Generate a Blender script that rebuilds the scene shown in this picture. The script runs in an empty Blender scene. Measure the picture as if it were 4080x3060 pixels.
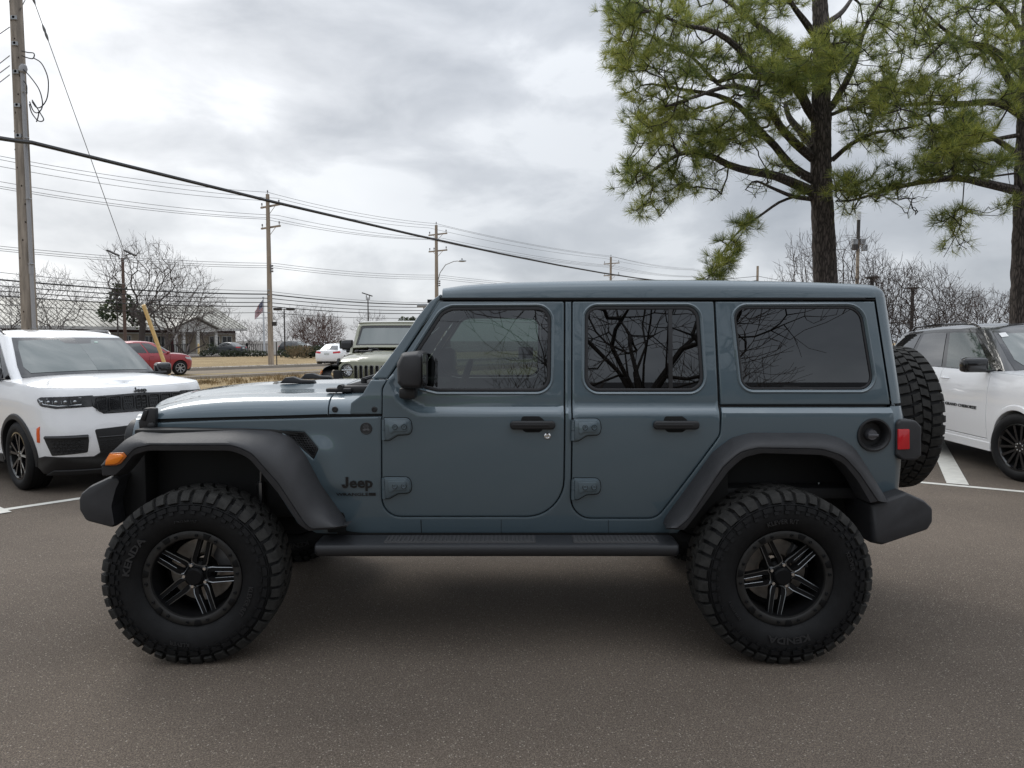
import bpy, bmesh, math, random
import numpy as np
from mathutils import Vector, Matrix, noise
from mathutils.geometry import delaunay_2d_cdt
R = math.radians
scene = bpy.context.scene
COL = scene.collection

# ---------------------------------------------------------------- camera
FPX, CX, CY, HOR = 2828.0, 2040.0, 1530.0, 1356.0        # photo focal length / centre / horizon row (photo pixels)
PITCH = math.atan((CY - HOR) / FPX)
CAM_H = 1.66
cam = bpy.data.cameras.new('camera')
cam.sensor_width = 36.0
cam.lens = 36.0 * FPX / 4080.0
cam.clip_start = 0.05
cam.clip_end = 3000.0
cam_o = bpy.data.objects.new('camera', cam)
COL.objects.link(cam_o)
cam_o.location = (0, 0, CAM_H)
cam_o.rotation_euler = (math.pi / 2 - PITCH, 0, 0)
scene.camera = cam_o

# ---------------------------------------------------------------- sky and light: bright broken overcast, sun behind cloud ahead on the left
SUN_EL, SUN_AZ = R(42), R(-38)                              # azimuth measured from +Y towards +X
world = bpy.data.worlds.new('World')
scene.world = world
world.use_nodes = True
nt = world.node_tree
nt.nodes.clear()
def wn(t, **kw):
    n = nt.nodes.new(t)
    for k, v in kw.items(): setattr(n, k, v)
    return n
out = wn('ShaderNodeOutputWorld'); bg = wn('ShaderNodeBackground')
bg.inputs['Strength'].default_value = 0.1
sky = wn('ShaderNodeTexSky', sky_type='NISHITA', sun_disc=False, sun_elevation=SUN_EL, sun_rotation=SUN_AZ)
tc = wn('ShaderNodeTexCoord')
def vmath(op, a, b=None):
    n = wn('ShaderNodeVectorMath', operation=op)
    nt.links.new(a, n.inputs[0])
    if b is not None:
        if isinstance(b, tuple): n.inputs[1].default_value = b
        else: nt.links.new(b, n.inputs[1])
    return n
def math_(op, a, b=None, clamp=False):
    n = wn('ShaderNodeMath', operation=op, use_clamp=clamp)
    if isinstance(a, (int, float)): n.inputs[0].default_value = a
    else: nt.links.new(a, n.inputs[0])
    if b is not None:
        if isinstance(b, (int, float)): n.inputs[1].default_value = b
        else: nt.links.new(b, n.inputs[1])
    return n.outputs[0]
# clouds lie on a flat deck: project the view direction on a plane overhead
sep = wn('ShaderNodeSeparateXYZ'); nt.links.new(tc.outputs['Generated'], sep.inputs[0])
zz = math_('ADD', math_('MAXIMUM', sep.outputs['Z'], 0.0), 0.22)
px = math_('DIVIDE', sep.outputs['X'], zz); py = math_('DIVIDE', sep.outputs['Y'], zz)
cmb = wn('ShaderNodeCombineXYZ'); nt.links.new(px, cmb.inputs[0]); nt.links.new(py, cmb.inputs[1])
def cnoise(scale, detail, rough, dist, off, stretch=(1, 1, 1)):
    m = wn('ShaderNodeMapping'); nt.links.new(cmb.outputs[0], m.inputs[0])
    m.inputs['Location'].default_value = off; m.inputs['Scale'].default_value = stretch
    n = wn('ShaderNodeTexNoise'); nt.links.new(m.outputs[0], n.inputs['Vector'])
    n.inputs['Scale'].default_value = scale; n.inputs['Detail'].default_value = detail
    n.inputs['Roughness'].default_value = rough; n.inputs['Distortion'].default_value = dist
    return n.outputs['Fac']
def dnoise(scale, detail, rough, dist, off, stretch):
    m = wn('ShaderNodeMapping'); nt.links.new(tc.outputs['Generated'], m.inputs[0])
    m.inputs['Location'].default_value = off; m.inputs['Scale'].default_value = stretch
    n = wn('ShaderNodeTexNoise'); nt.links.new(m.outputs[0], n.inputs['Vector'])
    n.inputs['Scale'].default_value = scale; n.inputs['Detail'].default_value = detail
    n.inputs['Roughness'].default_value = rough; n.inputs['Distortion'].default_value = dist
    return n.outputs['Fac']
big = dnoise(2.3, 3.0, 0.45, 0.15, (3.7, 1.9, .3), (1.0, 1.0, 2.4))
mid = dnoise(6.0, 6.0, 0.52, 0.25, (0.4, 7.3, 1.1), (1.0, 1.0, 2.2))
cl = math_('ADD', math_('MULTIPLY', big, 0.55), math_('MULTIPLY', mid, 0.45))
ramp = wn('ShaderNodeValToRGB'); nt.links.new(cl, ramp.inputs[0])
cr = ramp.color_ramp
cr.elements[0].position = 0.37; cr.elements[0].color = (3.6, 3.9, 4.35, 1)
cr.elements[1].position = 0.61; cr.elements[1].color = (7.1, 7.4, 7.8, 1)
e = cr.elements.new(0.46); e.color = (4.6, 4.9, 5.35, 1)
e = cr.elements.new(0.54); e.color = (5.5, 5.8, 6.25, 1)
# thin bright cloud around the hidden sun (low on the left)
glow_dir = Vector((-0.62, 0.76, 0.20)).normalized()
dp = vmath('DOT_PRODUCT', tc.outputs['Generated'], tuple(glow_dir)).outputs['Value']
glow = math_('POWER', math_('MAXIMUM', dp, 0.0), 9.0)
gl = math_('MULTIPLY', glow, math_('ADD', math_('MULTIPLY', mid, 0.6), 0.1))
mixg = wn('ShaderNodeMix', data_type='RGBA', blend_type='ADD'); mixg.inputs['Factor'].default_value = 1.0
gcol = wn('ShaderNodeMix', data_type='RGBA', blend_type='MIX')
gcol.inputs['A'].default_value = (0, 0, 0, 1); gcol.inputs['B'].default_value = (9.0, 8.6, 8.0, 1)
nt.links.new(gl, gcol.inputs['Factor'])
nt.links.new(ramp.outputs[0], mixg.inputs['A']); nt.links.new(gcol.outputs['Result'], mixg.inputs['B'])
# an overcast sky is about three times as bright overhead as at the horizon
zen = math_('ADD', math_('MULTIPLY', math_('POWER', math_('MAXIMUM', sep.outputs['Z'], 0.0), 2.6), 2.5), 1.0)
zm = vmath('SCALE', mixg.outputs['Result']); nt.links.new(zen, zm.inputs['Scale'])
mixs = wn('ShaderNodeMix', data_type='RGBA'); mixs.inputs['Factor'].default_value = 0.93
nt.links.new(sky.outputs[0], mixs.inputs['A']); nt.links.new(zm.outputs['Vector'], mixs.inputs['B'])
nt.links.new(mixs.outputs['Result'], bg.inputs['Color'])
nt.links.new(bg.outputs[0], out.inputs[0])

sun = bpy.data.lights.new('sun', 'SUN')
sun.energy = 1.15; sun.angle = R(24); sun.color = (1.0, 0.965, 0.91)
sun_o = bpy.data.objects.new('sun', sun); COL.objects.link(sun_o)
sd = Vector((math.sin(SUN_AZ) * math.cos(SUN_EL), math.cos(SUN_AZ) * math.cos(SUN_EL), math.sin(SUN_EL)))
sun_o.rotation_euler = sd.to_track_quat('Z', 'Y').to_euler()
sun_o.location = (0, 0, 60)
vs = scene.view_settings
scene.display_settings.display_device = 'sRGB'
vs.view_transform = 'Standard'; vs.look = 'None'; vs.gamma = 1.0; vs.exposure = 0.08; vs.use_curve_mapping = False
scene.cycles.use_denoising = True
scene.cycles.max_bounces = 10; scene.cycles.transparent_max_bounces = 24
scene.cycles.caustics_reflective = False; scene.cycles.caustics_refractive = False

# ---------------------------------------------------------------- pixel helpers (where a photographed point stands at a given distance)
def P(sx, sy, Y):
    a = (sx - CX) / FPX; b = -(sy - CY) / FPX
    dy = math.cos(PITCH) + b * math.sin(PITCH); dz = -math.sin(PITCH) + b * math.cos(PITCH)
    t = Y / dy
    return Vector((a * t, Y, CAM_H + dz * t))
def G(sx, sy, z=0.0):
    a = (sx - CX) / FPX; b = -(sy - CY) / FPX
    dy = math.cos(PITCH) + b * math.sin(PITCH); dz = -math.sin(PITCH) + b * math.cos(PITCH)
    t = (z - CAM_H) / dz
    return Vector((a * t, dy * t, z))
def smooth(t):
    t = max(0.0, min(1.0, t)); return t * t * (3 - 2 * t)
def lerp(a, b, t): return a + (b - a) * t
def interp(tab, x):
    if x <= tab[0][0]: return tab[0][1]
    for (x0, y0), (x1, y1) in zip(tab, tab[1:]):
        if x <= x1: return y0 + (y1 - y0) * (x - x0) / (x1 - x0)
    return tab[-1][1]
def sinterp(tab, x):
    """smooth (Catmull-Rom) table look-up"""
    n = len(tab)
    if x <= tab[0][0]: return tab[0][1]
    if x >= tab[-1][0]: return tab[-1][1]
    for i in range(n - 1):
        x0, y0 = tab[i]; x1, y1 = tab[i + 1]
        if x <= x1:
            h = x1 - x0; t = (x - x0) / h
            m0 = (y1 - y0) / h if i == 0 else (y1 - tab[i - 1][1]) / (x1 - tab[i - 1][0])
            m1 = (y1 - y0) / h if i == n - 2 else (tab[i + 2][1] - y0) / (tab[i + 2][0] - x0)
            return ((2*t**3 - 3*t**2 + 1) * y0 + (t**3 - 2*t**2 + t) * h * m0 + (-2*t**3 + 3*t**2) * y1 + (t**3 - t**2) * h * m1)

# ---------------------------------------------------------------- materials
MATS = {}
def new_mat(name):
    m = bpy.data.materials.new(name); m.use_nodes = True
    MATS[name] = m
    return m, m.node_tree, m.node_tree.nodes['Principled BSDF']
def mat(name, col, rough=0.5, metal=0.0, coat=0.0, coat_rough=0.03, var=0.0, var_scale=8.0, bump=0.0, bump_scale=60.0, spec=0.5, rvar=0.0, stretch=None, trans=0.0, emit=None):
    m, t, b = new_mat(name)
    b.inputs['Base Color'].default_value = (*col, 1); b.inputs['Roughness'].default_value = rough
    b.inputs['Metallic'].default_value = metal; b.inputs['Coat Weight'].default_value = coat
    b.inputs['Coat Roughness'].default_value = coat_rough; b.inputs['Specular IOR Level'].default_value = spec
    if trans: b.inputs['Transmission Weight'].default_value = trans
    if emit: b.inputs['Emission Color'].default_value = (*emit[:3], 1); b.inputs['Emission Strength'].default_value = emit[3]
    L = t.links.new
    if var or bump or rvar:
        tcn = t.nodes.new('ShaderNodeTexCoord'); src = tcn.outputs['Object']
        if stretch:
            mp = t.nodes.new('ShaderNodeMapping'); mp.inputs['Scale'].default_value = stretch; L(src, mp.inputs[0]); src = mp.outputs[0]
    if var or rvar:
        n = t.nodes.new('ShaderNodeTexNoise'); n.inputs['Scale'].default_value = var_scale; n.inputs['Detail'].default_value = 6; L(src, n.inputs['Vector'])
        if var:
            r = t.nodes.new('ShaderNodeValToRGB'); L(n.outputs['Fac'], r.inputs[0])
            r.color_ramp.elements[0].position = .3; r.color_ramp.elements[1].position = .7
            r.color_ramp.elements[0].color = (*[c * (1 - var) for c in col], 1); r.color_ramp.elements[1].color = (*[min(1, c * (1 + var)) for c in col], 1)
            L(r.outputs[0], b.inputs['Base Color'])
        if rvar:
            mr = t.nodes.new('ShaderNodeMapRange'); mr.inputs['To Min'].default_value = max(0, rough - rvar); mr.inputs['To Max'].default_value = min(1, rough + rvar)
            L(n.outputs['Fac'], mr.inputs['Value']); L(mr.outputs[0], b.inputs['Roughness'])
    if bump:
        n2 = t.nodes.new('ShaderNodeTexNoise'); n2.inputs['Scale'].default_value = bump_scale; n2.inputs['Detail'].default_value = 4; L(src, n2.inputs['Vector'])
        bp = t.nodes.new('ShaderNodeBump'); bp.inputs['Strength'].default_value = bump; bp.inputs['Distance'].default_value = 0.01
        L(n2.outputs['Fac'], bp.inputs['Height']); L(bp.outputs[0], b.inputs['Normal'])
    return m
def glass(name, tint, ior=1.75, rough=0.0, absorb=None):
    """tinted automotive glass: straight-through tint plus fresnel reflection"""
    m, t, b = new_mat(name); t.nodes.remove(b)
    o = t.nodes['Material Output']
    tr = t.nodes.new('ShaderNodeBsdfTransparent'); tr.inputs[0].default_value = (*tint, 1)
    gl_ = t.nodes.new('ShaderNodeBsdfGlossy'); gl_.inputs['Roughness'].default_value = rough; gl_.inputs['Color'].default_value = (.95, .97, 1, 1)
    fr = t.nodes.new('ShaderNodeFresnel'); fr.inputs['IOR'].default_value = ior
    mx = t.nodes.new('ShaderNodeMixShader'); L = t.links.new
    L(fr.outputs[0], mx.inputs[0]); L(tr.outputs[0], mx.inputs[1]); L(gl_.outputs[0], mx.inputs[2]); L(mx.outputs[0], o.inputs[0])
    return m
def car_paint(name, base, coat=1.0, metal=0.0, rough=0.45, wob=0.012):
    """clear-coated paint with fine metallic fleck and the faint waviness of pressed panels"""
    m, t, b = new_mat(name); L = t.links.new
    tcn = t.nodes.new('ShaderNodeTexCoord')
    n = t.nodes.new('ShaderNodeTexNoise'); n.inputs['Scale'].default_value = 900; L(tcn.outputs['Object'], n.inputs['Vector'])
    r = t.nodes.new('ShaderNodeValToRGB'); L(n.outputs['Fac'], r.inputs[0])
    r.color_ramp.elements[0].position = .35; r.color_ramp.elements[1].position = .65
    r.color_ramp.elements[0].color = (*[c * .93 for c in base], 1); r.color_ramp.elements[1].color = (*[min(1, c * 1.07) for c in base], 1)
    L(r.outputs[0], b.inputs['Base Color'])
    b.inputs['Metallic'].default_value = metal; b.inputs['Roughness'].default_value = rough
    b.inputs['Coat Weight'].default_value = coat; b.inputs['Coat Roughness'].default_value = .025; b.inputs['Coat IOR'].default_value = 1.65
    n2 = t.nodes.new('ShaderNodeTexNoise'); n2.inputs['Scale'].default_value = 2.6; n2.inputs['Detail'].default_value = 0.0; L(tcn.outputs['Object'], n2.inputs['Vector'])
    bp = t.nodes.new('ShaderNodeBump'); bp.inputs['Strength'].default_value = 0.5; bp.inputs['Distance'].default_value = wob; L(n2.outputs['Fac'], bp.inputs['Height'])
    L(bp.outputs[0], b.inputs['Coat Normal'])
    return m

PAINT = car_paint('blue_grey_paint', (0.078, 0.115, 0.138), metal=0.2, wob=.03)
PAINT_GREEN = car_paint('sage_green_paint', (0.20, 0.20, 0.125))
PAINT_WHITE = car_paint('white_paint', (0.86, 0.86, 0.865))
PAINT_RED = car_paint('red_paint', (0.34, 0.018, 0.03), metal=.2)
PAINT_BLACK = car_paint('black_paint', (0.008, 0.009, 0.011))
PAINT_NAVY = car_paint('dark_sedan_paint', (0.012, 0.017, 0.022))
PLASTIC = mat('textured_black_plastic', (0.028, 0.028, 0.0305), .55, var=.12, var_scale=14, bump=.25, bump_scale=420)
PLASTIC_DK = mat('black_plastic', (0.014, 0.014, 0.015), .5, bump=.1, bump_scale=300)
GLOSSBLK = mat('gloss_black_trim', (0.006, 0.006, 0.007), .12, coat=.6)
RUBBER = mat('tyre_rubber', (0.0085, 0.0085, 0.009), .62, var=.25, var_scale=20, bump=.15, bump_scale=160, spec=.22)
TREAD = mat('tread_rubber', (0.027, 0.0262, 0.0245), .8, var=.3, var_scale=30, bump=.3, bump_scale=240, spec=.25)
SEAL = mat('window_seal', (0.022, 0.022, 0.024), .5)
GAP = mat('dark_recess', (0.006, 0.006, 0.006), .9)
RIM = mat('satin_black_alloy', (0.006, 0.006, 0.0065), .48, metal=.0, spec=.18)
RIMRING = mat('beadlock_ring', (0.019, 0.018, 0.017), .5, metal=.2, var=.2, var_scale=40)
MILLED = mat('milled_alloy', (0.27, 0.28, 0.29), .3, metal=1.0)
STEEL = mat('disc_steel', (0.36, 0.33, 0.30), .42, metal=.9, var=.2, var_scale=30)
CHROME = mat('chrome', (0.8, 0.8, 0.8), .07, metal=1.0)
CHASSIS = mat('chassis_black', (0.006, 0.006, 0.006), .7)
INTERIOR = mat('dark_cabin_trim', (0.012, 0.012, 0.013), .7)
SEATM = mat('black_seat_fabric', (0.02, 0.02, 0.021), .8, bump=.2, bump_scale=200)
AMBER = mat('amber_lens', (0.85, 0.22, 0.01), .18, coat=.5)
REDLENS = mat('red_lens', (0.50, 0.012, 0.018), .15, coat=.5)
LAMPGLASS = glass('clear_lamp_cover', (.93, .94, .95), 1.5)
GLASS_LT = glass('light_tinted_glass', (.27, .33, .31), 1.95)
GLASS_DK = glass('privacy_glass', (.035, .038, .042), 1.95)
GLASS_WS = glass('windscreen_glass', (.56, .66, .62), 1.7)
EMBLEM = mat('black_badge', (0.009, 0.009, 0.010), .4)
# ---------------------------------------------------------------- mesh builder
class MB:
    def __init__(s): s.v = []; s.f = []; s.m = []
    def add(s, vs, fs, mi=0):
        o = len(s.v); s.v.extend([Vector(v) for v in vs]); s.f.extend([tuple(i + o for i in f) for f in fs]); s.m.extend([mi] * len(fs)); return s
    def bm(s, bm_, mi=0, mtx=None):
        bm_.verts.index_update()
        s.add([(mtx @ v.co) if mtx else v.co.copy() for v in bm_.verts], [[v.index for v in f.verts] for f in bm_.faces], mi); bm_.free(); return s
    def rbox(s, a, b, r=0.0, seg=2, mi=0, mtx=None):
        """box between corners a and b with rounded edges"""
        a = Vector(a); b = Vector(b); q = bmesh.new(); bmesh.ops.create_cube(q, size=1.0)
        for v in q.verts: v.co = Vector([lerp(a[i], b[i], v.co[i] + .5) for i in range(3)])
        if r: bmesh.ops.bevel(q, geom=q.edges[:], offset=r, segments=seg, profile=.5, affect='EDGES')
        return s.bm(q, mi, mtx)
    def prism(s, pts, vec, r=0.0, seg=2, mi=0, ang=20):
        """planar outline extruded by vec, optional rounding of its sharp edges"""
        q = bmesh.new(); vs = [q.verts.new(p) for p in pts]; f = q.faces.new(vs)
        e = bmesh.ops.extrude_face_region(q, geom=[f]); bmesh.ops.translate(q, vec=Vector(vec), verts=[x for x in e['geom'] if isinstance(x, bmesh.types.BMVert)])
        bmesh.ops.recalc_face_normals(q, faces=q.faces[:])
        if r:
            es = [x for x in q.edges if len(x.link_faces) == 2 and x.calc_face_angle(0) > R(ang)]
            bmesh.ops.bevel(q, geom=es, offset=r, segments=seg, profile=.5, affect='EDGES', clamp_overlap=True)
        return s.bm(q, mi)
    def tube(s, pts, rad, n=6, mi=0, cap=True, closed=False):
        pts = [Vector(p) for p in pts]; k = len(pts)
        rads = rad if isinstance(rad, (list, tuple)) else [rad] * k
        up = None; vs = []; fs = []
        for i, p in enumerate(pts):
            if closed: d = pts[(i + 1) % k] - pts[i - 1]
            else: d = pts[min(i + 1, k - 1)] - pts[max(i - 1, 0)]
            if d.length < 1e-9: d = Vector((0, 0, 1))
            d.normalize()
            if up is None:
                up = Vector((0, 0, 1)) if abs(d.z) < .9 else Vector((1, 0, 0))
            sx = d.cross(up)
            if sx.length < 1e-6: sx = d.orthogonal()
            sx.normalize(); up = sx.cross(d).normalized()
            for j in range(n):
                a = 2 * math.pi * j / n; vs.append(p + (sx * math.cos(a) + up * math.sin(a)) * rads[i])
        for i in range(k if closed else k - 1):
            for j in range(n):
                a = i * n + j; b = i * n + (j + 1) % n; c = ((i + 1) % k) * n + (j + 1) % n; d = ((i + 1) % k) * n + j
                fs.append((a, d, c, b))
        if cap and not closed: fs.append(tuple(range(n))); fs.append(tuple(range((k - 1) * n, k * n))[::-1])
        return s.add(vs, fs, mi)
    def lathe(s, prof, org, axis, n=48, mi=0, a0=0, a1=2 * math.pi, ref=None):
        """profile of (radius, height) turned about an axis"""
        axis = Vector(axis).normalized(); x = (Vector(ref) if ref else axis.orthogonal()); x = (x - axis * x.dot(axis)).normalized(); y = axis.cross(x)
        full = abs(a1 - a0 - 2 * math.pi) < 1e-6; m = n if full else n + 1; org = Vector(org); vs = []; fs = []
        for i in range(m):
            a = a0 + (a1 - a0) * i / n; d = x * math.cos(a) + y * math.sin(a)
            for r_, h in prof: vs.append(org + d * r_ + axis * h)
        k = len(prof)
        for i in range(n):
            for j in range(k - 1):
                a = i * k + j; b = ((i + 1) % m) * k + j; fs.append((a, b, b + 1, a + 1))
        return s.add(vs, fs, mi)
    def grid(s, rows, mi=0, closed_v=False):
        n = len(rows[0]); vs = [p for r_ in rows for p in r_]; fs = []
        for i in range(len(rows) - 1):
            for j in range(n - 1 + (1 if closed_v else 0)):
                fs.append((i * n + j, i * n + (j + 1) % n, (i + 1) * n + (j + 1) % n, (i + 1) * n + j))
        return s.add(vs, fs, mi)
    def ball(s, c, rx, ry=None, rz=None, u=12, v=8, mi=0):
        ry = ry or rx; rz = rz or rx; c = Vector(c)
        rows = [[c + Vector((rx * math.sin(math.pi * i / v) * math.cos(2 * math.pi * j / u), ry * math.sin(math.pi * i / v) * math.sin(2 * math.pi * j / u), rz * math.cos(math.pi * i / v))) for j in range(u)] for i in range(v + 1)]
        return s.grid(rows, mi, True)
    def mirror_y(s, yc):
        n = len(s.v); s.v.extend([Vector((p.x, 2 * yc - p.y, p.z)) for p in s.v[:n]])
        k = len(s.f); s.f.extend([tuple(i + n for i in f[::-1]) for f in s.f[:k]]); s.m.extend(s.m[:k]); return s
    def flipped(s, yc):
        q = MB(); q.v = [Vector((p.x, 2 * yc - p.y, p.z)) for p in s.v]; q.f = [f[::-1] for f in s.f]; q.m = s.m[:]; return q
    def mesh(s, name, mats, ang=35, recalc=False):
        me = bpy.data.meshes.new(name); me.from_pydata([tuple(v) for v in s.v], [], s.f)
        for m in (mats if isinstance(mats, (list, tuple)) else [mats]): me.materials.append(m)
        if len(me.polygons): me.polygons.foreach_set('material_index', s.m)
        if recalc:
            q = bmesh.new(); q.from_mesh(me); bmesh.ops.recalc_face_normals(q, faces=q.faces[:]); q.to_mesh(me); q.free()
        me.validate(clean_customdata=False); me.shade_smooth(); me.set_sharp_from_angle(angle=R(ang)); me.update()
        return me
    def build(s, name, mats, parent=None, ang=35, recalc=False, local=False, loc=None):
        """link as ONE object; vertices are in world coordinates unless local (then they are relative to loc / the parent)"""
        if parent is not None and not local:
            o_ = ORG[parent.name]; s.v = [v - o_ for v in s.v]
        me = s.mesh(name, mats, ang, recalc)
        ob = bpy.data.objects.new(name, me); COL.objects.link(ob)
        if parent is not None:
            ob.parent = parent; ORG[ob.name] = ORG.get(parent.name, Vector())
        else: ORG[ob.name] = Vector()
        if loc is not None:
            ob.location = loc; ORG[ob.name] = ORG[ob.name] + Vector(loc)
        return ob
ORG = {}
def tag(o, label=None, cat=None, group=None, kind=None):
    if label: o['label'] = label
    if cat: o['category'] = cat
    if group: o['group'] = group
    if kind: o['kind'] = kind
    return o
def thing(name, label, cat, loc=(0, 0, 0), rz=0.0, group=None):
    o = bpy.data.objects.new(name, None); COL.objects.link(o); o.location = loc; o.rotation_euler = (0, 0, rz)
    o.empty_display_size = .2; ORG[o.name] = Vector(loc); return tag(o, label, cat, group)
def copy_tree(o, parent=None, swap=None):
    c = o.copy(); COL.objects.link(c); c.parent = parent
    if parent is not None and 'label' in c: del c['label']
    if swap and c.type == 'MESH':
        for sl in c.material_slots:
            if sl.material in swap:
                mm = swap[sl.material]; sl.link = 'OBJECT'; sl.material = mm
    for ch in list(o.children): copy_tree(ch, c, swap)
    return c

# ---------------------------------------------------------------- 2-D outlines
def rline(pts, closed=False, step=None):
    """polyline with rounded corners: points are (x, y) or (x, y, radius)"""
    n = len(pts); out_ = []
    for i, p in enumerate(pts):
        r_ = p[2] if len(p) > 2 else 0
        c = Vector(p[:2])
        if r_ <= 0 or (not closed and i in (0, n - 1)): out_.append(c); continue
        a = Vector(pts[i - 1][:2]); b = Vector(pts[(i + 1) % n][:2])
        da = (a - c); db = (b - c); la, lb = da.length, db.length; da.normalize(); db.normalize()
        ang = da.angle(db)
        if ang > 3.1: out_.append(c); continue
        t = min(r_ / math.tan(ang / 2), la * .49, lb * .49); rr = t * math.tan(ang / 2)
        bis = (da + db).normalized(); cen = c + bis * (rr / math.sin(ang / 2))
        p0 = c + da * t - cen; p1 = c + db * t - cen
        k = max(3, int(math.degrees(math.pi - ang) / 9)); tot = math.atan2(p0.x * p1.y - p0.y * p1.x, p0.dot(p1))
        for j in range(k + 1):
            th = tot * j / k; out_.append(cen + Vector((p0.x * math.cos(th) - p0.y * math.sin(th), p0.x * math.sin(th) + p0.y * math.cos(th))))
    return out_
def resample(pts, n, closed=False):
    q = [Vector(p) for p in pts]
    if closed: q.append(q[0].copy())
    d = [0.0]
    for a, b in zip(q, q[1:]): d.append(d[-1] + (b - a).length)
    out_ = []; j = 0
    for i in range(n):
        t = d[-1] * i / (n if closed else n - 1)
        while j < len(d) - 2 and d[j + 1] < t: j += 1
        w = (t - d[j]) / max(1e-9, d[j + 1] - d[j]); out_.append(q[j].lerp(q[j + 1], min(1, max(0, w))))
    return out_
def dense(pts, step, closed=True):
    out_ = []; n = len(pts)
    for i in range(n if closed else n - 1):
        a = Vector(pts[i]); b = Vector(pts[(i + 1) % n]); k = max(1, int(round((b - a).length / step)))
        for j in range(k): out_.append(a.lerp(b, j / k))
    if not closed: out_.append(Vector(pts[-1]))
    return out_
def area2(p): return sum(a.x * b.y - b.x * a.y for a, b in zip(p, p[1:] + p[:1])) / 2
def ccw(p): return p if area2(p) > 0 else p[::-1]
def offset2(p, d):
    """move a counter-clockwise outline inwards by d"""
    n = len(p); o = []
    for i in range(n):
        a = p[i] - p[i - 1]; b = p[(i + 1) % n] - p[i]
        if a.length < 1e-9: a = b
        if b.length < 1e-9: b = a
        a.normalize(); b.normalize(); na = Vector((-a.y, a.x)); nb = Vector((-b.y, b.x)); m = na + nb
        if m.length < 1e-6: m = na
        m.normalize(); c = max(.45, m.dot(na)); o.append(p[i] + m * (d / c))
    return o
def inside(poly, q):
    """numpy point-in-polygon"""
    x, y = q[:, 0], q[:, 1]; c = np.zeros(len(q), bool); n = len(poly)
    px_ = np.array([p.x for p in poly]); py_ = np.array([p.y for p in poly])
    for i in range(n):
        x0, y0, x1, y1 = px_[i - 1], py_[i - 1], px_[i], py_[i]
        if y0 == y1: continue
        k = ((y0 > y) != (y1 > y)) & (x < (x1 - x0) * (y - y0) / (y1 - y0) + x0); c ^= k
    return c
def cdt(outer, holes, step):
    V = list(outer); E = [(i, (i + 1) % len(outer)) for i in range(len(outer))]
    for h in holes:
        o = len(V); V += list(h); E += [(o + i, o + (i + 1) % len(h)) for i in range(len(h))]
    if step:
        xs = [p.x for p in outer]; ys = [p.y for p in outer]
        gx = np.arange(min(xs) + step / 2, max(xs), step); gy = np.arange(min(ys) + step / 2, max(ys), step)
        q = np.array([(x + (step / 2 if k % 2 else 0), y) for k, y in enumerate(gy) for x in gx]) if len(gx) and len(gy) else np.zeros((0, 2))
        if len(q):
            ok = inside(outer, q)
            for h in holes: ok &= ~inside(h, q)
            q = q[ok]
            B = np.array([(p.x, p.y) for p in V])
            if len(q):
                dmin = np.full(len(q), 9e9)
                for k in range(0, len(B), 64): dmin = np.minimum(dmin, ((q[:, None, :] - B[None, k:k + 64, :]) ** 2).sum(2).min(1))
                V += [Vector(p) for p in q[dmin > (step * .55) ** 2]]
    r_ = delaunay_2d_cdt(V, E, [], 0, 1e-6)
    vo = [Vector(p[:2]) for p in r_[0]]; tri = [tuple(f) for f in r_[2]]
    c = np.array([[(sum(vo[i].x for i in f)) / 3, (sum(vo[i].y for i in f)) / 3] for f in tri])
    ok = inside(outer, c)
    for h in holes: ok &= ~inside(h, c)
    m = {}
    for i, orig in enumerate(r_[3]):
        for k in orig: m[k] = i
    return vo, [t for t, k in zip(tri, ok) if k], m
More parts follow.
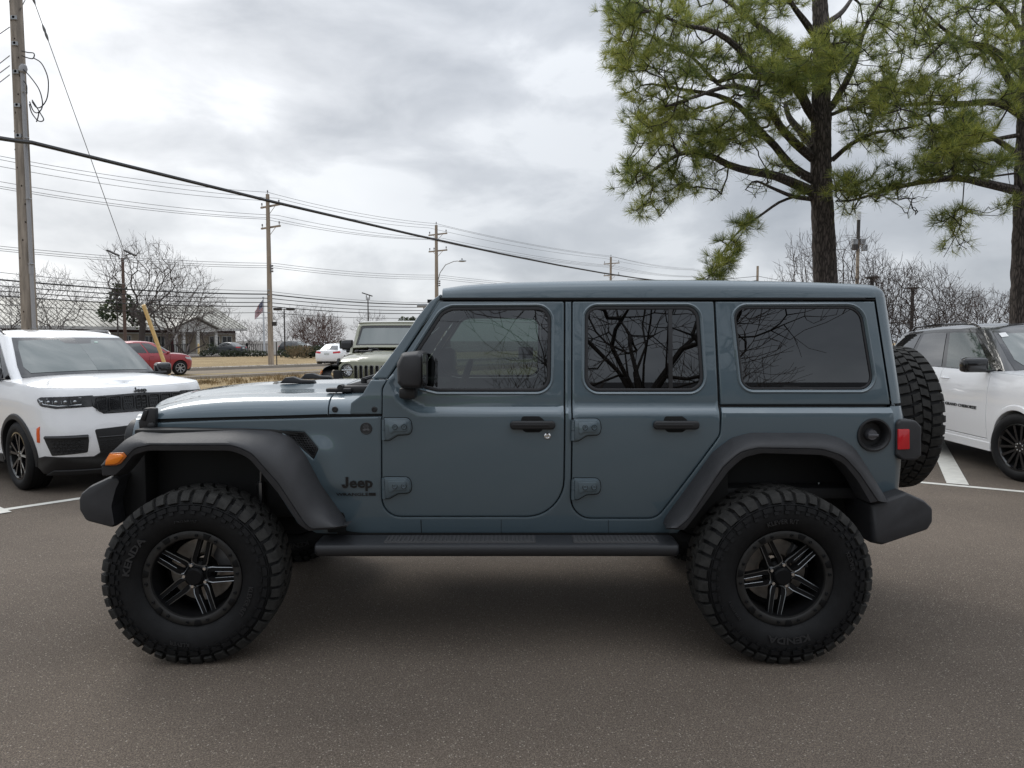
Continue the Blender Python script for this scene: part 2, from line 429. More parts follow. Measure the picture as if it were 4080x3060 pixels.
def panel(mb, pos, poly, holes=(), off=0.0, depth=0.02, grid=0.05, edge=0.004, mi=0, outward=None, hole_depth=None, seg=.03):
    """a sheet-metal panel: outline (u, v) carried by pos(u, v) -> point, with a rolled edge and a return flange"""
    def nrm(u, v):
        h = 1e-3; a = pos(u + h, v) - pos(u - h, v); b = pos(u, v + h) - pos(u, v - h); n = a.cross(b).normalized()
        return n
    poly = ccw(dense([Vector(p[:2]) for p in poly], seg)); holes = [ccw(dense([Vector(p[:2]) for p in h], seg)) for h in holes]
    c = poly[0]; n0 = nrm(c.x, c.y); sgn = 1
    if outward is not None and n0.dot(Vector(outward)) < 0: sgn = -1
    def at(p, o):
        return pos(p.x, p.y) + nrm(p.x, p.y) * (sgn * o)
    inner = offset2(poly, edge) if edge else poly
    hin = [offset2(h, -edge) if edge else h for h in holes]
    sup = min(.007, edge * 1.5) if edge >= .003 and grid else 0      # narrow flat band that keeps the roll of the edge crisp
    inner_s = offset2(inner, sup) if sup else inner; hin_s = [offset2(h, -sup) if sup else h for h in hin]
    vo, tri, m = cdt(inner_s, hin_s, grid)
    base = len(mb.v); mb.v.extend([at(p, off) for p in vo])
    for t in tri:
        mb.f.append(tuple(base + i for i in (t if sgn > 0 else t[::-1]))); mb.m.append(mi)
    k0 = 0
    for q_, (ring, outl, dd) in enumerate([(inner, poly, depth)] + [(hi, ho, hole_depth if hole_depth is not None else depth) for hi, ho in zip(hin, holes)]):
        n = len(ring); ids = [base + m[k0 + i] for i in range(n)]; k0 += n
        hole = q_ > 0
        rings = [ids]
        if sup:
            o1 = len(mb.v); mb.v.extend([at(p, off) for p in ring]); rings.append([o1 + i for i in range(n)])
        if edge:
            mid_ = [(a * .35 + b * .65) for a, b in zip(ring, outl)]
            o1 = len(mb.v); mb.v.extend([at(p, off - edge * .25) for p in mid_]); rings.append([o1 + i for i in range(n)])
            o1 = len(mb.v); mb.v.extend([at(p, off - edge) for p in outl]); rings.append([o1 + i for i in range(n)])
        if dd:
            o1 = len(mb.v); mb.v.extend([at(p, off - dd) for p in outl]); rings.append([o1 + i for i in range(n)])
        for ra, rb in zip(rings, rings[1:]):
            for i in range(n):
                j = (i + 1) % n; f = (ra[i], rb[i], rb[j], ra[j])
                if hole: f = f[::-1]
                mb.f.append(f if sgn > 0 else f[::-1]); mb.m.append(mi)
    return mb
_TXT = {}
def text_geo(s, size=1.0, ext=0.0, bold=0.0, shear=0.0, sx=1.0):
    key = (s, bold, shear)
    if key not in _TXT:
        cu = bpy.data.curves.new('lettering', 'FONT'); cu.body = s; cu.size = 1.0; cu.offset = bold; cu.shear = shear; cu.resolution_u = 2; cu.fill_mode = 'FRONT' ; cu.extrude = .5
        ob = bpy.data.objects.new('lettering', cu); COL.objects.link(ob); dg = bpy.context.evaluated_depsgraph_get()
        me = ob.evaluated_get(dg).to_mesh(); _TXT[key] = ([v.co.copy() for v in me.vertices], [tuple(p.vertices) for p in me.polygons])
        ob.evaluated_get(dg).to_mesh_clear(); bpy.data.objects.remove(ob); bpy.data.curves.remove(cu)
    vs, fs = _TXT[key]; xs = [v.x for v in vs]; x0, x1 = min(xs), max(xs)
    return [Vector(((v.x - (x0 + x1) / 2) * size * sx, v.y * size, (v.z) * 2 * ext * .5)) for v in vs], fs
def put_jeep(mb, pos, size, ext=.004, bold=.02, sx=1.0, mi=0):
    """the four letters with a J that stands on the base line"""
    vs, fs = text_geo('eep', size, ext * 2, bold, 0, sx); w = max(v.x for v in vs); jw = .40 * size * sx; gap = .07 * size; x0 = (jw + gap) / 2
    mb.add([pos(v.x + x0, v.y, v.z) for v in vs], fs, mi)
    J = [(.40, .74), (.40, .17), (.36, .05), (.27, -.02), (.15, -.02), (.05, .03), (0, .13), (-.01, .24), (.15, .24), (.17, .16), (.205, .13), (.235, .16), (.24, .22), (.24, .74)]
    n = len(J); P_ = [(x0 - w - gap - jw + a * size * sx, b * size) for a, b in J]
    vs = [pos(a, b, ext) for a, b in P_] + [pos(a, b, -ext) for a, b in P_]
    return mb.add(vs, [tuple(range(n)), tuple(range(n, 2 * n))[::-1]] + [(i, (i + 1) % n, n + (i + 1) % n, n + i) for i in range(n)], mi)
def put_text(mb, s, pos, size, ext=.004, bold=0.0, shear=0.0, sx=1.0, mi=0):
    """lettering laid on a surface: pos(x, y, out) -> point"""
    vs, fs = text_geo(s, size, ext * 2, bold, shear, sx)
    return mb.add([pos(v.x, v.y, v.z) for v in vs], fs, mi)
RD = Vector((.6, .8, 0)); RN = Vector((.8, -.6, 0))
def RW(a, b, z=0.0): p = RD * a + RN * b; return Vector((p.x, p.y, z))
# ================================================================ ground, road, verges, markings
def gmat(name, c0, c1, sc_big=.35, speck=None, rough=.9, bump=.4, bscale=90, c2=None, dist=.01, grain=(.62, 1.32)):
    """ground surface: broad tone changes, fine grain, stone speckle"""
    m, t, b = new_mat(name); L = t.links.new; N = t.nodes.new
    tcn = N('ShaderNodeTexCoord'); src = tcn.outputs['Object']
    n1 = N('ShaderNodeTexNoise'); n1.inputs['Scale'].default_value = sc_big; n1.inputs['Detail'].default_value = 7; n1.inputs['Roughness'].default_value = .6; L(src, n1.inputs['Vector'])
    r1 = N('ShaderNodeValToRGB'); r1.color_ramp.elements[0].position = .32; r1.color_ramp.elements[1].position = .68
    r1.color_ramp.elements[0].color = (*c0, 1); r1.color_ramp.elements[1].color = (*c1, 1); L(n1.outputs['Fac'], r1.inputs[0])
    n2 = N('ShaderNodeTexNoise'); n2.inputs['Scale'].default_value = bscale; n2.inputs['Detail'].default_value = 3; n2.inputs['Roughness'].default_value = .7; L(src, n2.inputs['Vector'])
    mr = N('ShaderNodeMapRange'); mr.inputs['From Min'].default_value = .3; mr.inputs['From Max'].default_value = .7; mr.inputs['To Min'].default_value = grain[0]; mr.inputs['To Max'].default_value = grain[1]; L(n2.outputs['Fac'], mr.inputs['Value'])
    mx = N('ShaderNodeMix'); mx.data_type = 'RGBA'; mx.blend_type = 'MULTIPLY'; mx.inputs['Factor'].default_value = 1; L(r1.outputs[0], mx.inputs['A']); L(mr.outputs[0], mx.inputs['B'])
    col = mx.outputs['Result']
    if speck:
        for sc, thr, cc, w in speck:
            v = N('ShaderNodeTexVoronoi'); v.inputs['Scale'].default_value = sc; L(src, v.inputs['Vector'])
            sp_ = N('ShaderNodeSeparateColor'); L(v.outputs['Color'], sp_.inputs[0])
            gt = N('ShaderNodeMath'); gt.operation = 'GREATER_THAN'; gt.inputs[1].default_value = thr; L(sp_.outputs[0], gt.inputs[0])
            lt = N('ShaderNodeMath'); lt.operation = 'LESS_THAN'; lt.inputs[1].default_value = .42; L(v.outputs['Distance'], lt.inputs[0])
            ml = N('ShaderNodeMath'); ml.operation = 'MULTIPLY'; L(gt.outputs[0], ml.inputs[0]); L(lt.outputs[0], ml.inputs[1])
            m3 = N('ShaderNodeMath'); m3.operation = 'MULTIPLY'; m3.inputs[1].default_value = w; L(ml.outputs[0], m3.inputs[0])
            mm = N('ShaderNodeMix'); mm.data_type = 'RGBA'; L(m3.outputs[0], mm.inputs['Factor']); L(col, mm.inputs['A']); mm.inputs['B'].default_value = (*cc, 1); col = mm.outputs['Result']
    if c2:
        n4 = N('ShaderNodeTexNoise'); n4.inputs['Scale'].default_value = c2[1]; n4.inputs['Detail'].default_value = 5; L(src, n4.inputs['Vector'])
        r4 = N('ShaderNodeMapRange'); r4.inputs['From Min'].default_value = c2[2]; r4.inputs['From Max'].default_value = c2[2] + .12; L(n4.outputs['Fac'], r4.inputs['Value'])
        mm = N('ShaderNodeMix'); mm.data_type = 'RGBA'; L(r4.outputs[0], mm.inputs['Factor']); L(col, mm.inputs['A']); mm.inputs['B'].default_value = (*c2[0], 1); col = mm.outputs['Result']
    L(col, b.inputs['Base Color']); b.inputs['Roughness'].default_value = rough; b.inputs['Specular IOR Level'].default_value = .3
    bp = N('ShaderNodeBump'); bp.inputs['Strength'].default_value = bump; bp.inputs['Distance'].default_value = dist; L(n2.outputs['Fac'], bp.inputs['Height']); L(bp.outputs[0], b.inputs['Normal'])
    return m
ASPHALT = gmat('lot_asphalt', (.088, .070, .055), (.150, .120, .094), .38, [(230, .70, (.30, .245, .19), .62), (120, .94, (.36, .32, .27), .75), (240, .76, (.022, .019, .017), .75)], .88, .9, 130, ((.078, .064, .052), .33, .60), dist=.006, grain=(.38, 1.62))
ROADM = gmat('road_asphalt', (.19, .15, .105), (.24, .19, .135), .3, None, .85, .3, 60, (( .12, .10, .08), .5, .60))
GRASSM = gmat('dormant_grass', (.27, .19, .095), (.40, .30, .165), .25, [(30, .8, (.16, .12, .06), .6)], .95, .9, 25, ((.15, .125, .055), .4, .60), .05)
MULCH = gmat('brown_mulch', (.055, .040, .030), (.10, .075, .055), 1.0, None, .95, .9, 14, None, .05)
CONC = gmat('kerb_concrete', (.30, .27, .23), (.38, .34, .29), .8, None, .85, .2, 40)
FIELD = gmat('green_field', (.10, .13, .045), (.15, .175, .07), .1, None, .95, .8, 10)
FARLOT = gmat('pale_asphalt', (.13, .12, .11), (.17, .155, .14), .3, None, .9, .3, 40)
def sheet(name, pts, z, m, kind='structure'):
    mb = MB(); mb.add([Vector((p[0], p[1], z)) for p in pts], [tuple(range(len(pts)))]); return tag(mb.build(name, m), kind=kind)
sheet('ground', [(-900, -700), (900, -700), (900, 1200), (-900, 1200)], -.012, FARLOT)
def rw(a0, a1, b0, b1): return [RW(a0, b0), RW(a1, b0), RW(a1, b1), RW(a0, b1)]
def q4(p): return p
lot = [RW(-45, -13.6), RW(60, -13.6), RW(60, 45), RW(-45, 45)]
sheet('parking_lot', lot, 0.0, ASPHALT)
sheet('road', rw(-200, 500, -37.2, -28.8), -.004, ROADM)
sheet('verge', rw(-200, 500, -28.65, -13.8), .02, GRASSM); sheet('verge', rw(-200, 500, -66, -37.6), .02, GRASSM)
sheet('planting_bed', rw(20, 95, -70, -65.0), .05, MULCH)
sheet('far_parking_lot', rw(-60, 300, -130, -70.2), .004, FARLOT)
mb = MB()
for b in (-28.72, -37.4):
    p, q = RW(-200, b), RW(500, b); n = RN * .09
    mb.prism([p - n, q - n, q + n, p + n], (0, 0, .14), 0)
tag(mb.build('kerb', CONC), kind='structure')
mb = MB(); p, q = RW(-60, -13.7), RW(110, -13.7); n = RN * .08; mb.prism([p - n, q - n, q + n, p + n], (0, 0, .14), 0); tag(mb.build('kerb', CONC), kind='structure')
sheet('sidewalk', rw(-200, 500, -41.6, -40.2), .026, CONC)
mb = MB()
for b in (-33.0, -32.75):
    mb.add([RW(-200, b - .06, .001), RW(500, b - .06, .001), RW(500, b + .06, .001), RW(-200, b + .06, .001)], [(0, 1, 2, 3)])
tag(mb.build('road_marking', mat('yellow_line', (.50, .36, .06), .7, var=.2, var_scale=3)), kind='structure')
WHITE_LINE = mat('white_line_paint', (.60, .585, .53), .65, var=.10, var_scale=9, bump=.15, bump_scale=90)
def stripe(p, q, w, z=.004):
    d = (q - p).normalized(); n = Vector((-d.y, d.x, 0)) * (w / 2); mb = MB(); z = Vector((0, 0, z))
    mb.add([p - n + z, q - n + z, q + n + z, p + n + z], [(0, 1, 2, 3)]); return tag(mb.build('parking_line', WHITE_LINE), kind='structure')
# painted lines: along the front of the bays and between them
a, b = G(3640, 1920), G(4080, 1960); d = (b - a).normalized(); stripe(a - d * 3.0, b + d * 9, .10)
a, b = G(3744, 1785), G(3816, 1931); d = (b - a).normalized(); stripe(a - d * 4.6, b, .22, .008)
a, b = G(0, 2034), G(304, 1989); d = (b - a).normalized(); stripe(a - d * 4, b + d * 3, .10)
for k in (-1, 1):
    o = Vector((-6.06, 9.46, 0)) + Vector((.614, .789, 0)) * (k * 1.42); stripe(o - Vector((.789, -.614, 0)) * 2.4, o + Vector((.789, -.614, 0)) * 2.62, .10, .008)
# dead grass tufts roughen the near edge of the verge and the mound behind the bonnet
rnd = random.Random(5)
mb = MB()
def blades(mb, c, n, h, w, spread):
    for _ in range(n):
        a = rnd.uniform(0, 6.283); o = c + Vector((rnd.gauss(0, spread), rnd.gauss(0, spread), 0)); t = Vector((math.cos(a), math.sin(a), 0)) * w; l = Vector((rnd.uniform(-.6, .6) * h, rnd.uniform(-.6, .6) * h, h * rnd.uniform(.6, 1.2)))
        mb.add([o - t, o + t, o + l], [(0, 1, 2)])
for _ in range(2600):
    a = rnd.uniform(0, 70); bb = rnd.choice((rnd.uniform(-26.4, -24.6), rnd.uniform(-28.4, -24), rnd.uniform(-39.6, -38)))
    blades(mb, RW(a, bb, .02), 9, .16 if bb > -30 else .12, .012, .12)
tag(mb.build('dead_grass', mat('dry_grass_blades', (.20, .135, .06), .9, var=.45, var_scale=.8)), kind='stuff', label='tufts of dead brown grass along the verge')
# ================================================================ the blue-grey off-road vehicle, side-on
YC = 4.51
JX = -0.12
def make_offroader():
    root = thing('off_road_vehicle', 'lifted blue-grey four-door off-road vehicle on big black tyres, parked side-on', 'car', (JX, YC, 0))
    ZB1 = P(2000, 1618, 3.74).z; ZB2 = P(2000, 1650, 3.74).z
    XM0 = P(1690, 1600, 3.74).x; XM1 = P(1560, 1600, 3.74).x
    def ledge(X):
        if X < XM1 - .012: return 9.0
        if X < XM0: return .13 * ((XM0 - X) / (XM0 - XM1)) ** 2
        return 0.0
    def yside(X, Z):
        up = ledge(X) if Z < 1.52 else 0.0
        t = 0.0
        if up < 5: t = smooth((Z - ZB2 - up) / (ZB1 - ZB2))
        if X < XM1: t = 0.0
        y = 3.735 - .004 + .030 * t
        y += max(0.0, Z - ZB1 - .05) * math.tan(R(4.0))
        if Z < 1.24: y += .036 * ((1.24 - Z) / .45) ** 2
        y += .17 * smooth((-.80 - X) / 1.4)
        # pressed scoop behind the fender vent
        if X < -.60:
            dx = (X + 1.00 + .35 * (Z - 1.05)) / .085
            y -= .020 * math.exp(-dx * dx) * smooth((1.18 - Z) / .12) * smooth((Z - .80) / .1)
        return y
    def pos(X, Z): return Vector((X, yside(X, Z), Z))
    def S(sx, sy, dy=0.0):
        Y = 3.74
        for _ in range(5):
            p = P(sx, sy, Y + dy); Y = yside(p.x, p.z)
        p = P(sx, sy, Y + dy); return Vector((p.x, p.z))
    def SL(pts): return [S(p.x, p.y) for p in pts]
    def R2(pts): return SL(rline(pts, True))
    GAPW = .0032
    OUT = (0, -1, 0)

    # ---- body sides
    chain = [Vector(p) for p in [(556, 1712), (578, 1693), (630, 1682), (900, 1671), (1305, 1661), (1516, 1657)]]
    chain += rline([(1522, 1655), (1522, 2059, 75), (2247, 2059, 150), (2250, 1199)])
    chain += rline([(2279, 1199), (2275, 2066, 80), (2617, 2066, 70), (2870, 1733, 60), (2869, 1618)])
    chain += [Vector(p) for p in [(3552, 1618), (3570, 1990), (3545, 2010), (3470, 1998), (3425, 1912), (3358, 1838), (3285, 1806), (3036, 1798), (2955, 1815), (2893, 1870), (2730, 2095), (2700, 2128), (1260, 2128), (1185, 2090), (1102, 1962), (1036, 1866), (985, 1815), (930, 1790), (600, 1785), (556, 1785)]]
    body_poly = offset2(ccw(SL(chain)), GAPW)
    vent = R2([(1120, 1716), (1213, 1722, 10), (1268, 1788, 10), (1248, 1832, 4)])
    fuel_c = S(3482, 1733); fuel = [fuel_c + Vector((math.cos(a), math.sin(a))) * .083 for a in np.linspace(0, 2 * math.pi, 28, endpoint=False)]
    mb = MB()
    panel(mb, pos, body_poly, [vent, fuel], 0, .03, .018, .006, outward=OUT)
    for sx in (1677, 1997, 2424):       # seams in the sill
        a, b = S(sx, 2070), S(sx + (3 if sx == 1677 else 0), 2126); w = .0022 if sx == 1677 else .0012
        mb.add([pos(a.x - w, a.y) + Vector((0, -.0012, 0)), pos(a.x + w, a.y) + Vector((0, -.0012, 0)), pos(b.x + w, b.y) + Vector((0, -.0012, 0)), pos(b.x - w, b.y) + Vector((0, -.0012, 0))], [(0, 1, 2, 3)], 1)
    # rear corner of the tub
    def corner(xs, ztop, zbot, dx, dy, n=10):
        rows = []
        for k in range(9):
            z = lerp(zbot, ztop, k / 8); x0 = xs(z); y0 = yside(x0, z); row = []
            for i in range(n + 1):
                a = math.pi / 2 * i / n; row.append(Vector((x0 + dx * math.sin(a), y0 + dy * (1 - math.cos(a)), z)))
            rows.append(row)
        return rows
    z0 = S(3560, 1990).y; x_t = S(3552, 1700).x + .004
    rows_t = corner(lambda z: x_t, ZB1 - .003, z0 - .03, .112, .14)
    mb.grid([r_[::-1] for r_ in rows_t])
    # tailgate
    xg = x_t + .112; yg = rows_t[0][-1].y
    mb.rbox((xg - .03, yg, z0 - .03), (xg - .001, 2 * YC - yg, ZB1 - .003), .008)
    mb.mirror_y(YC)
    body = mb.build('body', [PAINT, GAP], root)
    # dark structure behind the panel gaps
    mb = MB()
    def dark(pts, dy=.022):
        poly = offset2(ccw(SL([Vector(p) for p in pts])), .0)
        panel(mb, lambda X, Z: pos(X, Z) + Vector((0, dy, 0)), poly, (), 0, 0, .08, 0, outward=OUT)
    dark([(1505, 1640), (1505, 2110), (2900, 2110), (2900, 1640)])
    dark([(2236, 1192), (2236, 1640), (2298, 1640), (2298, 1192)])
    dark([(2836, 1192), (2852, 1640), (2884, 1640), (2866, 1192)])
    dark([(1700, 1192), (1700, 1206), (2860, 1206), (2860, 1192)], .03)
    dark([(2860, 1600), (2860, 1640), (3545, 1640), (3545, 1600)])
    dark([(600, 1655), (600, 1690), (1300, 1680), (1520, 1690), (1520, 1640), (1290, 1645)], .016)
    mb.mirror_y(YC)
    tub = MB(); tub.v = mb.v; tub.f = mb.f; tub.m = mb.m
    # chassis, firewall, inner wheel arches
    tub.rbox((-2.02, YC - .56, .66), (-.62, YC + .56, 1.19), .03)
    tub.rbox((-.66, YC - .72, .68), (1.0, YC + .72, .80), .03)
    tub.rbox((.78, YC - .56, .62), (2.06, YC + .56, 1.10), .03)
    for s_ in (-1, 1):
        tub.rbox((-.95, YC + s_ * .66 - .05, .56), (.86, YC + s_ * .66 + .05, .82), .01)
        for ya in (.40,):
            tub.rbox((-2.2, YC + s_ * ya - .05, .56), (2.15, YC + s_ * ya + .05, .70), .012)
        tub.rbox((-2.02, YC + s_ * .62 - .12, 1.15), (-.95, YC + s_ * .62 + .12, 1.185), .01)
        tub.rbox((-1.0, YC + s_ * .62 - .11, .62), (-.90, YC + s_ * .62 + .11, 1.15), .01)
        tub.rbox((.74, YC + s_ * .60 - .10, .62), (.80, YC + s_ * .60 + .10, 1.14), .01)
        tub.rbox((.80, YC + s_ * .62 - .10, 1.10), (1.96, YC + s_ * .62 + .10, 1.14), .01)
        tub.rbox((1.96, YC + s_ * .58 - .10, .74), (2.02, YC + s_ * .58 + .10, 1.14), .01); tub.rbox((-2.13, YC + s_ * .60 - .09, .60), (-1.99, YC + s_ * .60 + .09, 1.09), .02)
        for x in (-1.35, 1.15): tub.tube([(x, YC + s_ * .45, .66), (x, YC + s_ * .45, .95)], .05, 10)
    tub.build('chassis', CHASSIS, root)
    for x in (-1.640, 1.392):
        ax = MB(); ax.tube([(x, YC - .7, .43), (x, YC + .7, .43)], .045, 12); ax.ball((x, YC + .1, .43), .14, .16, .14); ax.build('axle', CHASSIS, root)
    for (a, b) in ((S(1012, 1935), S(1012, 1872)), (S(3297, 2000), S(3316, 1946))):
        q = MB(); q.tube([(a.x, 3.92, a.y), (b.x, 3.92, b.y)], .006, 8); q.tube([(a.x, 3.92, a.y - .22), (a.x, 3.92, a.y)], .022, 10); q.build('shock_absorber', MILLED, root)
        r_ = q.flipped(YC); r_.v = [v for v in r_.v]; q2 = MB(); q2.v = [Vector((v.x, -v.y, v.z)) for v in q.v]; q2.f = [f[::-1] for f in q.f]; q2.m = q.m; q2.build('shock_absorber', MILLED, root, local=True)

    # ---- fender vents with honeycomb mesh
    for side in (0, 1):
        mb = MB()
        vin = offset2(ccw(vent), .001)
        panel(mb, lambda X, Z: pos(X, Z) + Vector((0, .006, 0)), vin, [offset2(ccw(vent), .010)], 0, .02, 0, .003, outward=OUT)
        panel(mb, lambda X, Z: pos(X, Z) + Vector((0, .02, 0)), vin, (), 0, 0, .05, 0, outward=OUT, mi=1)
        xs = [p.x for p in vent]; zs = [p.y for p in vent]
        hx = .015
        for i in range(int((max(zs) - min(zs)) / (hx * .8)) + 1):
            for j in range(int((max(xs) - min(xs)) / hx) + 1):
                c = Vector((min(xs) + (j + (.5 if i % 2 else 0)) * hx, min(zs) + i * hx * .8))
                if c.x < S(1175, 1740).x and c.y > 0: 
                    if c.x < S(1150, 1740).x: continue
                hexa = [c + Vector((math.cos(a), math.sin(a) * .8)) * hx * .52 for a in np.linspace(.52, .52 + 2 * math.pi, 6, endpoint=False)]
                if not inside(offset2(ccw(vent), .004), np.array([[c.x, c.y]]))[0]: continue
                mb.tube([pos(p.x, p.y) + Vector((0, .012, 0)) for p in hexa], .0018, 4, closed=True)
        if side: mb = mb.flipped(YC)
        mb.build('fender_vent', [EMBLEM, GAP], root)
    # ---- fuel filler
    mb = MB(); c3 = pos(fuel_c.x, fuel_c.y)
    mb.lathe([(.090, .002), (.088, -.008), (.080, -.009), (.072, .0), (.066, .02), (.064, .055), (.0, .055)], c3, (0, 1, 0), 40)
    ff = mb.build('fuel_filler', PLASTIC_DK, root)
    mb = MB(); cc = c3 + Vector((.006, .035, -.004)); mb.lathe([(.0, -.012), (.026, -.010), (.032, 0), (.033, .02)], cc, (0, 1, 0), 24); mb.rbox(cc + Vector((-.028, -.022, -.008)), cc + Vector((.028, -.008, .008)), .004)
    mb.build('cap', mat('fuel_cap', (.10, .10, .11), .25, coat=.4), ff)

    # ---- hood and cowl
    XG = S(1307, 1600).x; XW = S(1500, 1512).x
    zc_t = [(-2.205, 1.20), (-2.185, 1.25), (-2.14, 1.292), (-2.04, 1.327), (-1.86, 1.360), (-1.58, 1.388), (-1.2, 1.402), (-.7, 1.405)]
    def zline(X): return lerp(S(630, 1670).y, S(1305, 1649).y, (X + 1.98) / (1.98 - .965)) if X < -.965 else S(1305, 1649).y
    def hood_sec(X, n_mid=9, x_edge=None):
        xf = max(0.0, min(1.0, (-1.45 - X) / .75)); bow = .13 * xf ** 1.5
        xe = X + bow; zl = zline(xe); zc = sinterp(zc_t, X) + .008
        zt = zc - .040; ye = yside(xe, 1.26); h = max(.012, zt - zl)
        prof = [(.0, 0), (.004, .20), (.013, .39), (.028, .56), (.05, .71), (.08, .83), (.12, .92), (.165, .975), (.21, 1.0)]
        row = []
        for d, k in prof: row.append((ye + d, zl + h * k))
        y1 = ye + .21; half = YC - y1
        for i in range(1, n_mid + 1):
            t = i / n_mid; b_ = smooth((t - .30) / .14)
            row.append((y1 + half * t, zt + (zc - zt) * (.45 * t + .55 * b_)))
        full = row + [(2 * YC - y, z) for y, z in row[-2::-1]]
        return [Vector((X + bow * min(1.0, abs(y - YC) / (YC - ye)) ** 2, y, z)) for y, z in full]
    mb = MB()
    xs = [-2.205, -2.20, -2.19, -2.17, -2.14, -2.10, -2.04, -1.97, -1.88, -1.76, -1.62, -1.45, -1.28, -1.12, XG - .012, XG - .007]
    rows = [hood_sec(x) for x in xs]
    last = hood_sec(XG - .007); rows.append([p + Vector((.004, 0, -.006)) for p in last]); rows.append([p + Vector((.004, 0, -.03)) for p in last])
    mb.grid(rows)
    hood = mb.build('hood', PAINT, root, ang=50)
    mb = MB()
    first = hood_sec(XG + .003)
    xs = [XG + .004, XG + .009, -.93, -.90, -.87, -.84, -.81, -.775]
    rows = [[p + Vector((.001, 0, -.03)) for p in first], [p + Vector((.001, 0, -.006)) for p in first]] + [hood_sec(x) for x in xs]
    mb.grid(rows)
    # the cowl runs up into the windscreen post
    foot = [(1500, 1512), (1540, 1514), (1524, 1545), (1522, 1652), (1400, 1652), (1400, 1600), (1440, 1570)]
    pst = ccw(SL(rline([(1478, 1514), (1541, 1514), (1523, 1545, 30), (1520, 1650), (1395, 1650), (1398, 1605, 10), (1445, 1570, 30)], True)))
    panel(mb, lambda X, Z: pos(X, Z) + Vector((0, -.0015, 0)), pst, (), 0, .05, .03, .004, outward=OUT)
    n0 = len(mb.v)
    q = MB(); panel(q, lambda X, Z: pos(X, Z) + Vector((0, -.0015, 0)), pst, (), 0, .05, .03, .004, outward=OUT); q = q.flipped(YC); mb.add(q.v, q.f)
    mb.build('cowl', PAINT, root, ang=50)
    # cowl bolts, washer grille, wipers
    for sx in (1334, 1492):
        p = S(sx, 1631); c = pos(p.x, p.y)
        q = MB(); q.lathe([(.016, .002), (.015, -.005), (.010, -.007), (.0085, -.004), (.0, -.004)], c, (0, 1, 0), 16)
        q.build('fender_bolt', PLASTIC_DK, root)
        q2 = q; f = MB(); f.v = [Vector((v.x, -v.y, v.z)) for v in q2.v]; f.f = [x[::-1] for x in q2.f]; f.m = q2.m; f.build('fender_bolt', PLASTIC_DK, root, local=True)
    mb = MB(); zt = 1.398
    mb.rbox((-.945, YC - .60, zt - .03), (-.80, YC + .60, zt + .012), .012)
    for k in range(22): mb.rbox((-.92, YC - .55 + k * .05, zt + .010), (-.82, YC - .53 + k * .05, zt + .016), .001, 1)
    mb.build('cowl_grille', PLASTIC_DK, root)
    for (y, ln) in ((YC - .42, .52), (YC + .22, .52)):
        mb = MB(); mb.tube([(-.855, y, 1.41), (-.855, y, 1.44)], .018, 10); mb.tube([(-.86, y, 1.435), (-.80, y + .15, 1.455), (-.745, y + ln * .55, 1.475)], [.012, .009, .006], 6)
        mb.tube([(-.735, y + ln * .1, 1.458), (-.715, y + ln, 1.485)], .008, 5); mb.build('wiper', PLASTIC_DK, root)
    for y in (YC - .60, YC + .60):       # hood hinges by the cowl
        mb = MB(); mb.rbox((XG - .05, y - .03, 1.375), (XG + .09, y + .03, 1.398), .008); mb.tube([(XG + .03, y - .035, 1.402), (XG + .03, y + .035, 1.402)], .016, 10)
        mb.build('hood_hinge', PLASTIC_DK, root)
    for (y, sx) in ((4.27, 1183), (4.75, 1258)):  # windscreen bumpers on the hood
        xa = (sx - 2040) / FPX * y; L_ = .10; z = 1.402
        prof = [(-L_, 0), (-L_ + .035, .036), (-.02, .040), (.03, .022), (L_, .020), (L_ + .012, .0)]
        mb = MB()
        prism_pts = [(xa + x, y - .03, z + h) for x, h in prof]
        mb.prism(prism_pts, (0, .06, 0), .006)
        mb.build('hood_bumper', PLASTIC_DK, root)
    for s_ in (0, 1):                     # rubber hood latches
        mb = MB(); p = S(598, 1668); y0 = yside(p.x, p.y)
        o = P(598, 1668, y0)
        poly = [(-.050, -.058), (.042, -.058), (.046, .060), (.02, .064), (-.02, .060), (-.052, -.02)]
        mb.prism([(o.x + a, y0 + .012, o.z + b) for a, b in poly], (0, -.04, 0), .01)
        mb.prism([(o.x + a, y0 - .02, o.z + b) for a, b in [(-.036, -.005), (-.012, .05), (.008, .05), (-.012, -.01)]], (0, -.014, 0), .004, mi=1)
        mb.lathe([(.018, 0), (.018, -.018), (.010, -.022), (0, -.022)], (o.x + .024, y0 - .025, o.z - .035), (0, 1, 0), 16)
        if s_: mb = mb.flipped(YC)
        mb.build('hood_latch', [PLASTIC_DK, EMBLEM], root)

    # ---- grille (seen face-on only from the front), lamps
    gz0, gz1 = .82, 1.245; gw = .585
    def gpos(y, z):
        t = (y - YC) / gw
        return Vector((-2.213 + .13 * abs(t) ** 2 + .045 * (gz1 - z) / .4 * (1 if z > 1.05 else 1) - .045 + .03 * max(0, z - 1.13) / .085, y, z))
    gout = rline([(YC - gw, gz0, .05), (YC + gw, gz0, .05), (YC + gw + .01, gz1 - .07, .10), (YC + gw - .09, gz1, .14), (YC - gw + .09, gz1, .14), (YC - gw - .01, gz1 - .07, .10)], True)
    holes = []
    for k in range(7):
        y = YC + (k - 3) * .092; holes.append(rline([(y - .030, .87, .02), (y + .030, .87, .02), (y + .030, 1.175, .02), (y - .030, 1.175, .02)], True))
    lamps = [(YC - .435, 1.095), (YC + .435, 1.095)]
    for (y, z) in lamps: holes.append([Vector((y + .108 * math.cos(a), z + .108 * math.sin(a))) for a in np.linspace(0, 2 * math.pi, 28, endpoint=False)])
    mb = MB(); panel(mb, gpos, gout, holes, 0, .12, .06, .006, outward=(-1, 0, 0), hole_depth=.04)
    g = mb.build('grille', PAINT, root)
    mb = MB()
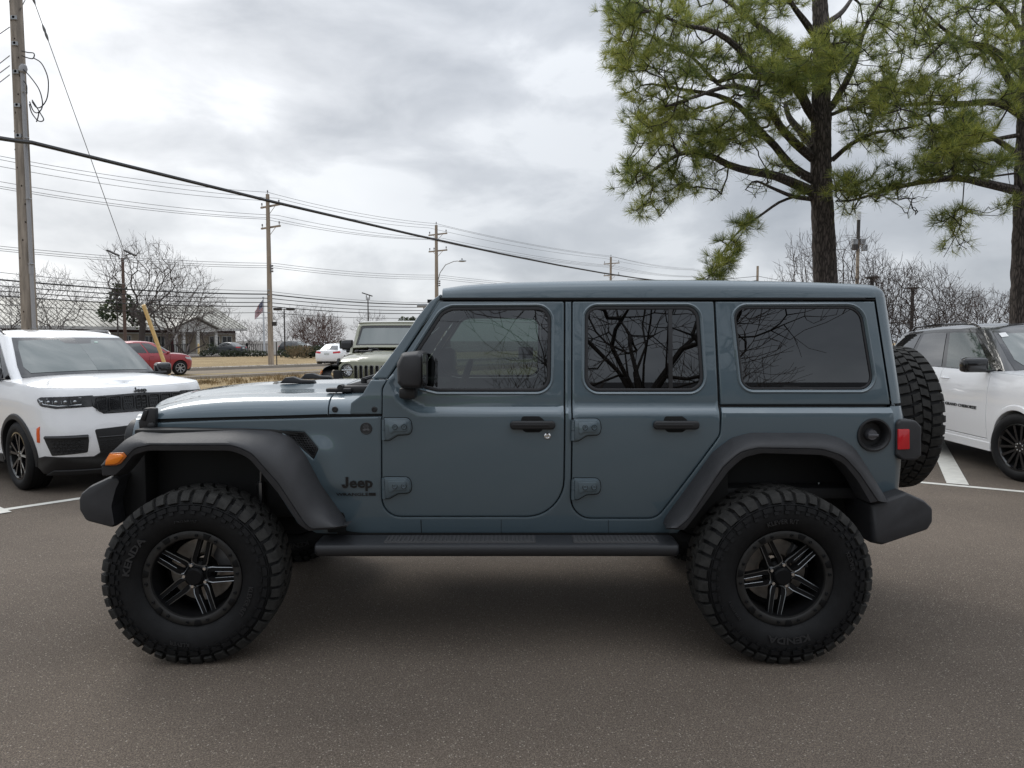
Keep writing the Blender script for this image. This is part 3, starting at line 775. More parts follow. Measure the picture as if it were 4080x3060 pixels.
    for h in holes[:7]:
        q = offset2(ccw([Vector(p) for p in h]), .0)
        mb.tube([gpos(p.x, p.y) + Vector((-.002, 0, 0)) for p in q], .0055, 5, closed=True)
    mb.build('grille_surround', mat('dark_chrome', (.30, .30, .31), .25, metal=1.0), g)
    mb = MB(); panel(mb, lambda u, v: gpos(u, v) + Vector((.035, 0, 0)), [Vector((YC - .36, .85)), Vector((YC + .36, .85)), Vector((YC + .36, 1.19)), Vector((YC - .36, 1.19))], (), 0, 0, .1, 0, outward=(-1, 0, 0))
    for k in range(16): mb.tube([gpos(YC - .34, .84 + k * .02) + Vector((.03, 0, 0)), gpos(YC, .84 + k * .02) + Vector((.03, 0, 0)), gpos(YC + .34, .84 + k * .02) + Vector((.03, 0, 0))], .003, 4)
    mb.build('grille_mesh', PLASTIC_DK, g)
    for (y, z) in lamps:
        c = gpos(y, z); mb = MB()
        mb.lathe([(.112, .03), (.112, -.008), (.104, -.014), (.098, -.006)], c, (1, 0, 0), 32, mi=1)
        mb.lathe([(.098, -.004), (.096, .04), (.06, .075), (.0, .08)], c, (1, 0, 0), 32)
        mb.rbox(c + Vector((-.0, -.095, -.012)), c + Vector((.02, .095, .012)), .005); mb.lathe([(.035, .0), (.03, .05)], c, (1, 0, 0), 20)
        for k in range(10):
            a = k * .63; mb.rbox(c + Vector((.02, math.cos(a) * .06 - .012, math.sin(a) * .06 - .01)), c + Vector((.04, math.cos(a) * .06 + .012, math.sin(a) * .06 + .01)), .003, 1)
        h = mb.build('headlight', [CHROME, PLASTIC_DK], root)
        q = MB(); q.lathe([(.0, -.022), (.05, -.018), (.085, -.008), (.10, .002)], c, (1, 0, 0), 32); q.build('lens', LAMPGLASS, h)

    # ---- fender flares
    def flare(A, B, C, name='fender_flare', yout=3.60, n=70):
        A = resample(rline(A), n); B = resample(rline(B), n); C = resample(rline(C), n)
        rows = []
        for a, b, c in zip(A, B, C):
            sa = S(a.x, a.y); pa = pos(sa.x, sa.y) + Vector((0, .004, 0))
            if a.x < 700: pa = P(a.x, a.y, lerp(3.615, pa.y, smooth((a.x - 430) / 260)))
            pb = P(b.x, b.y, yout); pc = P(c.x, c.y, yout + .012)
            d = pb - pa
            def mid(t, ty): return Vector((pa.x + d.x * t, pa.y + d.y * ty, pa.z + d.z * t))
            inn = Vector((pc.x, pc.y + .13, pc.z)) + (pc - pb) * .15
            rows.append([pa, mid(.05, .12), mid(.22, .45), mid(.42, .72), mid(.64, .90), mid(.84, .985), pb + (pb - pc) * .02 + Vector((0, .001, 0)), pb + Vector((0, .006, 0)), pb + (pc - pb) * .10 + Vector((0, .006, 0)), pb + (pc - pb) * .16 + Vector((0, .001, 0)), pb + (pc - pb) * .9, pc + Vector((0, .008, 0)), inn])
        for s_ in (0, 1):
            mb = MB(); mb.grid(rows); mb.add(rows[0], [tuple(range(len(rows[0])))]); mb.add(rows[-1], [tuple(range(len(rows[0])))[::-1]])
            if s_: mb = mb.flipped(YC)
            yield mb.build(name, PLASTIC, root, ang=40, recalc=True)
    FA = [(404, 1852), (446, 1800, 30), (499, 1752, 60), (552, 1722, 60), (632, 1709, 100), (963, 1704, 300), (1083, 1712, 120), (1157, 1740, 90), (1215, 1806, 100), (1281, 1932), (1379, 2071), (1381, 2086)]
    FB = [(404, 1856), (440, 1850), (497, 1826, 20), (535, 1785, 40), (600, 1771, 60), (930, 1772, 160), (1003, 1805, 90), (1110, 1925), (1216, 2086), (1240, 2106), (1330, 2101), (1381, 2093)]
    FC = [(407, 1897), (459, 1897), (494, 1862, 10), (530, 1815, 30), (585, 1797, 60), (925, 1797, 140), (990, 1826, 90), (1110, 1970), (1192, 2094), (1229, 2117), (1330, 2108), (1382, 2099)]
    ff = list(flare(FA, FB, FC))
    RA = [(2642, 2084), (2650, 2060), (2839, 1800, 60), (2916, 1742, 90), (2990, 1723, 90), (3265, 1724, 200), (3345, 1742, 100), (3404, 1780, 100), (3456, 1862), (3531, 1990)]
    RB = [(2650, 2104), (2700, 2103), (2742, 2068), (2880, 1860, 60), (2948, 1800, 90), (3020, 1783, 90), (3275, 1787, 160), (3362, 1815, 100), (3425, 1885), (3500, 1996)]
    RC = [(2664, 2108), (2728, 2113), (2781, 2046), (2905, 1876, 60), (2962, 1825, 90), (3034, 1807, 90), (3287, 1815, 140), (3360, 1846, 90), (3417, 1918), (3466, 2004)]
    rf = list(flare(RA, RB, RC))
    for s_, f in ((0, ff[0]), (1, ff[1])):   # amber side markers
        mb = MB(); pts = [P(x, y, 3.606) for x, y in [(443, 1808), (492, 1806), (501, 1818), (480, 1842), (464, 1849), (425, 1851), (428, 1832)]]
        mb.prism(pts, (0, -.022, 0), .008)
        mb.prism([P(x, y, 3.5995) for x, y in [(440, 1804), (495, 1802), (507, 1818), (484, 1846), (466, 1853), (421, 1855), (424, 1830)]], (0, -.008, 0), .003, mi=1)
        if s_: mb = mb.flipped(YC)
        mb.build('marker_light', [AMBER, mat('lamp_bezel', (.45, .12, .02), .3)], f)

    # ---- bumpers
    mb = MB()
    def fbsec(y):
        q = rline([(303, 1992, 12), (312, 1968, 14), (345, 1940, 30), (428, 1901, 10), (474, 1894, 10), (452, 1940, 30), (432, 2020, 40), (446, 2106, 8), (432, 2106, 10), (330, 2079, 30), (304, 2034, 20)], True); return [P(p.x, p.y, y) for p in q]
    a0 = fbsec(3.66); cen = sum(a0, Vector()) / len(a0); rows = []
    for dy, sc, dx in [(0, .86, .02), (.006, .93, .008), (.02, .975, .003), (.05, 1.0, 0), (.30, 1.0, -.03), (YC - 3.66, 1.0, -.07)]: rows.append([Vector((cen.x + (p.x - cen.x) * sc + dx, 3.66 + dy, cen.z + (p.z - cen.z) * sc)) for p in a0])
    rows = rows + [[Vector((p.x, 2 * YC - p.y, p.z)) for p in r_] for r_ in rows[-2::-1]]
    mb.grid(rows, 0, True); k = len(a0); n = len(mb.v); mb.f.append(tuple(range(k))); mb.m.append(0); mb.f.append(tuple(range(n - k, n))[::-1]); mb.m.append(0)
    mb.build('front_bumper', PLASTIC, root, recalc=True)
    for s_ in (-1, 1):
        mb = MB(); mb.tube([(-2.30, YC + s_ * .42, .66), (-2.37, YC + s_ * .42, .655), (-2.385, YC + s_ * .42, .63), (-2.36, YC + s_ * .42, .60), (-2.30, YC + s_ * .42, .60)], .012, 8); mb.build('tow_hook', EMBLEM, root)
        mb = MB(); mb.lathe([(.05, 0), (.05, -.012), (.043, -.016), (0, -.012)], (-2.335, YC + s_ * .60, .70), (1, 0, 0), 24); mb.build('fog_lamp', LAMPGLASS if False else CHROME, root)
    mb = MB()
    def rbsec(y):
        pts = [(3470, 2012), (3600, 1968), (3612, 1962, 10), (3688, 1996, 30), (3720, 2026, 20), (3720, 2080, 20), (3700, 2113, 20), (3516, 2175, 10), (3480, 2168), (3482, 2138)]
        q = rline(pts, True); return [P(p.x, p.y, y) for p in q]
    a0 = rbsec(3.645); cen = sum(a0, Vector()) / len(a0)
    rows = []
    for dy, sc in [(0, .88), (.004, .94), (.015, .985), (.035, 1.0), (.22, 1.0)]: rows.append([Vector((cen.x + (p.x - cen.x) * sc, 3.645 + dy, cen.z + (p.z - cen.z) * sc)) for p in a0])
    rows += [[Vector((p.x + (.01 if p.x < cen.x else 0), YC, p.z)) for p in rows[-1]]]
    rows = rows + [[Vector((p.x, 2 * YC - p.y, p.z)) for p in r_] for r_ in rows[-2::-1]]
    mb.grid(rows, 0, True); k = len(a0); n = len(mb.v); mb.f.append(tuple(range(k))); mb.m.append(0); mb.f.append(tuple(range(n - k, n))[::-1]); mb.m.append(0)
    mb.build('rear_bumper', PLASTIC_DK if False else PLASTIC, root, recalc=True)

    # ---- side steps
    for s_ in (0, 1):
        mb = MB(); x0 = P(1252, 2180, 3.62).x; x1 = P(2706, 2180, 3.62).x; zt = P(2000, 2163, 3.64).z; zb = P(2000, 2224, 3.62).z
        sec = [(3.612, zt - .020), (3.618, zt - .008), (3.635, zt), (3.775, zt + .004), (3.785, zt - .02), (3.78, zb + .02), (3.70, zb), (3.64, zb + .004), (3.622, zb + .016), (3.612, zb + .035)]
        cy = sum(a for a, _ in sec) / len(sec); cz = sum(b for _, b in sec) / len(sec)
        rows = []
        for x, sc in [(x0, .80), (x0 + .008, .94), (x0 + .025, 1), (x1 - .025, 1), (x1 - .008, .94), (x1, .80)]: rows.append([Vector((x, cy + (y - cy) * sc, cz + (z - cz) * sc)) for y, z in sec])
        mb.grid(rows, 0, True); k = len(sec); n = len(mb.v); mb.f.append(tuple(range(k))); mb.m.append(0); mb.f.append(tuple(range(n - k, n))[::-1]); mb.m.append(0)
        for bx in (1450, 1960, 2480):
            xx = P(bx, 2140, 3.74).x; mb.rbox((xx - .05, 3.74, zt - .03), (xx + .05, 3.86, zt - .004), .008)
        if s_: mb = mb.flipped(YC)
        st = mb.build('side_step', mat('step_bar', (.026, .027, .030), .38, bump=.15, bump_scale=300), root, recalc=True)
        for a, b in ((1529, 2135), (2285, 2627)):
            mb = MB(); xa, xb = P(a, 2170, 3.64).x, P(b, 2170, 3.64).x; mb.rbox((xa, 3.636, zt - .004), (xb, 3.755, zt + .007), .004)
            k = int((xb - xa) / .022)
            for i in range(k): mb.rbox((xa + .006 + i * .022, 3.64, zt + .0065), (xa + .018 + i * .022, 3.75, zt + .0105), .001, 1)
            if s_: mb = mb.flipped(YC)
            mb.build('step_pad', mat('step_pad', (.05, .05, .052), .6), st)

    # ---- doors
    def window(parent, outer, glass_in, name='window', gl=GLASS_LT, s_=0, bar=None):
        """rubber seal and glass in a window opening"""
        q = ccw(outer); mb = MB()
        panel(mb, lambda X, Z: pos(X, Z) + Vector((0, .004, 0)), offset2(q, .0005), [offset2(q, glass_in)], 0, .02, 0, .004, outward=OUT)
        if bar: mb.prism([pos(*S(x, y)) + Vector((0, .006, 0)) for x, y in bar], (0, .012, 0), .002)
        gb = MB(); panel(gb, lambda X, Z: pos(X, Z) + Vector((0, .012, 0)), offset2(q, glass_in - .004), (), 0, 0, .06, 0, outward=OUT)
        if s_: mb = mb.flipped(YC); gb = gb.flipped(YC)
        w = gb.build(name, gl, parent); mb.build('window_seal', SEAL, w); return w
    def hinge(parent, sx, sy, s_):
        """cast door hinge: barrel on the pillar, strap with two bolts on the door"""
        mb = MB(); c = S(sx, sy)
        def q(u, v, o): p = c + Vector((u, v)); w = pos(p.x, p.y); return Vector((w.x, w.y - o, w.z))
        strap = rline([(.010, .040), (.045, .030, .02), (.135, .040, .02), (.142, .0), (.135, -.036, .02), (.06, -.040, .02), (.022, -.062, .01), (.012, -.06)], True)
        strap = ccw([Vector(p) for p in rline([(.012, .046), (.050, .046), (.140, .046, .03), (.146, .0), (.140, -.030, .03), (.075, -.034, .03), (.030, -.062, .012), (.012, -.062)], True)])
        mb.prism([q(p.x, p.y, 0.0) for p in offset2(strap, -.006)], (0, -.006, 0), .003)
        mb.prism([q(p.x, p.y, .004) for p in strap], (0, -.016, 0), .0035)
        rib = rline([(.030, .034), (.128, .036, .012), (.128, -.018, .012), (.062, -.018, .01), (.036, -.036, .01)], True)
        mb.prism([q(p[0], p[1], .019) for p in rib], (0, -.007, 0), .003)
        for u in (.066, .114):
            w = q(u, .006, .026); mb.lathe([(.0145, .002), (.0145, -.001), (.0125, -.001)], w, (0, 1, 0), 14, mi=1); mb.lathe([(.0120, .0), (.0115, -.005), (.0075, -.005), (.006, .0), (0, .0)], w, (0, 1, 0), 14)
        mb.tube([q(.004, -.064, .010), q(.004, -.012, .010)], .011, 12); mb.tube([q(.004, -.010, .009), q(.004, .045, .009)], .0105, 12)
        for k in range(5): mb.ball(q(.004, .0 + k * .009, .019), .0028, u=6, v=4)
        if s_: mb = mb.flipped(YC)
        mb.prism([q(p.x, p.y, -.001) for p in offset2(strap, -.009)], (0, -.002, 0), mi=1); mb.build('hinge', [PAINT, GAP], parent)  # dark plate wider than the strap: shade around the hinge put in as colour
    def handle(parent, sx0, sx1, sy, s_):
        c = S((sx0 + sx1) / 2, sy); L_ = (S(sx1, sy).x - S(sx0, sy).x) / 2
        def q(u, v, o): p = c + Vector((u, v)); w = pos(p.x, p.y); return Vector((w.x, w.y - o, w.z))
        mb = MB()
        cup = rline([(-L_ * .46, .042, .02), (L_ * .30, .042, .02), (L_ * .52, .022, .02), (L_ * .52, -.020, .02), (L_ * .34, -.044, .03), (-L_ * .34, -.044, .03), (-L_ * .52, -.020, .02), (-L_ * .52, .02, .02)], True)
        mb.prism([q(p[0], p[1], -.001) for p in cup], (0, -.003, 0), .001, mi=1)
        bar = rline([(-L_, .020, .02), (L_, .020, .02), (L_, -.026, .02), (-L_, -.026, .02)], True)
        mb.prism([q(p[0], p[1], .006) for p in bar], (0, -.026, 0), .010, 3)
        mb.prism([q(p[0], p[1], .030) for p in rline([(-L_ * .9, .004, .004), (L_ * .72, .004, .004), (L_ * .72, -.008, .004), (-L_ * .9, -.008, .004)], True)], (0, -.004, 0), .002)
        if s_: mb = mb.flipped(YC)
        mb.build('handle', [PLASTIC_DK, GAP], parent)
    FD = R2([(1753, 1199, 10), (2249, 1199, 10), (2247, 2059, 150), (1522, 2059, 75), (1522, 1548, 60), (1545, 1507)])
    FDW = R2([(1628, 1440), (1757, 1240, 70), (1800, 1223, 40), (2197, 1221, 58), (2194, 1561, 58), (1742, 1561, 60), (1655, 1540, 50)])
    RD = R2([(2279, 1199, 10), (2845, 1199, 10), (2869, 1640), (2870, 1733, 60), (2617, 2066, 70), (2275, 2066, 80)])
    RDW = R2([(2331, 1220, 50), (2785, 1219, 55), (2808, 1561, 58), (2329, 1561, 58)])
    for s_ in (0, 1):
        for (poly, win, gl, hs, hd, nm) in ((FD, FDW, GLASS_LT, (1527, 1704, 1938), (2032, 2212), 'f'), (RD, RDW, GLASS_DK, (2280, 1706, 1942), (2600, 2783), 'r')):
            mb = MB(); panel(mb, pos, offset2(ccw(poly), GAPW), [win], 0, .03, .018, .004, outward=OUT, hole_depth=.03)
            # pressed lip round the window
            q = ccw(win); lip = [pos(p.x, p.y) + Vector((0, .0015, 0)) for p in offset2(q, -.010)]
            mb.tube(lip, .0075, 6, closed=True)
            if s_: mb = mb.flipped(YC)
            d = mb.build('door', PAINT, root)
            window(d, win, .0185 if nm == 'f' else .018, gl=gl, s_=s_, bar=None if nm == 'f' else [(2664, 1226), (2680, 1226), (2682, 1554), (2666, 1554)])
            hinge(d, hs[0], hs[1], s_); hinge(d, hs[0], hs[2], s_)
            handle(d, hd[0], hd[1], 1690, s_)
            if nm == 'f':
                p = S(2181, 1737); w = pos(p.x, p.y); q = MB()
                q.lathe([(.0175, .0), (.017, -.004), (.012, -.007), (.008, -.006), (.0075, -.003), (.0055, -.006), (0, -.006)], w, (0, 1, 0), 24)
                if s_: q = q.flipped(YC)
                q.build('lock', CHROME, d)
                # mirror
                q = MB(); ym = 3.50; mp = rline([(1585, 1448, 30), (1607, 1404, 12), (1672, 1397, 14), (1692, 1404, 10), (1698, 1424, 10), (1697, 1533, 14), (1684, 1549, 10), (1606, 1547, 14), (1588, 1525, 14)], True)
                base = [P(a.x, a.y, ym + .10) for a in mp]; cen = sum(base, Vector()) / len(base); rows = []
                for dy, sc in [(-.10, .72), (-.096, .80), (-.08, .90), (-.05, .965), (-.01, .995), (.05, 1.0), (.085, .99), (.10, .96)]: rows.append([Vector((cen.x + (v.x - cen.x) * sc + (.02 if dy < -.05 else 0) * (1 - sc), ym + .10 + dy, cen.z + (v.z - cen.z) * sc)) for v in base])
                q.grid(rows, 0, True); k = len(base); n = len(q.v); q.f.append(tuple(range(k))); q.m.append(0); q.f.append(tuple(range(n - k, n))[::-1]); q.m.append(0)
                q.rbox(P(1588, 1590, 3.60), P(1655, 1545, 3.60) + Vector((0, .10, 0)), .015, mi=1)
                q.rbox(P(1600, 1592, 3.70), P(1650, 1555, 3.70) + Vector((0, .06, 0)), .008, mi=1)
                if s_: q = q.flipped(YC)
                mr = q.build('side_mirror', [PLASTIC, PLASTIC_DK], d, recalc=True)
                q = MB(); mz = [Vector((P(1696, 1420, 3.6).x + .003, y, z)) for y, z in [(3.43, 1.46), (3.57, 1.46), (3.57, 1.62), (3.43, 1.62)]]
                xm = max(v.x for v in base) + .001
                q.prism([Vector((xm, y, z)) for y, z in rline([(3.435, cen.z - .08, .02), (3.575, cen.z - .08, .02), (3.575, cen.z + .08, .02), (3.435, cen.z + .08, .02)], True)], (.002, 0, 0))
                if s_: q = q.flipped(YC)
                q.build('mirror_glass', GLOSSBLK, mr)

    # ---- hardtop: quarter panels, corners, roof
    xq1 = lambda z: lerp(S(3550, 1611).x, S(3487, 1195).x, (z - S(3550, 1611).y) / (S(3487, 1195).y - S(3550, 1611).y))
    QT = R2([(2848, 1199, 6), (3486, 1199), (3549, 1614), (2869, 1614)])
    QW = R2([(2921, 1222, 48), (3432, 1220, 70), (3487, 1553, 52), (2957, 1553, 52)])
    mb = MB(); panel(mb, pos, offset2(ccw(QT), GAPW), [QW], 0, .03, .03, .004, outward=OUT)
    q = ccw(QW); mb.tube([pos(p.x, p.y) + Vector((0, .0015, 0)) for p in offset2(q, -.012)], .008, 6, closed=True)
    gz = S(2200, 1190).y
    rows_c = corner(lambda z: xq1(z) + .004, gz + .01, ZB1 + .012, .104, .15)
    mb.grid([r_[::-1] for r_ in rows_c])
    # roof
    crest = [(1764, 1160), (1850, 1146), (2000, 1136), (2200, 1130), (2397, 1126), (2700, 1124), (3034, 1129), (3323, 1138), (3450, 1147), (3500, 1160)]
    ct = [(P(x, y, 4.0).x, P(x, y, 4.0).z) for x, y in crest]
    xr0 = S(1762, 1195).x; xr1 = xq1(gz) + .004
    yg = yside(0, gz)
    def roof_row(X, drop=0.0, xo=0.0, ysc=1.0):
        h = max(.02, sinterp(ct, X) - gz) - drop
        prof = [(.0, .0), (.002, .25), (.006, .5), (.015, .70), (.032, .85), (.062, .94), (.11, .98), (.20, 1.0), (.40, 1.03), (YC - yg, 1.06)]
        row = [(yg + d, gz + .006 + h * k) for d, k in prof]
        full = row + [(2 * YC - y, z) for y, z in row[-2::-1]]
        return [Vector((X + xo * (1 - .4 * min(1, abs(y - YC) / (YC - yg)) ** 3), YC + (y - YC) * ysc, z)) for y, z in full]
    rows = [[Vector((p.x, p.y, gz)) for p in roof_row(xr0)]] + [roof_row(x) for x in np.linspace(xr0, xr1 - .02, 22)]
    for a in (18, 36, 54, 72, 90):
        s_, c_ = math.sin(R(a)), math.cos(R(a)); h = sinterp(ct, xr1 - .02) - gz
        y_in = .15 * (1 - c_)
        r_ = roof_row(xr1 - .02)
        rows.append([Vector((p.x + (.125) * s_, YC + (p.y - YC) * (1 - y_in / (YC - yg)), gz + .006 + (p.z - gz - .006) * (c_ * .92 + .08 * (1 - s_) + .0))) for p in r_])
    rows.append([Vector((p.x, p.y, gz - .05)) for p in rows[-1]])
    # far-side copy of quarter panel and corners, then the roof spans both
    mb.mirror_y(YC); mb.grid([r_[::-1] for r_ in rows])
    # rear frame of the hardtop
    xre = xq1(ZB1) + .10; yre = yside(1.9, 1.5) + .15
    xrt = xq1(gz) + .10
    for y_ in (yre, 2 * YC - yre - .10): mb.prism([(xre - .05, y_, ZB1 + .012), (xre - .002, y_, ZB1 + .012), (xrt - .002, y_, gz), (xrt - .05, y_, gz)], (0, .10, 0), .006)
    hard = mb.build('hardtop', PAINT, root, ang=50)
    for s_ in (0, 1): window(hard, QW, .012, gl=GLASS_DK, s_=s_)
    mb = MB(); mb.prism([(xre - .03, yre + .10, ZB1 + .012), (xre - .016, yre + .10, ZB1 + .012), (xrt - .016, yre + .10, gz), (xrt - .03, yre + .10, gz)], (0, 2 * (YC - yre - .10), 0)); mb.build('rear_window', GLASS_DK, hard)
    for s_ in (0, 1):        # drip rail
        mb = MB(); a = S(1752, 1190); b = S(3448, 1190)
        mb.rbox((a.x, yg - .007, gz - .008), (b.x, yg + .012, gz + .005), .003)
        mb.rbox((b.x - .002, yg - .001, gz - .009), (xr1, yg + .01, gz - .001), .002)
        if s_: mb = mb.flipped(YC)
        mb.build('drip_rail', GAP, hard)
    # seam at the rear of the roof side
    # ---- windscreen
    A0 = S(1478, 1511); A1 = S(1764, 1164)
    def wpos(v, t):   # v: 0 bottom .. 1 top ; t: 0 near .. 1 far
        x = lerp(A0.x, A1.x, v); z = lerp(A0.y, A1.y, v) ; y0 = yside(x + .10, z) + .002; y = lerp(y0, 2 * YC - y0, t)
        bow = .045 * (1 - (2 * t - 1) ** 2)
        return Vector((x - bow, y, z + .012 * (1 - (2 * t - 1) ** 4)))
    mb = MB()
    side = SL(rline([(1766, 1162, 8), (1711, 1201, 60), (1662, 1262, 60), (1590, 1368), (1478, 1512), (1541, 1512), (1747, 1202, 10), (1757, 1196)], True))
    panel(mb, lambda X, Z: Vector((X, yside(-.3, Z) + .0, Z)), offset2(ccw(side), .002), (), 0, .05, .03, .006, outward=OUT)
    mb.mirror_y(YC)
    frame_o = rline([(0, .0, .03), (.975, .0, .03), (.975, 1, .03), (0, 1, .03)], True)
    hole = rline([(.09, .035, .03), (.90, .045, .03), (.90, .955, .03), (.09, .965, .03)], True)
    panel(mb, wpos, [Vector(p) for p in frame_o], [[Vector(p) for p in hole]], 0, .03, .09, .004, outward=(-1, 0, .5), seg=.05)
    wf = mb.build('windscreen_frame', PAINT, root, ang=40)
    mb = MB(); panel(mb, lambda v, t: wpos(v, t) + Vector((.012, 0, -.006)), [Vector(p) for p in rline([(.075, .028), (.915, .038), (.915, .962), (.075, .972)], True)], (), 0, 0, .08, 0, outward=(-1, 0, .5)); mb.build('windscreen', GLASS_WS, wf)
    mb = MB(); panel(mb, lambda v, t: wpos(v, t) + Vector((.007, 0, -.004)), [Vector(p) for p in rline([(.075, .028), (.915, .038), (.915, .962), (.075, .972)], True)], [[Vector(p) for p in rline([(.15, .06, .03), (.82, .07, .04), (.82, .93, .04), (.15, .94, .03)], True)]], 0, .004, 0, 0, outward=(-1, 0, .5)); mb.build('windscreen_border', SEAL, wf)
    # ---- tail lamps
    for s_ in (0, 1):
        mb = MB(); q = rline([(3575, 1685, 14), (3590, 1672, 10), (3650, 1674, 30), (3674, 1700, 14), (3674, 1815, 14), (3655, 1835, 20), (3600, 1835, 20), (3573, 1815, 14)], True)
        yl = 3.725
        mb.prism([P(p.x, p.y, yl - .01) for p in q], (0, .17, 0), .014, 3)
        if s_: mb = mb.flipped(YC)
        tl = mb.build('tail_lamp', PLASTIC, root)
        mb = MB(); q = rline([(3574, 1709, 3), (3621, 1709, 4), (3621, 1789, 4), (3574, 1791, 3)], True); mb.prism([P(p.x, p.y, yl - .006) for p in q], (0, -.010, 0), .003)
        rl = MB(); rl.rbox(P(3671, 1800, yl) + Vector((0, .03, 0)), P(3677, 1706, yl) + Vector((0, .13, 0)), .002)
        if s_: rl = rl.flipped(YC)
        rl.build('rear_lens', REDLENS, tl)
        if s_: mb = mb.flipped(YC)
        mb.build('lens', REDLENS, tl)
    # ---- badges and lettering on the fender
    mb = MB(); c = S(1459, 1707)
    cb = pos(c.x, c.y); mb.lathe([(.032, .002), (.032, -.002), (.029, -.0045), (.027, -.0025), (0, -.0025)], cb, (0, 1, 0), 32)
    def bq(x, y, o): return Vector((cb.x + x, cb.y - .0026 - o, cb.z + y))
    put_text(mb, 'TRAIL', lambda x, y, o: bq(x, y + .014, o), .010, .0005, .02, mi=1); put_text(mb, 'RATED', lambda x, y, o: bq(x, y + .005, o), .010, .0005, .02, mi=1)
    mb.prism([bq(x, y, 0) for x, y in [(-.02, -.008), (-.006, .002), (.0, -.003), (.01, .003), (.02, -.008), (.012, -.012), (.002, -.008), (-.01, -.013)]], (0, -.001, 0), mi=1)
    mb.build('badge', [mat('badge_disc', (.02, .02, .021), .5), mat('badge_relief', (.09, .09, .095), .4)], root)
    for s_ in (0, 1):
        mb = MB(); c = S(1425, 1942)
        def tq(x, y, o, c=c): p = c + Vector((x, y)); w = pos(p.x, p.y); return Vector((w.x, w.y - o, w.z))
        put_jeep(mb, (lambda x, y, o: tq(x, y, o)), .080, .005, .026, 1.06)
        if s_:
            mb = MB(); put_jeep(mb, (lambda x, y, o: tq(-x, y, o)), .080, .005, .026, 1.06); mb = mb.flipped(YC)
        mb.build('lettering', EMBLEM, root, recalc=True)
        mb = MB(); c = S(1420, 1975)
        sg = -1 if s_ else 1
        put_text(mb, 'WRANGLER', (lambda x, y, o: tq(sg * (x - (.010 if not s_ else .010)), y, o, c)), .0235, .003, .012, 0, 1.52)
        xx = .088
        mb.prism([tq(sg * (xx + a), b, 0, c) for a, b in [(-.014, 0), (.016, 0), (.016, .0165), (-.010, .0165), (-.014, .012)]], (0, -.003, 0))
        if s_: mb = mb.flipped(YC)
        mb.build('lettering', EMBLEM, root, recalc=True)
    # ---- cabin
    for (x, y) in ((-.02, YC - .37), (-.02, YC + .37)):
        mb = MB(); mb.rbox((x - .28, y - .24, .98), (x + .26, y + .24, 1.12), .06, 3); m_ = Matrix.Translation((x + .26, y, 1.08)) @ Matrix.Rotation(R(14), 4, 'Y')
        mb.rbox((-.09, -.24, 0), (.06, .24, .60), .06, 3, mtx=m_); mb.rbox((-.06, -.14, .64), (.03, .14, .82), .045, 3, mtx=m_); mb.rbox((-.02, -.07, .58), (.0, -.05, .68), .004, mtx=m_); mb.rbox((-.02, .05, .58), (.0, .07, .68), .004, mtx=m_)
        mb.build('seat', SEATM, root)
    mb = MB(); mb.rbox((.72, YC - .6, .95), (1.15, YC + .6, 1.10), .05); m_ = Matrix.Translation((1.15, YC, 1.05)) @ Matrix.Rotation(R(14), 4, 'Y'); mb.rbox((-.08, -.6, 0), (.06, .6, .55), .05, mtx=m_)
    for y in (-.38, 0, .38): mb.rbox((-.05, y - .13, .56), (.03, y + .13, .74), .04, 3, mtx=m_)
    mb.build('rear_seat', SEATM, root)
    mb = MB(); mb.rbox((-.72, YC - .68, 1.12), (-.42, YC + .68, 1.40), .05); mb.rbox((-.55, YC - .55, 1.36), (-.42, YC - .2, 1.44), .03); mb.rbox((-.7, YC - .70, .80), (1.9, YC + .70, .86), .01); mb.rbox((-.45, YC - .12, .84), (.7, YC + .12, 1.14), .03)
    for s_ in (-1, 1): mb.tube([(.42, YC + s_ * .62, .85), (.42, YC + s_ * .61, 1.55), (.36, YC + s_ * .57, 1.86), (-.32, YC + s_ * .55, 1.88)], .035, 8); mb.tube([(.42, YC + s_ * .58, 1.86), (1.7, YC + s_ * .57, 1.84), (1.85, YC + s_ * .6, 1.3)], .03, 8)
    mb.tube([(.40, YC - .57, 1.86), (.40, YC + .57, 1.86)], .035, 8)
    mb.build('dashboard', INTERIOR, root)
    mb = MB(); rim = [Vector((-.30, YC - .37, 1.36)) + Vector((math.cos(a) * .06, math.sin(a) * .19, math.cos(a) * .18)) for a in np.linspace(0, 2 * math.pi, 24, endpoint=False)]
    mb.tube(rim, .014, 8, closed=True); mb.tube([(-.30, YC - .37, 1.36), (-.5, YC - .37, 1.28)], .03, 8); mb.tube([rim[6], (-.30, YC - .37, 1.36), rim[18]], .012, 6); mb.build('steering_wheel', INTERIOR, root)
    mb = MB(); a, b = P(2066, 1428, 5.22), P(2124, 1383, 5.22); mb.rbox((a.x, 5.222, a.z), (b.x, 5.226, b.z), .001, 1); mb.build('sticker', mat('paper', (.75, .76, .76), .7), root)
    mb = MB(); mb.rbox((-.46, YC - .11, 1.74), (-.43, YC + .11, 1.81), .012); mb.tube([(-.44, YC, 1.80), (-.40, YC, 1.90)], .01, 6); mb.build('rear_view_mirror', INTERIOR, root)

    # ---- wheels
    TR, TW = .430, .300; KT = 1.042
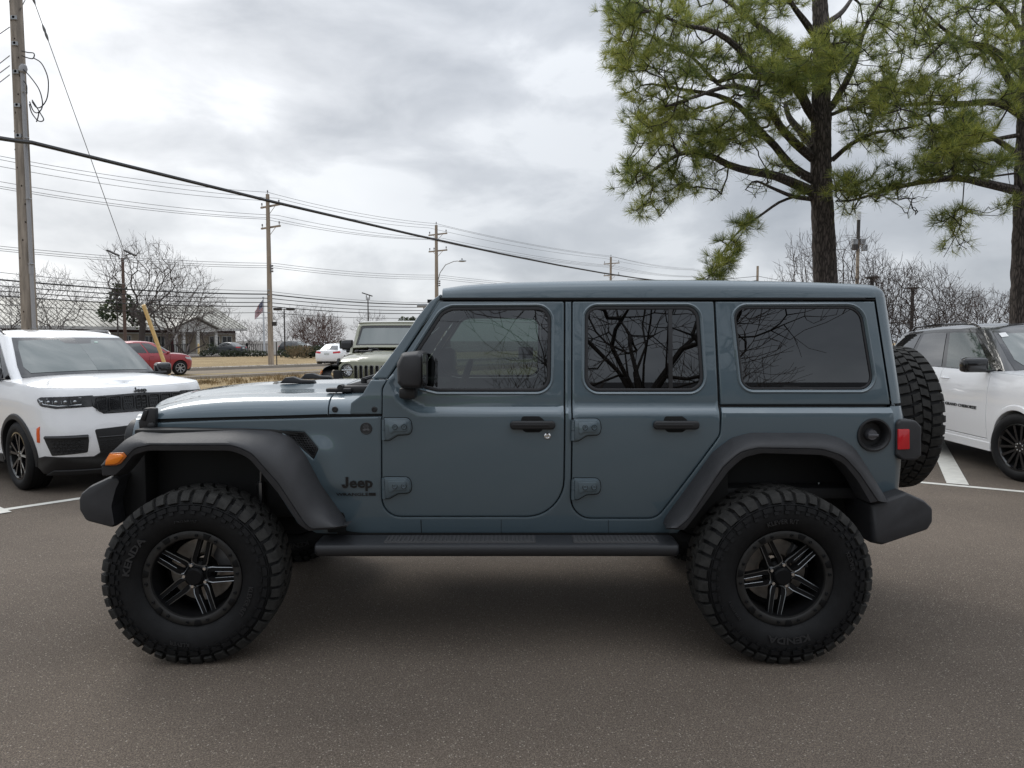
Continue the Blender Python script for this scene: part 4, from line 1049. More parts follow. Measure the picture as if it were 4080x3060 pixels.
    def tyre_mesh():
        mb = MB(); hw = TW / 2
        prof = [(.235, -hw + .045), (.250, -hw + .022), (.285, -hw + .004), (.325, -hw - .004), (.362, -hw + .004), (.395, -hw + .020), (.412, -hw + .038), (.416, -hw + .07), (.416, 0)]
        prof = prof + [(r_, -h) for r_, h in prof[-2::-1]]
        mb.lathe(prof, (0, 0, 0), (0, 1, 0), 96)
        # rib ring on the sidewall
        N = 42
        for side in (-1, 1):
            mb.lathe([(.372, side * (-hw + .0065) * 1.0), (.374, side * (-hw + .003)), (.378, side * (-hw + .005)), (.379, side * (-hw + .011))][::side], (0, 0, 0), (0, 1, 0), 96)
        def blk(a, da, rows, mi=0):
            """block following the tyre surface: rows of (radius, y, height) spanning angle a +- da"""
            vs = []; fs = []
            for (r_, y, hr, hy, sc, sk) in rows:
                for s_ in (-1, 1):
                    an = a + s_ * da * sc + sk
                    vs.append((r_ * math.cos(an), y, r_ * math.sin(an)))
                for s_ in (-1, 1):
                    an = a + s_ * da * sc * .90 + sk
                    vs.append(((r_ + hr) * math.cos(an), y + hy, (r_ + hr) * math.sin(an)))
            n = len(rows)
            for i in range(n - 1):
                o = i * 4; p = o + 4
                fs += [(o + 2, o + 3, p + 3, p + 2), (o, o + 2, p + 2, p), (o + 3, o + 1, p + 1, p + 3)]
            fs += [(0, 1, 3, 2), (4 * n - 4, 4 * n - 2, 4 * n - 1, 4 * n - 3)]
            mb.add(vs, fs, mi)
        st = 2 * math.pi / N
        for k in range(N):
            for side in (-1, 1):
                a = k * st + (st * .5 if side > 0 else 0)
                lng = k % 2
                y = lambda v: side * v
                # shoulder lug: tread face running over the shoulder on to the sidewall
                ext = .384 if lng else .392
                sk = .012 * side
                rows = [(.412, y(-hw + .095), .019, 0, 1, sk * 2), (.414, y(-hw + .065), .017, 0, 1.0, sk), (.409, y(-hw + .036), .018, y(-.008), 1, 0), (.398, y(-hw + .022), .008, y(-.015), .98, 0), (ext, y(-hw + .013), .003, y(-.014), .95, 0), (ext - .003, y(-hw + .012), 0, 0, .95, 0)]
                blk(a, st * (.43 if lng else .34), rows, 1)
                # square frame moulded on every second lug / sidewall bricks below the rib
                blk(a, st * .40, [(.371, y(-hw + .0060), 0, y(-.011), 1, 0), (.350, y(-hw + .001), 0, y(-.010), 1, 0)], 0)
                blk(a + st * .25, st * .22, [(.347, y(-hw - .000), 0, y(-.008), 1, 0), (.332, y(-hw - .003), 0, y(-.008), 1, 0)], 0)
                if lng:
                    for (r0, r1, w, o) in ((.402, .399, .26, 0),):
                        pass
            # centre tread
            for j, y0 in enumerate((-.045, .005)):
                a = k * st + st * (.15 + .45 * j); sk = .02 if j else -.02
                blk(a, st * .40, [(.415, y0 - .002, .016, 0, 1, -sk), (.416, y0 + .020, .016, 0, .8, 0), (.415, y0 + .042, .016, 0, 1, sk)], 1)
        # raised lettering
        def arc(text, a0, size, rr, bold=.02, sxx=1.1, spread=1.0):
            vs, fs = text_geo(text, size, .004, bold, 0, sxx)
            for side in (-1, 1):
                o = []
                for v in vs:
                    an = a0 - v.x * spread / rr; r_ = rr + v.y - size * .35
                    x, z = r_ * math.cos(an), r_ * math.sin(an)
                    if side > 0: x = -x
                    o.append((x, side * (hw + .001 + v.z + (.0055 - abs(r_ - .325) * .03)), z))
                mb.add(o, fs, 2)
        arc('KENDA', R(-88), .044, .298, .03, 1.25, 1.12); arc('KLEVER R/T', R(96), .030, .294, .01, 1.0); arc('KLEVER', R(18), .026, .318, .01); arc('37X12.50R17LT', R(-150), .015, .296, 0)
        return mb.mesh('tyre', [RUBBER, TREAD, mat('tyre_lettering', (.020, .020, .021), .45)], 30, True)
    def rim_mesh(a0):
        mb = MB(); hw = TW / 2; f = -hw + .028     # outer face of the ring (towards -y)
        mb.lathe([(.246, f + .022), (.247, f + .004), (.240, f), (.214, f), (.208, f + .004), (.204, f + .018)], (0, 0, 0), (0, 1, 0), 64, mi=1)
        mb.lathe([(.204, f + .016), (.200, f + .04), (.196, f + .19), (.06, f + .20)], (0, 0, 0), (0, 1, 0), 64, mi=0)
        mb.lathe([(.236, hw - .03), (.20, hw - .05), (.19, f + .19)], (0, 0, 0), (0, 1, 0), 48, mi=0)
        for k in range(14):
            a = 2 * math.pi * k / 14 + .1; c = Vector((.227 * math.cos(a), f, .227 * math.sin(a)))
            mb.lathe([(.0085, .001), (.0085, -.005), (.006, -.007), (.0035, -.004), (0, -.004)], c, (0, 1, 0), 10, mi=0)
            a += math.pi / 14   # raised pads between the bolts
            if k % 2 == 0:
                pts = [(r_ * math.cos(a + d), f + .001, r_ * math.sin(a + d)) for r_, d in ((.243, -.085), (.216, -.06), (.216, .06), (.243, .085))]; mb.prism(pts, (0, -.0045, 0), .0015, mi=0)
        # hub
        mb.lathe([(.075, f + .12), (.072, f + .075), (.058, f + .062), (.047, f + .052), (.045, f + .028), (.038, f + .020), (0, f + .020)], (0, 0, 0), (0, 1, 0), 40, mi=0)
        for k in range(5):
            a = a0 + 2 * math.pi * k / 5; u = Vector((math.cos(a), 0, math.sin(a))); w = Vector((-math.sin(a), 0, math.cos(a)))
            def q(r_, t, y): return u * r_ + w * t + Vector((0, y, 0))
            for s_ in (-1, 1):
                # one prong of the split spoke, hub to barrel
                e = [(.052, .010, .030, f + .058), (.085, .016, .040, f + .050), (.115, .018, .038, f + .046), (.203, .014, .034, f + .040)]
                rows = [[q(r_, s_ * t0, y), q(r_, s_ * t1, y), q(r_, s_ * (t1 + .002), y + .035), q(r_, s_ * (t0 - .002), y + .035)] for r_, t0, t1, y in e]
                mb.grid([r_ if s_ < 0 else r_[::-1] for r_ in rows], 0, True)
                edge = [q(.062, s_ * .036, f + .054), q(.085, s_ * .0405, f + .0485), q(.112, s_ * .0385, f + .0445), q(.203, s_ * .0345, f + .039)]
                mb.tube(edge, [.0036, .0034, .0024, .0020], 5, mi=2)
                edge = [q(.10, s_ * .0165, f + .046), q(.203, s_ * .0135, f + .0385)]; mb.tube(edge, .0013, 4, mi=2)
            mb.tube([q(.064, -.034, f + .054), q(.055, -.018, f + .056), q(.055, .018, f + .056), q(.064, .034, f + .054)], .0035, 5, mi=2)
            an = a + math.pi / 5; c = Vector((.058 * math.cos(an), f + .055, .058 * math.sin(an))); mb.lathe([(.011, .012), (.011, -.008), (.008, -.012), (0, -.012)], c, (0, 1, 0), 8, mi=3)
        return mb.mesh('rim', [RIM, RIMRING, MILLED, CHROME], 35, False)
    def disc_mesh():
        mb = MB(); f = -TW / 2
        mb.lathe([(.075, f + .20), (.090, f + .185), (.165, f + .185), (.168, f + .19), (.168, f + .215)], (0, 0, 0), (0, 1, 0), 48)
        mb.prism([(r_ * math.cos(a), f + .15, r_ * math.sin(a)) for r_, a in ((.10, .2), (.10, .9), (.175, 1.0), (.18, .55), (.175, .1))], (0, .07, 0), .008, mi=1)
        return mb.mesh('brake_disc', [STEEL, mat('caliper', (.16, .16, .165), .5, metal=.6)], 35)
    ty, dm = tyre_mesh(), disc_mesh(); rm1, rm2 = rim_mesh(R(-70)), rim_mesh(R(-100))
    def wheel(loc, rm, rz=0.0, rx=(0, 0, 0), disc=True, roll=0.0):
        o = bpy.data.objects.new('wheel', rm); COL.objects.link(o); o.parent = root; o.location = Vector(loc) - Vector((JX, YC, 0)); o.rotation_euler = (0, 0, rz)
        t = bpy.data.objects.new('tyre', ty); COL.objects.link(t); t.parent = o; t.rotation_euler = (0, roll, 0); t.scale = (KT, 1.02, KT)
        if disc: d = bpy.data.objects.new('brake_disc', dm); COL.objects.link(d); d.parent = o
        return o
    yo = 3.672; hz = .4465
    wheel((-1.640, yo, hz), rm1, R(4), roll=R(118)); wheel((1.392, yo, hz), rm2, roll=R(0))
    wheel((-1.640, 2 * YC - yo, hz), rm1, R(184)); wheel((1.392, 2 * YC - yo, hz), rm2, R(180))
    wheel((2.365, YC, 1.175), rm2, R(90), disc=False)
    mb = MB(); mb.rbox((2.08, YC - .18, .98), (2.32, YC + .18, 1.36), .03); mb.build('spare_carrier', PLASTIC_DK, root)
    # painted balance dots
    return root
jeep = make_offroader()
# ================================================================ other vehicles
def curve_half(pts, n=120, close=True):
    """smooth curve through the points, sampled by length"""
    p = [Vector(q) for q in pts]; out_ = []
    for i in range(len(p) - 1):
        a = p[i - 1] if i else p[0] * 2 - p[1]; b, c = p[i], p[i + 1]; d = p[i + 2] if i + 2 < len(p) else p[-1] * 2 - p[-2]
        for k in range(12):
            t = k / 12; out_.append(.5 * ((2 * b) + (c - a) * t + (2 * a - 5 * b + 4 * c - d) * t * t + (3 * b - a - 3 * c + d) * t**3))
    out_.append(p[-1]); return resample(out_, n) if n else out_
def road_wheel(parent, loc, R_, w, rim_r, side, rim_mat, n=5, twin=True, rz=0.0, dish=.02, spoke_w=.035):
    mb = MB(); hw = w / 2; g = R_ - rim_r
    prof = [(rim_r, -hw + .02), (rim_r + g * .15, -hw + .004), (rim_r + g * .45, -hw - .006), (R_ - .03, -hw + .006), (R_ - .008, -hw + .022), (R_, -hw + .045)]
    for y in (-.35, -.12, .12, .35): prof += [(R_, y * w * .9 - .006), (R_ - .008, y * w * .9 - .004), (R_ - .008, y * w * .9 + .004), (R_, y * w * .9 + .006)]
    prof += [(r_, -h) for r_, h in prof[5::-1]]
    mb.lathe(prof, (0, 0, 0), (0, 1, 0), 48)
    rm = MB(); f = -hw + .012
    rm.lathe([(rim_r + .004, f + .02), (rim_r + .004, f), (rim_r - .012, f - .002), (rim_r - .02, f + .02), (rim_r - .03, f + .12), (.04, f + .13)], (0, 0, 0), (0, 1, 0), 48, mi=1)
    rm.lathe([(rim_r + .004, f + .012), (rim_r + .004, f - .001), (rim_r - .013, f - .003), (rim_r - .022, f + .012)], (0, 0, 0), (0, 1, 0), 48, mi=0)
    rm.lathe([(.07, f + .06), (.066, f + dish), (.035, f + dish - .008), (0, f + dish - .008)], (0, 0, 0), (0, 1, 0), 24, mi=0)
    for k in range(n):
        for s_ in ((-1, 1) if twin else (0,)):
            a = 2 * math.pi * k / n + .3 + s_ * .10; a2 = 2 * math.pi * k / n + .3 + s_ * .24
            i_ = Vector((math.cos(a), 0, math.sin(a))) * .05; o = Vector((math.cos(a2), 0, math.sin(a2))) * (rim_r - .008); d = (o - i_).normalized(); t = Vector((-d.z, 0, d.x))
            sw = spoke_w * (.55 if twin else 1)
            rows = [[i_ + t * sw * .7 + Vector((0, f + dish + .02, 0)), i_ + t * sw * .6 + Vector((0, f + dish - .006, 0)), i_ - t * sw * .6 + Vector((0, f + dish - .006, 0)), i_ - t * sw * .7 + Vector((0, f + dish + .02, 0))],
                    [o + t * sw + Vector((0, f + .03, 0)), o + t * sw * .8 + Vector((0, f + .002, 0)), o - t * sw * .8 + Vector((0, f + .002, 0)), o - t * sw + Vector((0, f + .03, 0))]]
            rm.grid(rows, 0)
        a = 2 * math.pi * (k + .5) / n; rm.lathe([(.009, f + dish + .02), (.009, f + dish - .008), (0, f + dish - .010)], (.042 * math.cos(a), 0, .042 * math.sin(a)), (0, 1, 0), 6, mi=2)
    o = rm.build('wheel', [rim_mat, GAP, CHROME], parent, local=True, loc=loc, ang=30); o.rotation_euler = (0, 0, (0 if side < 0 else math.pi) + rz)
    mb.build('tyre', RUBBER, o, local=True); return o

class Car:
    def __init__(s, name, label, cat_, loc, heading, sp, paint, roof=None, pillar=None, group=None):
        s.root = thing(name, label, cat_, loc, math.atan2(heading[1], heading[0]), group); s.sp = sp; s.paint = paint
        s.pl = curve_half(sp['plan'], 220); d = [0.0]
        for a, b in zip(s.pl, s.pl[1:]): d.append(d[-1] + (b - a).length)
        s.U = d[-1]; s.d = np.array(d); s.px = np.array([p.x for p in s.pl]); s.py = np.array([p.y for p in s.pl])
        s.gb = curve_half(sp['gbase'], 0); s.gt = curve_half(sp['gtop'], 0)
        s.gd = np.linspace(0, 1, len(s.gb)); s.roof_m = roof or paint; s.pil = pillar or paint
    def uv_x(s, x):      # length along the plan where the flank has this x (flank part only)
        i0 = int(np.argmax(s.py > s.py.max() * .86)); i1 = len(s.px) - 1 - int(np.argmax(s.py[::-1] > s.py.max() * .86))
        return float(np.interp(-x, -s.px[i0:i1 + 1], s.d[i0:i1 + 1]))
    def pos(s, u, z):
        sg = 1
        if u < 0: u = -u; sg = -1
        x = float(np.interp(u, s.d, s.px)); y = float(np.interp(u, s.d, s.py)); sp = s.sp
        w = sinterp(sp['wz'], z)
        x += sinterp(sp['fz'], z) * smooth((x - sp['ax'][0] - .15) / (sp['plan'][0][0] - sp['ax'][0] - .2)) - sinterp(sp['rz'], z) * smooth((sp['ax'][1] - .15 - x) / (sp['ax'][1] - sp['plan'][-1][0] - .2))
        return Vector((x, sg * y * w, z))
    def gpos(s, v, h):   # greenhouse: v 0 windscreen centre .. 1 rear centre, h 0 belt .. 1 roof edge
        b = Vector((np.interp(v, s.gd, [p.x for p in s.gb]), np.interp(v, s.gd, [p.y for p in s.gb]))); t = Vector((np.interp(v, s.gd, [p.x for p in s.gt]), np.interp(v, s.gd, [p.y for p in s.gt])))
        k = h + .22 * h * (h - 1)
        p = b.lerp(t, k); z0 = sinterp(s.sp['gz0'], b.x); z1 = sinterp(s.sp['gz1'], t.x)
        return Vector((p.x, p.y, z0 + (z1 - z0) * h))
    def both(s, fn):
        mb = MB(); fn(mb); mb.mirror_y(0.0); return mb
    def skin(s, mb, poly, off=0.0, depth=.012, grid=.07, edge=.006, holes=(), mi=0):
        panel(mb, s.pos, [Vector(p[:2]) for p in poly], [[Vector(q[:2]) for q in h] for h in holes], off, depth, grid, edge, mi, outward=None if False else s._out(poly), seg=.05)
    def _out(s, poly):
        u = sum(p[0] for p in poly) / len(poly); p = s.pos(u, .7); return (p.x * .35 if abs(p.x) > 1.9 else p.x * .02, p.y, 0) if abs(p.y) > .25 else (p.x, 0, 0)
    def gskin(s, mb, poly, off=0.004, mi=0, edge=0.0, depth=0.0, grid=.03, out=(0, 1, .2)):
        panel(mb, s.gpos, [Vector(p[:2]) for p in poly], (), off, depth, grid, edge, mi, outward=out, seg=.03)
    def base(s, seams=True):
        sp = s.sp; xf, xr = sp['ax']; ra = sp['arch']; zb = sp['zs']; wz = sp['R']
        def ztop(u): return sinterp(sp['top'], float(np.interp(u, s.d, s.px)))
        def top(u0, u1, n=14): return [(u, ztop(u)) for u in np.linspace(u0, u1, n)]
        def arch(xc, n=18):
            uc = s.uv_x(xc); return [(uc + ra * math.cos(a), wz + ra * math.sin(a)) for a in np.linspace(math.pi - math.asin(max(-.9, (zb - wz) / ra)) if True else 0, math.asin((zb - wz) / ra), n)]
        gap = .003; uf, ur = s.uv_x(xf), s.uv_x(xr); d0, d1, d2 = [s.uv_x(x) for x in sp['doors']]
        mb = MB()
        af = arch(xf); ar = arch(xr)
        # nose and front wing, quarter and tail
        s.skin(mb, [(0.0, zb)] + af + [(d0 - gap, zb)] + top(d0 - gap, 0.0, 30), grid=.07)
        s.skin(mb, [(d2 + gap, sp['zd'] - .004 if False else zb)] + ar + [(s.U, zb)] + top(s.U, d2 + gap, 30), grid=.08)
        s.skin(mb, [(d0 + gap, zb), (d2 - gap, zb), (d2 - gap, sp['zd'] - gap), (d0 + gap, sp['zd'] - gap)], grid=.12)
        # bonnet, cowl and deck
        rows = []
        for t in (0, .02, .05, .10, .18, .30, .45, .65, .85, 1.0):
            row = []
            for u in np.linspace(0, s.U, 110):
                B = s.pos(u, ztop(u)); xs = max(min(B.x, sp['plan'][0][0] - .45), sp['plan'][-1][0] + .3)
                row.append(Vector((B.x + (xs - B.x) * t, B.y * (1 - t), B.z + sinterp(sp['crown'], B.x) * (1 - (1 - t) ** 3.2))))
            rows.append(row)
        mb.grid(rows); mb.mirror_y(0.0)
        s.body = mb.build('body', s.paint, s.root, local=True, ang=40, recalc=True)
        for sg in (1, -1):
            s.door = []
            for a, b in ((d0, d1), (d1, d2)):
                mb = MB(); zd = sp['zd']
                if b == d2:      # rear door is cut by the wheel arch
                    cut = [(u, z) for u, z in ar if u < d2 and z > zd]
                    poly = [(a + gap, zd + gap)] + ([(cut[0][0] - gap, zd + gap)] + [(u - .01, z + .02) for u, z in cut] if cut else [(b - gap, zd + gap)]) + top(b - gap, a + gap)
                else: poly = [(a + gap, zd + gap), (b - gap, zd + gap)] + top(b - gap, a + gap)
                s.skin(mb, poly, grid=.07)
                if sg < 0: mb = mb.flipped(0.0)
                dr = mb.build('door', s.paint, s.root, local=True, recalc=True); s.door.append(dr)
                mb = MB(); uh = b - .22; zh = ztop(b) - .13
                c0, c1 = s.pos(uh, zh), s.pos(uh + .16, zh); mb.tube([c0 + Vector((0, .0, 0)), c0.lerp(c1, .12) + Vector((0, .03, 0)), c0.lerp(c1, .88) + Vector((0, .03, 0)), c1], .012, 6)
                if sg < 0: mb = mb.flipped(0.0)
                mb.build('handle', s.paint, dr, local=True)
            if sg > 0: s.doors_l = s.door
            else: s.doors_r = s.door
        # under-structure
        mb = MB(); L0, L1 = sp['plan'][0][0], sp['plan'][-1][0]; W = max(p[1] for p in sp['plan'])
        mb.rbox((L1 + .25, -W + .32, zb - .02), (L0 - .3, W - .32, .72), .05)
        mb.rbox((xr + ra + .02, -W + .07, zb + .01), (xf - ra - .02, W - .07, .95), .02)
        for x, lo, hi in ((xf, xf - ra, L0 - .35), (xr, L1 + .35, xr + ra)): mb.rbox((lo, -W + .10, wz + ra + .02), (hi, W - .10, wz + ra + .06), .01)
        mb.build('underbody', PLASTIC_DK, s.root, local=True)
        # greenhouse shell
        mb = MB(); mi = []
        hs = np.linspace(0, 1, 13); vsn = np.linspace(0, 1, 140)
        rows = [[s.gpos(v, h) for v in vsn] for h in hs]
        mb.grid(rows, 0)
        z1c = sp['roofc']
        rr = []
        for t in (0, .03, .07, .13, .22, .36, .55, .8, 1.0):
            row = []
            for v in vsn:
                B = s.gpos(v, 1.0); xa, xb = s.gt[0].x - .35, s.gt[-1].x + .35; xs = max(min(B.x, xa), xb)
                row.append(Vector((B.x + (xs - B.x) * t, B.y * (1 - t), B.z + z1c * (1 - (1 - t) ** 3.5))))
            rr.append(row)
        mb.grid(rr, 1); mb.mirror_y(0.0)
        s.green = mb.build('roof', [s.pil, s.roof_m], s.root, local=True, ang=40, recalc=True)
        return s
    def glassw(s, poly, m, name='window', parent=None, both=False, sg=1, off=.004, out=(0, 1, .2), mats=None):
        mb = MB(); s.gskin(mb, poly, off, out=out)
        if both: mb.mirror_y(0.0)
        elif sg < 0: mb = mb.flipped(0.0)
        return mb.build(name, m, parent or s.root, local=True)
    def vx(s, x):        # greenhouse parameter at base abscissa x (flank)
        xs = np.array([p.x for p in s.gb]); return float(np.interp(-x, -xs, s.gd))
    def wheels(s, rim_mat, rim_r=.25, n=5, twin=True, w=.26, steer=0.0, **k):
        for x, st in ((s.sp['ax'][0], steer), (s.sp['ax'][1], 0)):
            for sg in (-1, 1):
                y = sg * (max(p[1] for p in s.sp['plan']) - w / 2 - .012); road_wheel(s.root, (x, y, s.sp['R'] - .002), s.sp['R'], w, rim_r, sg, rim_mat, n, twin, rz=st, **k)
    def arches(s, m=PLASTIC, w=.055, prot=.018):
        ra = s.sp['arch']; wz = s.sp['R']; zb = s.sp['zs']
        for xc, sg in [(x, k) for x in s.sp['ax'] for k in (1, -1)]:
            mb = MB()
            uc = s.uv_x(xc); a0 = math.asin((zb - wz) / ra); rows = []
            for a in np.linspace(math.pi - a0, a0, 26):
                ri, ro = ra - .012, ra + w
                p0 = s.pos(uc + ri * math.cos(a), wz + ri * math.sin(a)); p1 = s.pos(uc + ro * math.cos(a), wz + ro * math.sin(a))
                y = Vector((0, prot, 0)); rows.append([p0 - Vector((0, .16, 0)), p0 - Vector((0, .01, 0)), p0 + y, p0.lerp(p1, .2) + y * 1.2, p0.lerp(p1, .8) + y, p1 + Vector((0, .002, 0))])
            mb.grid(rows)
            if sg < 0: mb = mb.flipped(0.0)
            mb.build('wheel_arch_trim', m, s.root, local=True, recalc=True)
    def mirror(s, x, y, z, m, m2=None, sz=(.13, .24, .16)):
        for sg in (1, -1):
            mb = MB(); mb.rbox((x - sz[0] / 2, y + .05, z), (x + sz[0] / 2, y + .05 + sz[1], z + sz[2]), .045, 3); mb.rbox((x - .03, y - .08, z + .0), (x + .03, y + .12, z + .03), .01, mi=1)
            if sg < 0: mb = mb.flipped(0.0)
            mb.build('side_mirror', [m, PLASTIC_DK], s.root, local=True)

SUV = dict(plan=[(2.40, 0), (2.385, .30), (2.33, .56), (2.23, .76), (2.06, .89), (1.80, .945), (1.48, .965), (.6, .975), (-.9, .975), (-1.9, .955), (-2.22, .91), (-2.40, .79), (-2.48, .5), (-2.50, 0)],
    wz=[(.2, .945), (.40, .975), (.62, 1.0), (.84, 1.0), (1.0, .992), (1.12, .972), (1.19, .945), (1.26, .90)],
    fz=[(.2, -.14), (.34, -.05), (.46, .0), (.62, .01), (.76, -.005), (.88, -.03), (1.05, -.05), (1.10, -.065), (1.17, -.12), (1.25, -.25)],
    rz=[(.2, -.12), (.45, 0), (.75, 0), (1.0, -.03), (1.25, -.07)],
    ax=(1.48, -1.48), arch=.42, R=.385, zs=.30, zd=.40, doors=(.93, -.14, -1.16), top=[(-2.5, 1.18), (-1.5, 1.22), (0, 1.21), (.9, 1.195), (1.5, 1.18), (2.05, 1.155), (2.40, 1.14)],
    crown=[(-2.5, .0), (.8, .05), (1.4, .075), (2.0, .045), (2.4, .025)],
    gbase=[(1.33, 0), (1.30, .30), (1.20, .60), (1.06, .80), (.80, .875), (.2, .90), (-1.0, .90), (-1.8, .87), (-2.15, .80), (-2.34, .6), (-2.42, 0)],
    gtop=[(.50, 0), (.48, .28), (.43, .52), (.35, .635), (.18, .675), (-.2, .70), (-1.0, .70), (-1.65, .67), (-1.9, .60), (-2.03, .43), (-2.08, 0)],
    gz0=[(-2.5, 1.20), (-1.5, 1.21), (.8, 1.185), (1.35, 1.225)], gz1=[(-2.1, 1.66), (-1.4, 1.70), (-.4, 1.73), (.3, 1.71), (.55, 1.705)], roofc=.075)

def suv_front(c, txt=True):
    """lamps, seven-slot grille, intakes and lower fascia of the big white SUVs"""
    r = c.root; blk = GLOSSBLK
    mb = c.both(lambda m: c.skin(m, [(0, .86), (.40, .86), (.50, .945), (.52, 1.055), (0, 1.070)], .006, .01, .05, .004)); g = mb.build('grille', blk, r, local=True, recalc=True)
    mb = MB()
    for k in range(4):
        y0, y1 = (k * .142 - .058), (k * .142 + .058)
        if k == 3: y1 = .475
        if k == 0: y0 = 0.0
        rim = [(y0, .89), (y1 - (.03 if k == 3 else 0), .89), (y1, 1.040), (y0, 1.044)]
        q = rline([(a, b, .02) for a, b in rim], True)
        mb.tube([c.pos(p.x, p.y) + Vector((.012, 0, 0)) for p in dense(q, .04)], .006, 5, closed=True)
        for i in range(5):
            for j in range(4):
                u, z = lerp(y0, y1, (i + .5 + (.25 if j % 2 else -.25)) / 5), .91 + j * .038
                if y0 + .01 < u < y1 - .012: mb.tube([c.pos(u + a, z + b) + Vector((.009, 0, 0)) for a, b in ((-.012, 0), (-.006, .012), (.006, .012), (.012, 0), (.006, -.012), (-.006, -.012))], .0025, 4, closed=True)
    mb.mirror_y(0.0); mb.build('grille_mesh', PLASTIC_DK, g, local=True)
    for sg in (1, -1):
        mb = MB(); c.skin(mb, rline([(.490, .945, .01), (.84, .933, .03), (1.02, .96, .05), (1.09, 1.03, .02), (1.02, 1.056, .02), (.490, 1.066, .01)], True), .005, .01, .05, .003)
        if sg < 0: mb = mb.flipped(0.0)
        h = mb.build('headlight', GLOSSBLK, r, local=True, recalc=True)
        mb = MB(); mb.tube([c.pos(u, z) + Vector((.009, .004, 0)) for u, z in ((.60, .97), (.82, .96), (.98, .98), (1.05, 1.03))], .006, 5)
        mb.tube([c.pos(u, z) + Vector((.008, .004, 0)) for u, z in ((.60, 1.045), (.95, 1.037))], .003, 5)
        for u in (.66, .75, .84, .92, 1.0):
            p = c.pos(u, 1.003); mb.ball(p + Vector((.004, .002, 0)), .014, .022, .018, 10, 6)
            mb.tube([c.pos(u + .035, .985) + Vector((.008, .003, 0)), c.pos(u + .04, 1.02) + Vector((.008, .003, 0))], .003, 4)
        if sg < 0: mb = mb.flipped(0.0)
        mb.build('lamp_reflector', mat('lamp_inner', (.35, .36, .37), .2, metal=.9), h, local=True)
        mb = MB(); c.skin(mb, rline([(.58, .455, .02), (.93, .43, .02), (1.01, .645, .02), (.56, .65, .01), (.56, .58, .01)], True), .004, .01, .06, .003)
        for i in range(7):
            for j in range(4):
                u, z = .63 + i * .05 + (.025 if j % 2 else 0), .475 + j * .035
                if u < .93: mb.tube([c.pos(u + a, z + b) + Vector((.007, .003, 0)) for a, b in ((-.02, 0), (-.012, .014), (.012, .014), (.02, 0), (.012, -.014), (-.012, -.014))], .003, 4, closed=True)
        mb.tube([c.pos(u, .628) + Vector((.012, .006, 0)) for u in np.linspace(.56, .99, 8)], .016, 6)
        if sg < 0: mb = mb.flipped(0.0)
        mb.build('bumper_intake', PLASTIC_DK, r, local=True, recalc=True)
        mb = MB(); um = c.uv_x(c.sp['ax'][0] + c.sp['arch'] + .075); c.skin(mb, [(um - .03, .57), (um + .015, .57), (um + .0, .72), (um - .05, .745)], .006, .008, .04, .002)
        if sg < 0: mb = mb.flipped(0.0)
        mb.build('marker_light', mat('orange_lens', (.75, .10, .01), .2, coat=.4), r, local=True, recalc=True)
    def intake(m):
        c.skin(m, rline([(0, .44), (.46, .44, .0), (.50, .70, .02), (0, .725)], True), .004, .01, .05, .003)
        for j in range(6):
            for i in range(9):
                u, z = .02 + i * .05 + (.025 if j % 2 else 0), .455 + j * .022
                if u < .45: m.tube([c.pos(u + a, z + b) + Vector((.008, 0, 0)) for a, b in ((-.02, 0), (-.012, .009), (.012, .009), (.02, 0))], .0025, 4)
        m.tube([c.pos(u, .612) + Vector((.008, 0, 0)) for u in np.linspace(0, .47, 8)], .007, 5)
    c.both(intake).build('lower_grille', PLASTIC_DK, r, local=True, recalc=True)
    uend = c.uv_x(c.sp['ax'][0] + c.sp['arch'] - .01)
    def lower(m):
        c.skin(m, [(0, .215), (1.05, .225), (uend - .02, .30), (uend - .05, .40), (1.02, .425), (.52, .405), (.46, .445), (0, .445)], .008, .03, .07, .006)
    c.both(lower).build('front_skirt', GLOSSBLK if False else mat('lower_fascia', (.012, .012, .013), .3), r, local=True, recalc=True)
    def lip(m): c.skin(m, [(.05, .20), (1.0, .215), (.9, .27), (.05, .255)], .022, .04, .07, .006)
    c.both(lip).build('chin_spoiler', PLASTIC_DK, r, local=True, recalc=True)
    if txt:
        mb = MB(); put_jeep(mb, lambda x, y, o: c.pos(x, 1.078 + y) + Vector((.008 + o, 0, .002)), .068, .005, .02, 1.1); mb.build('lettering', EMBLEM, r, local=True, recalc=True)
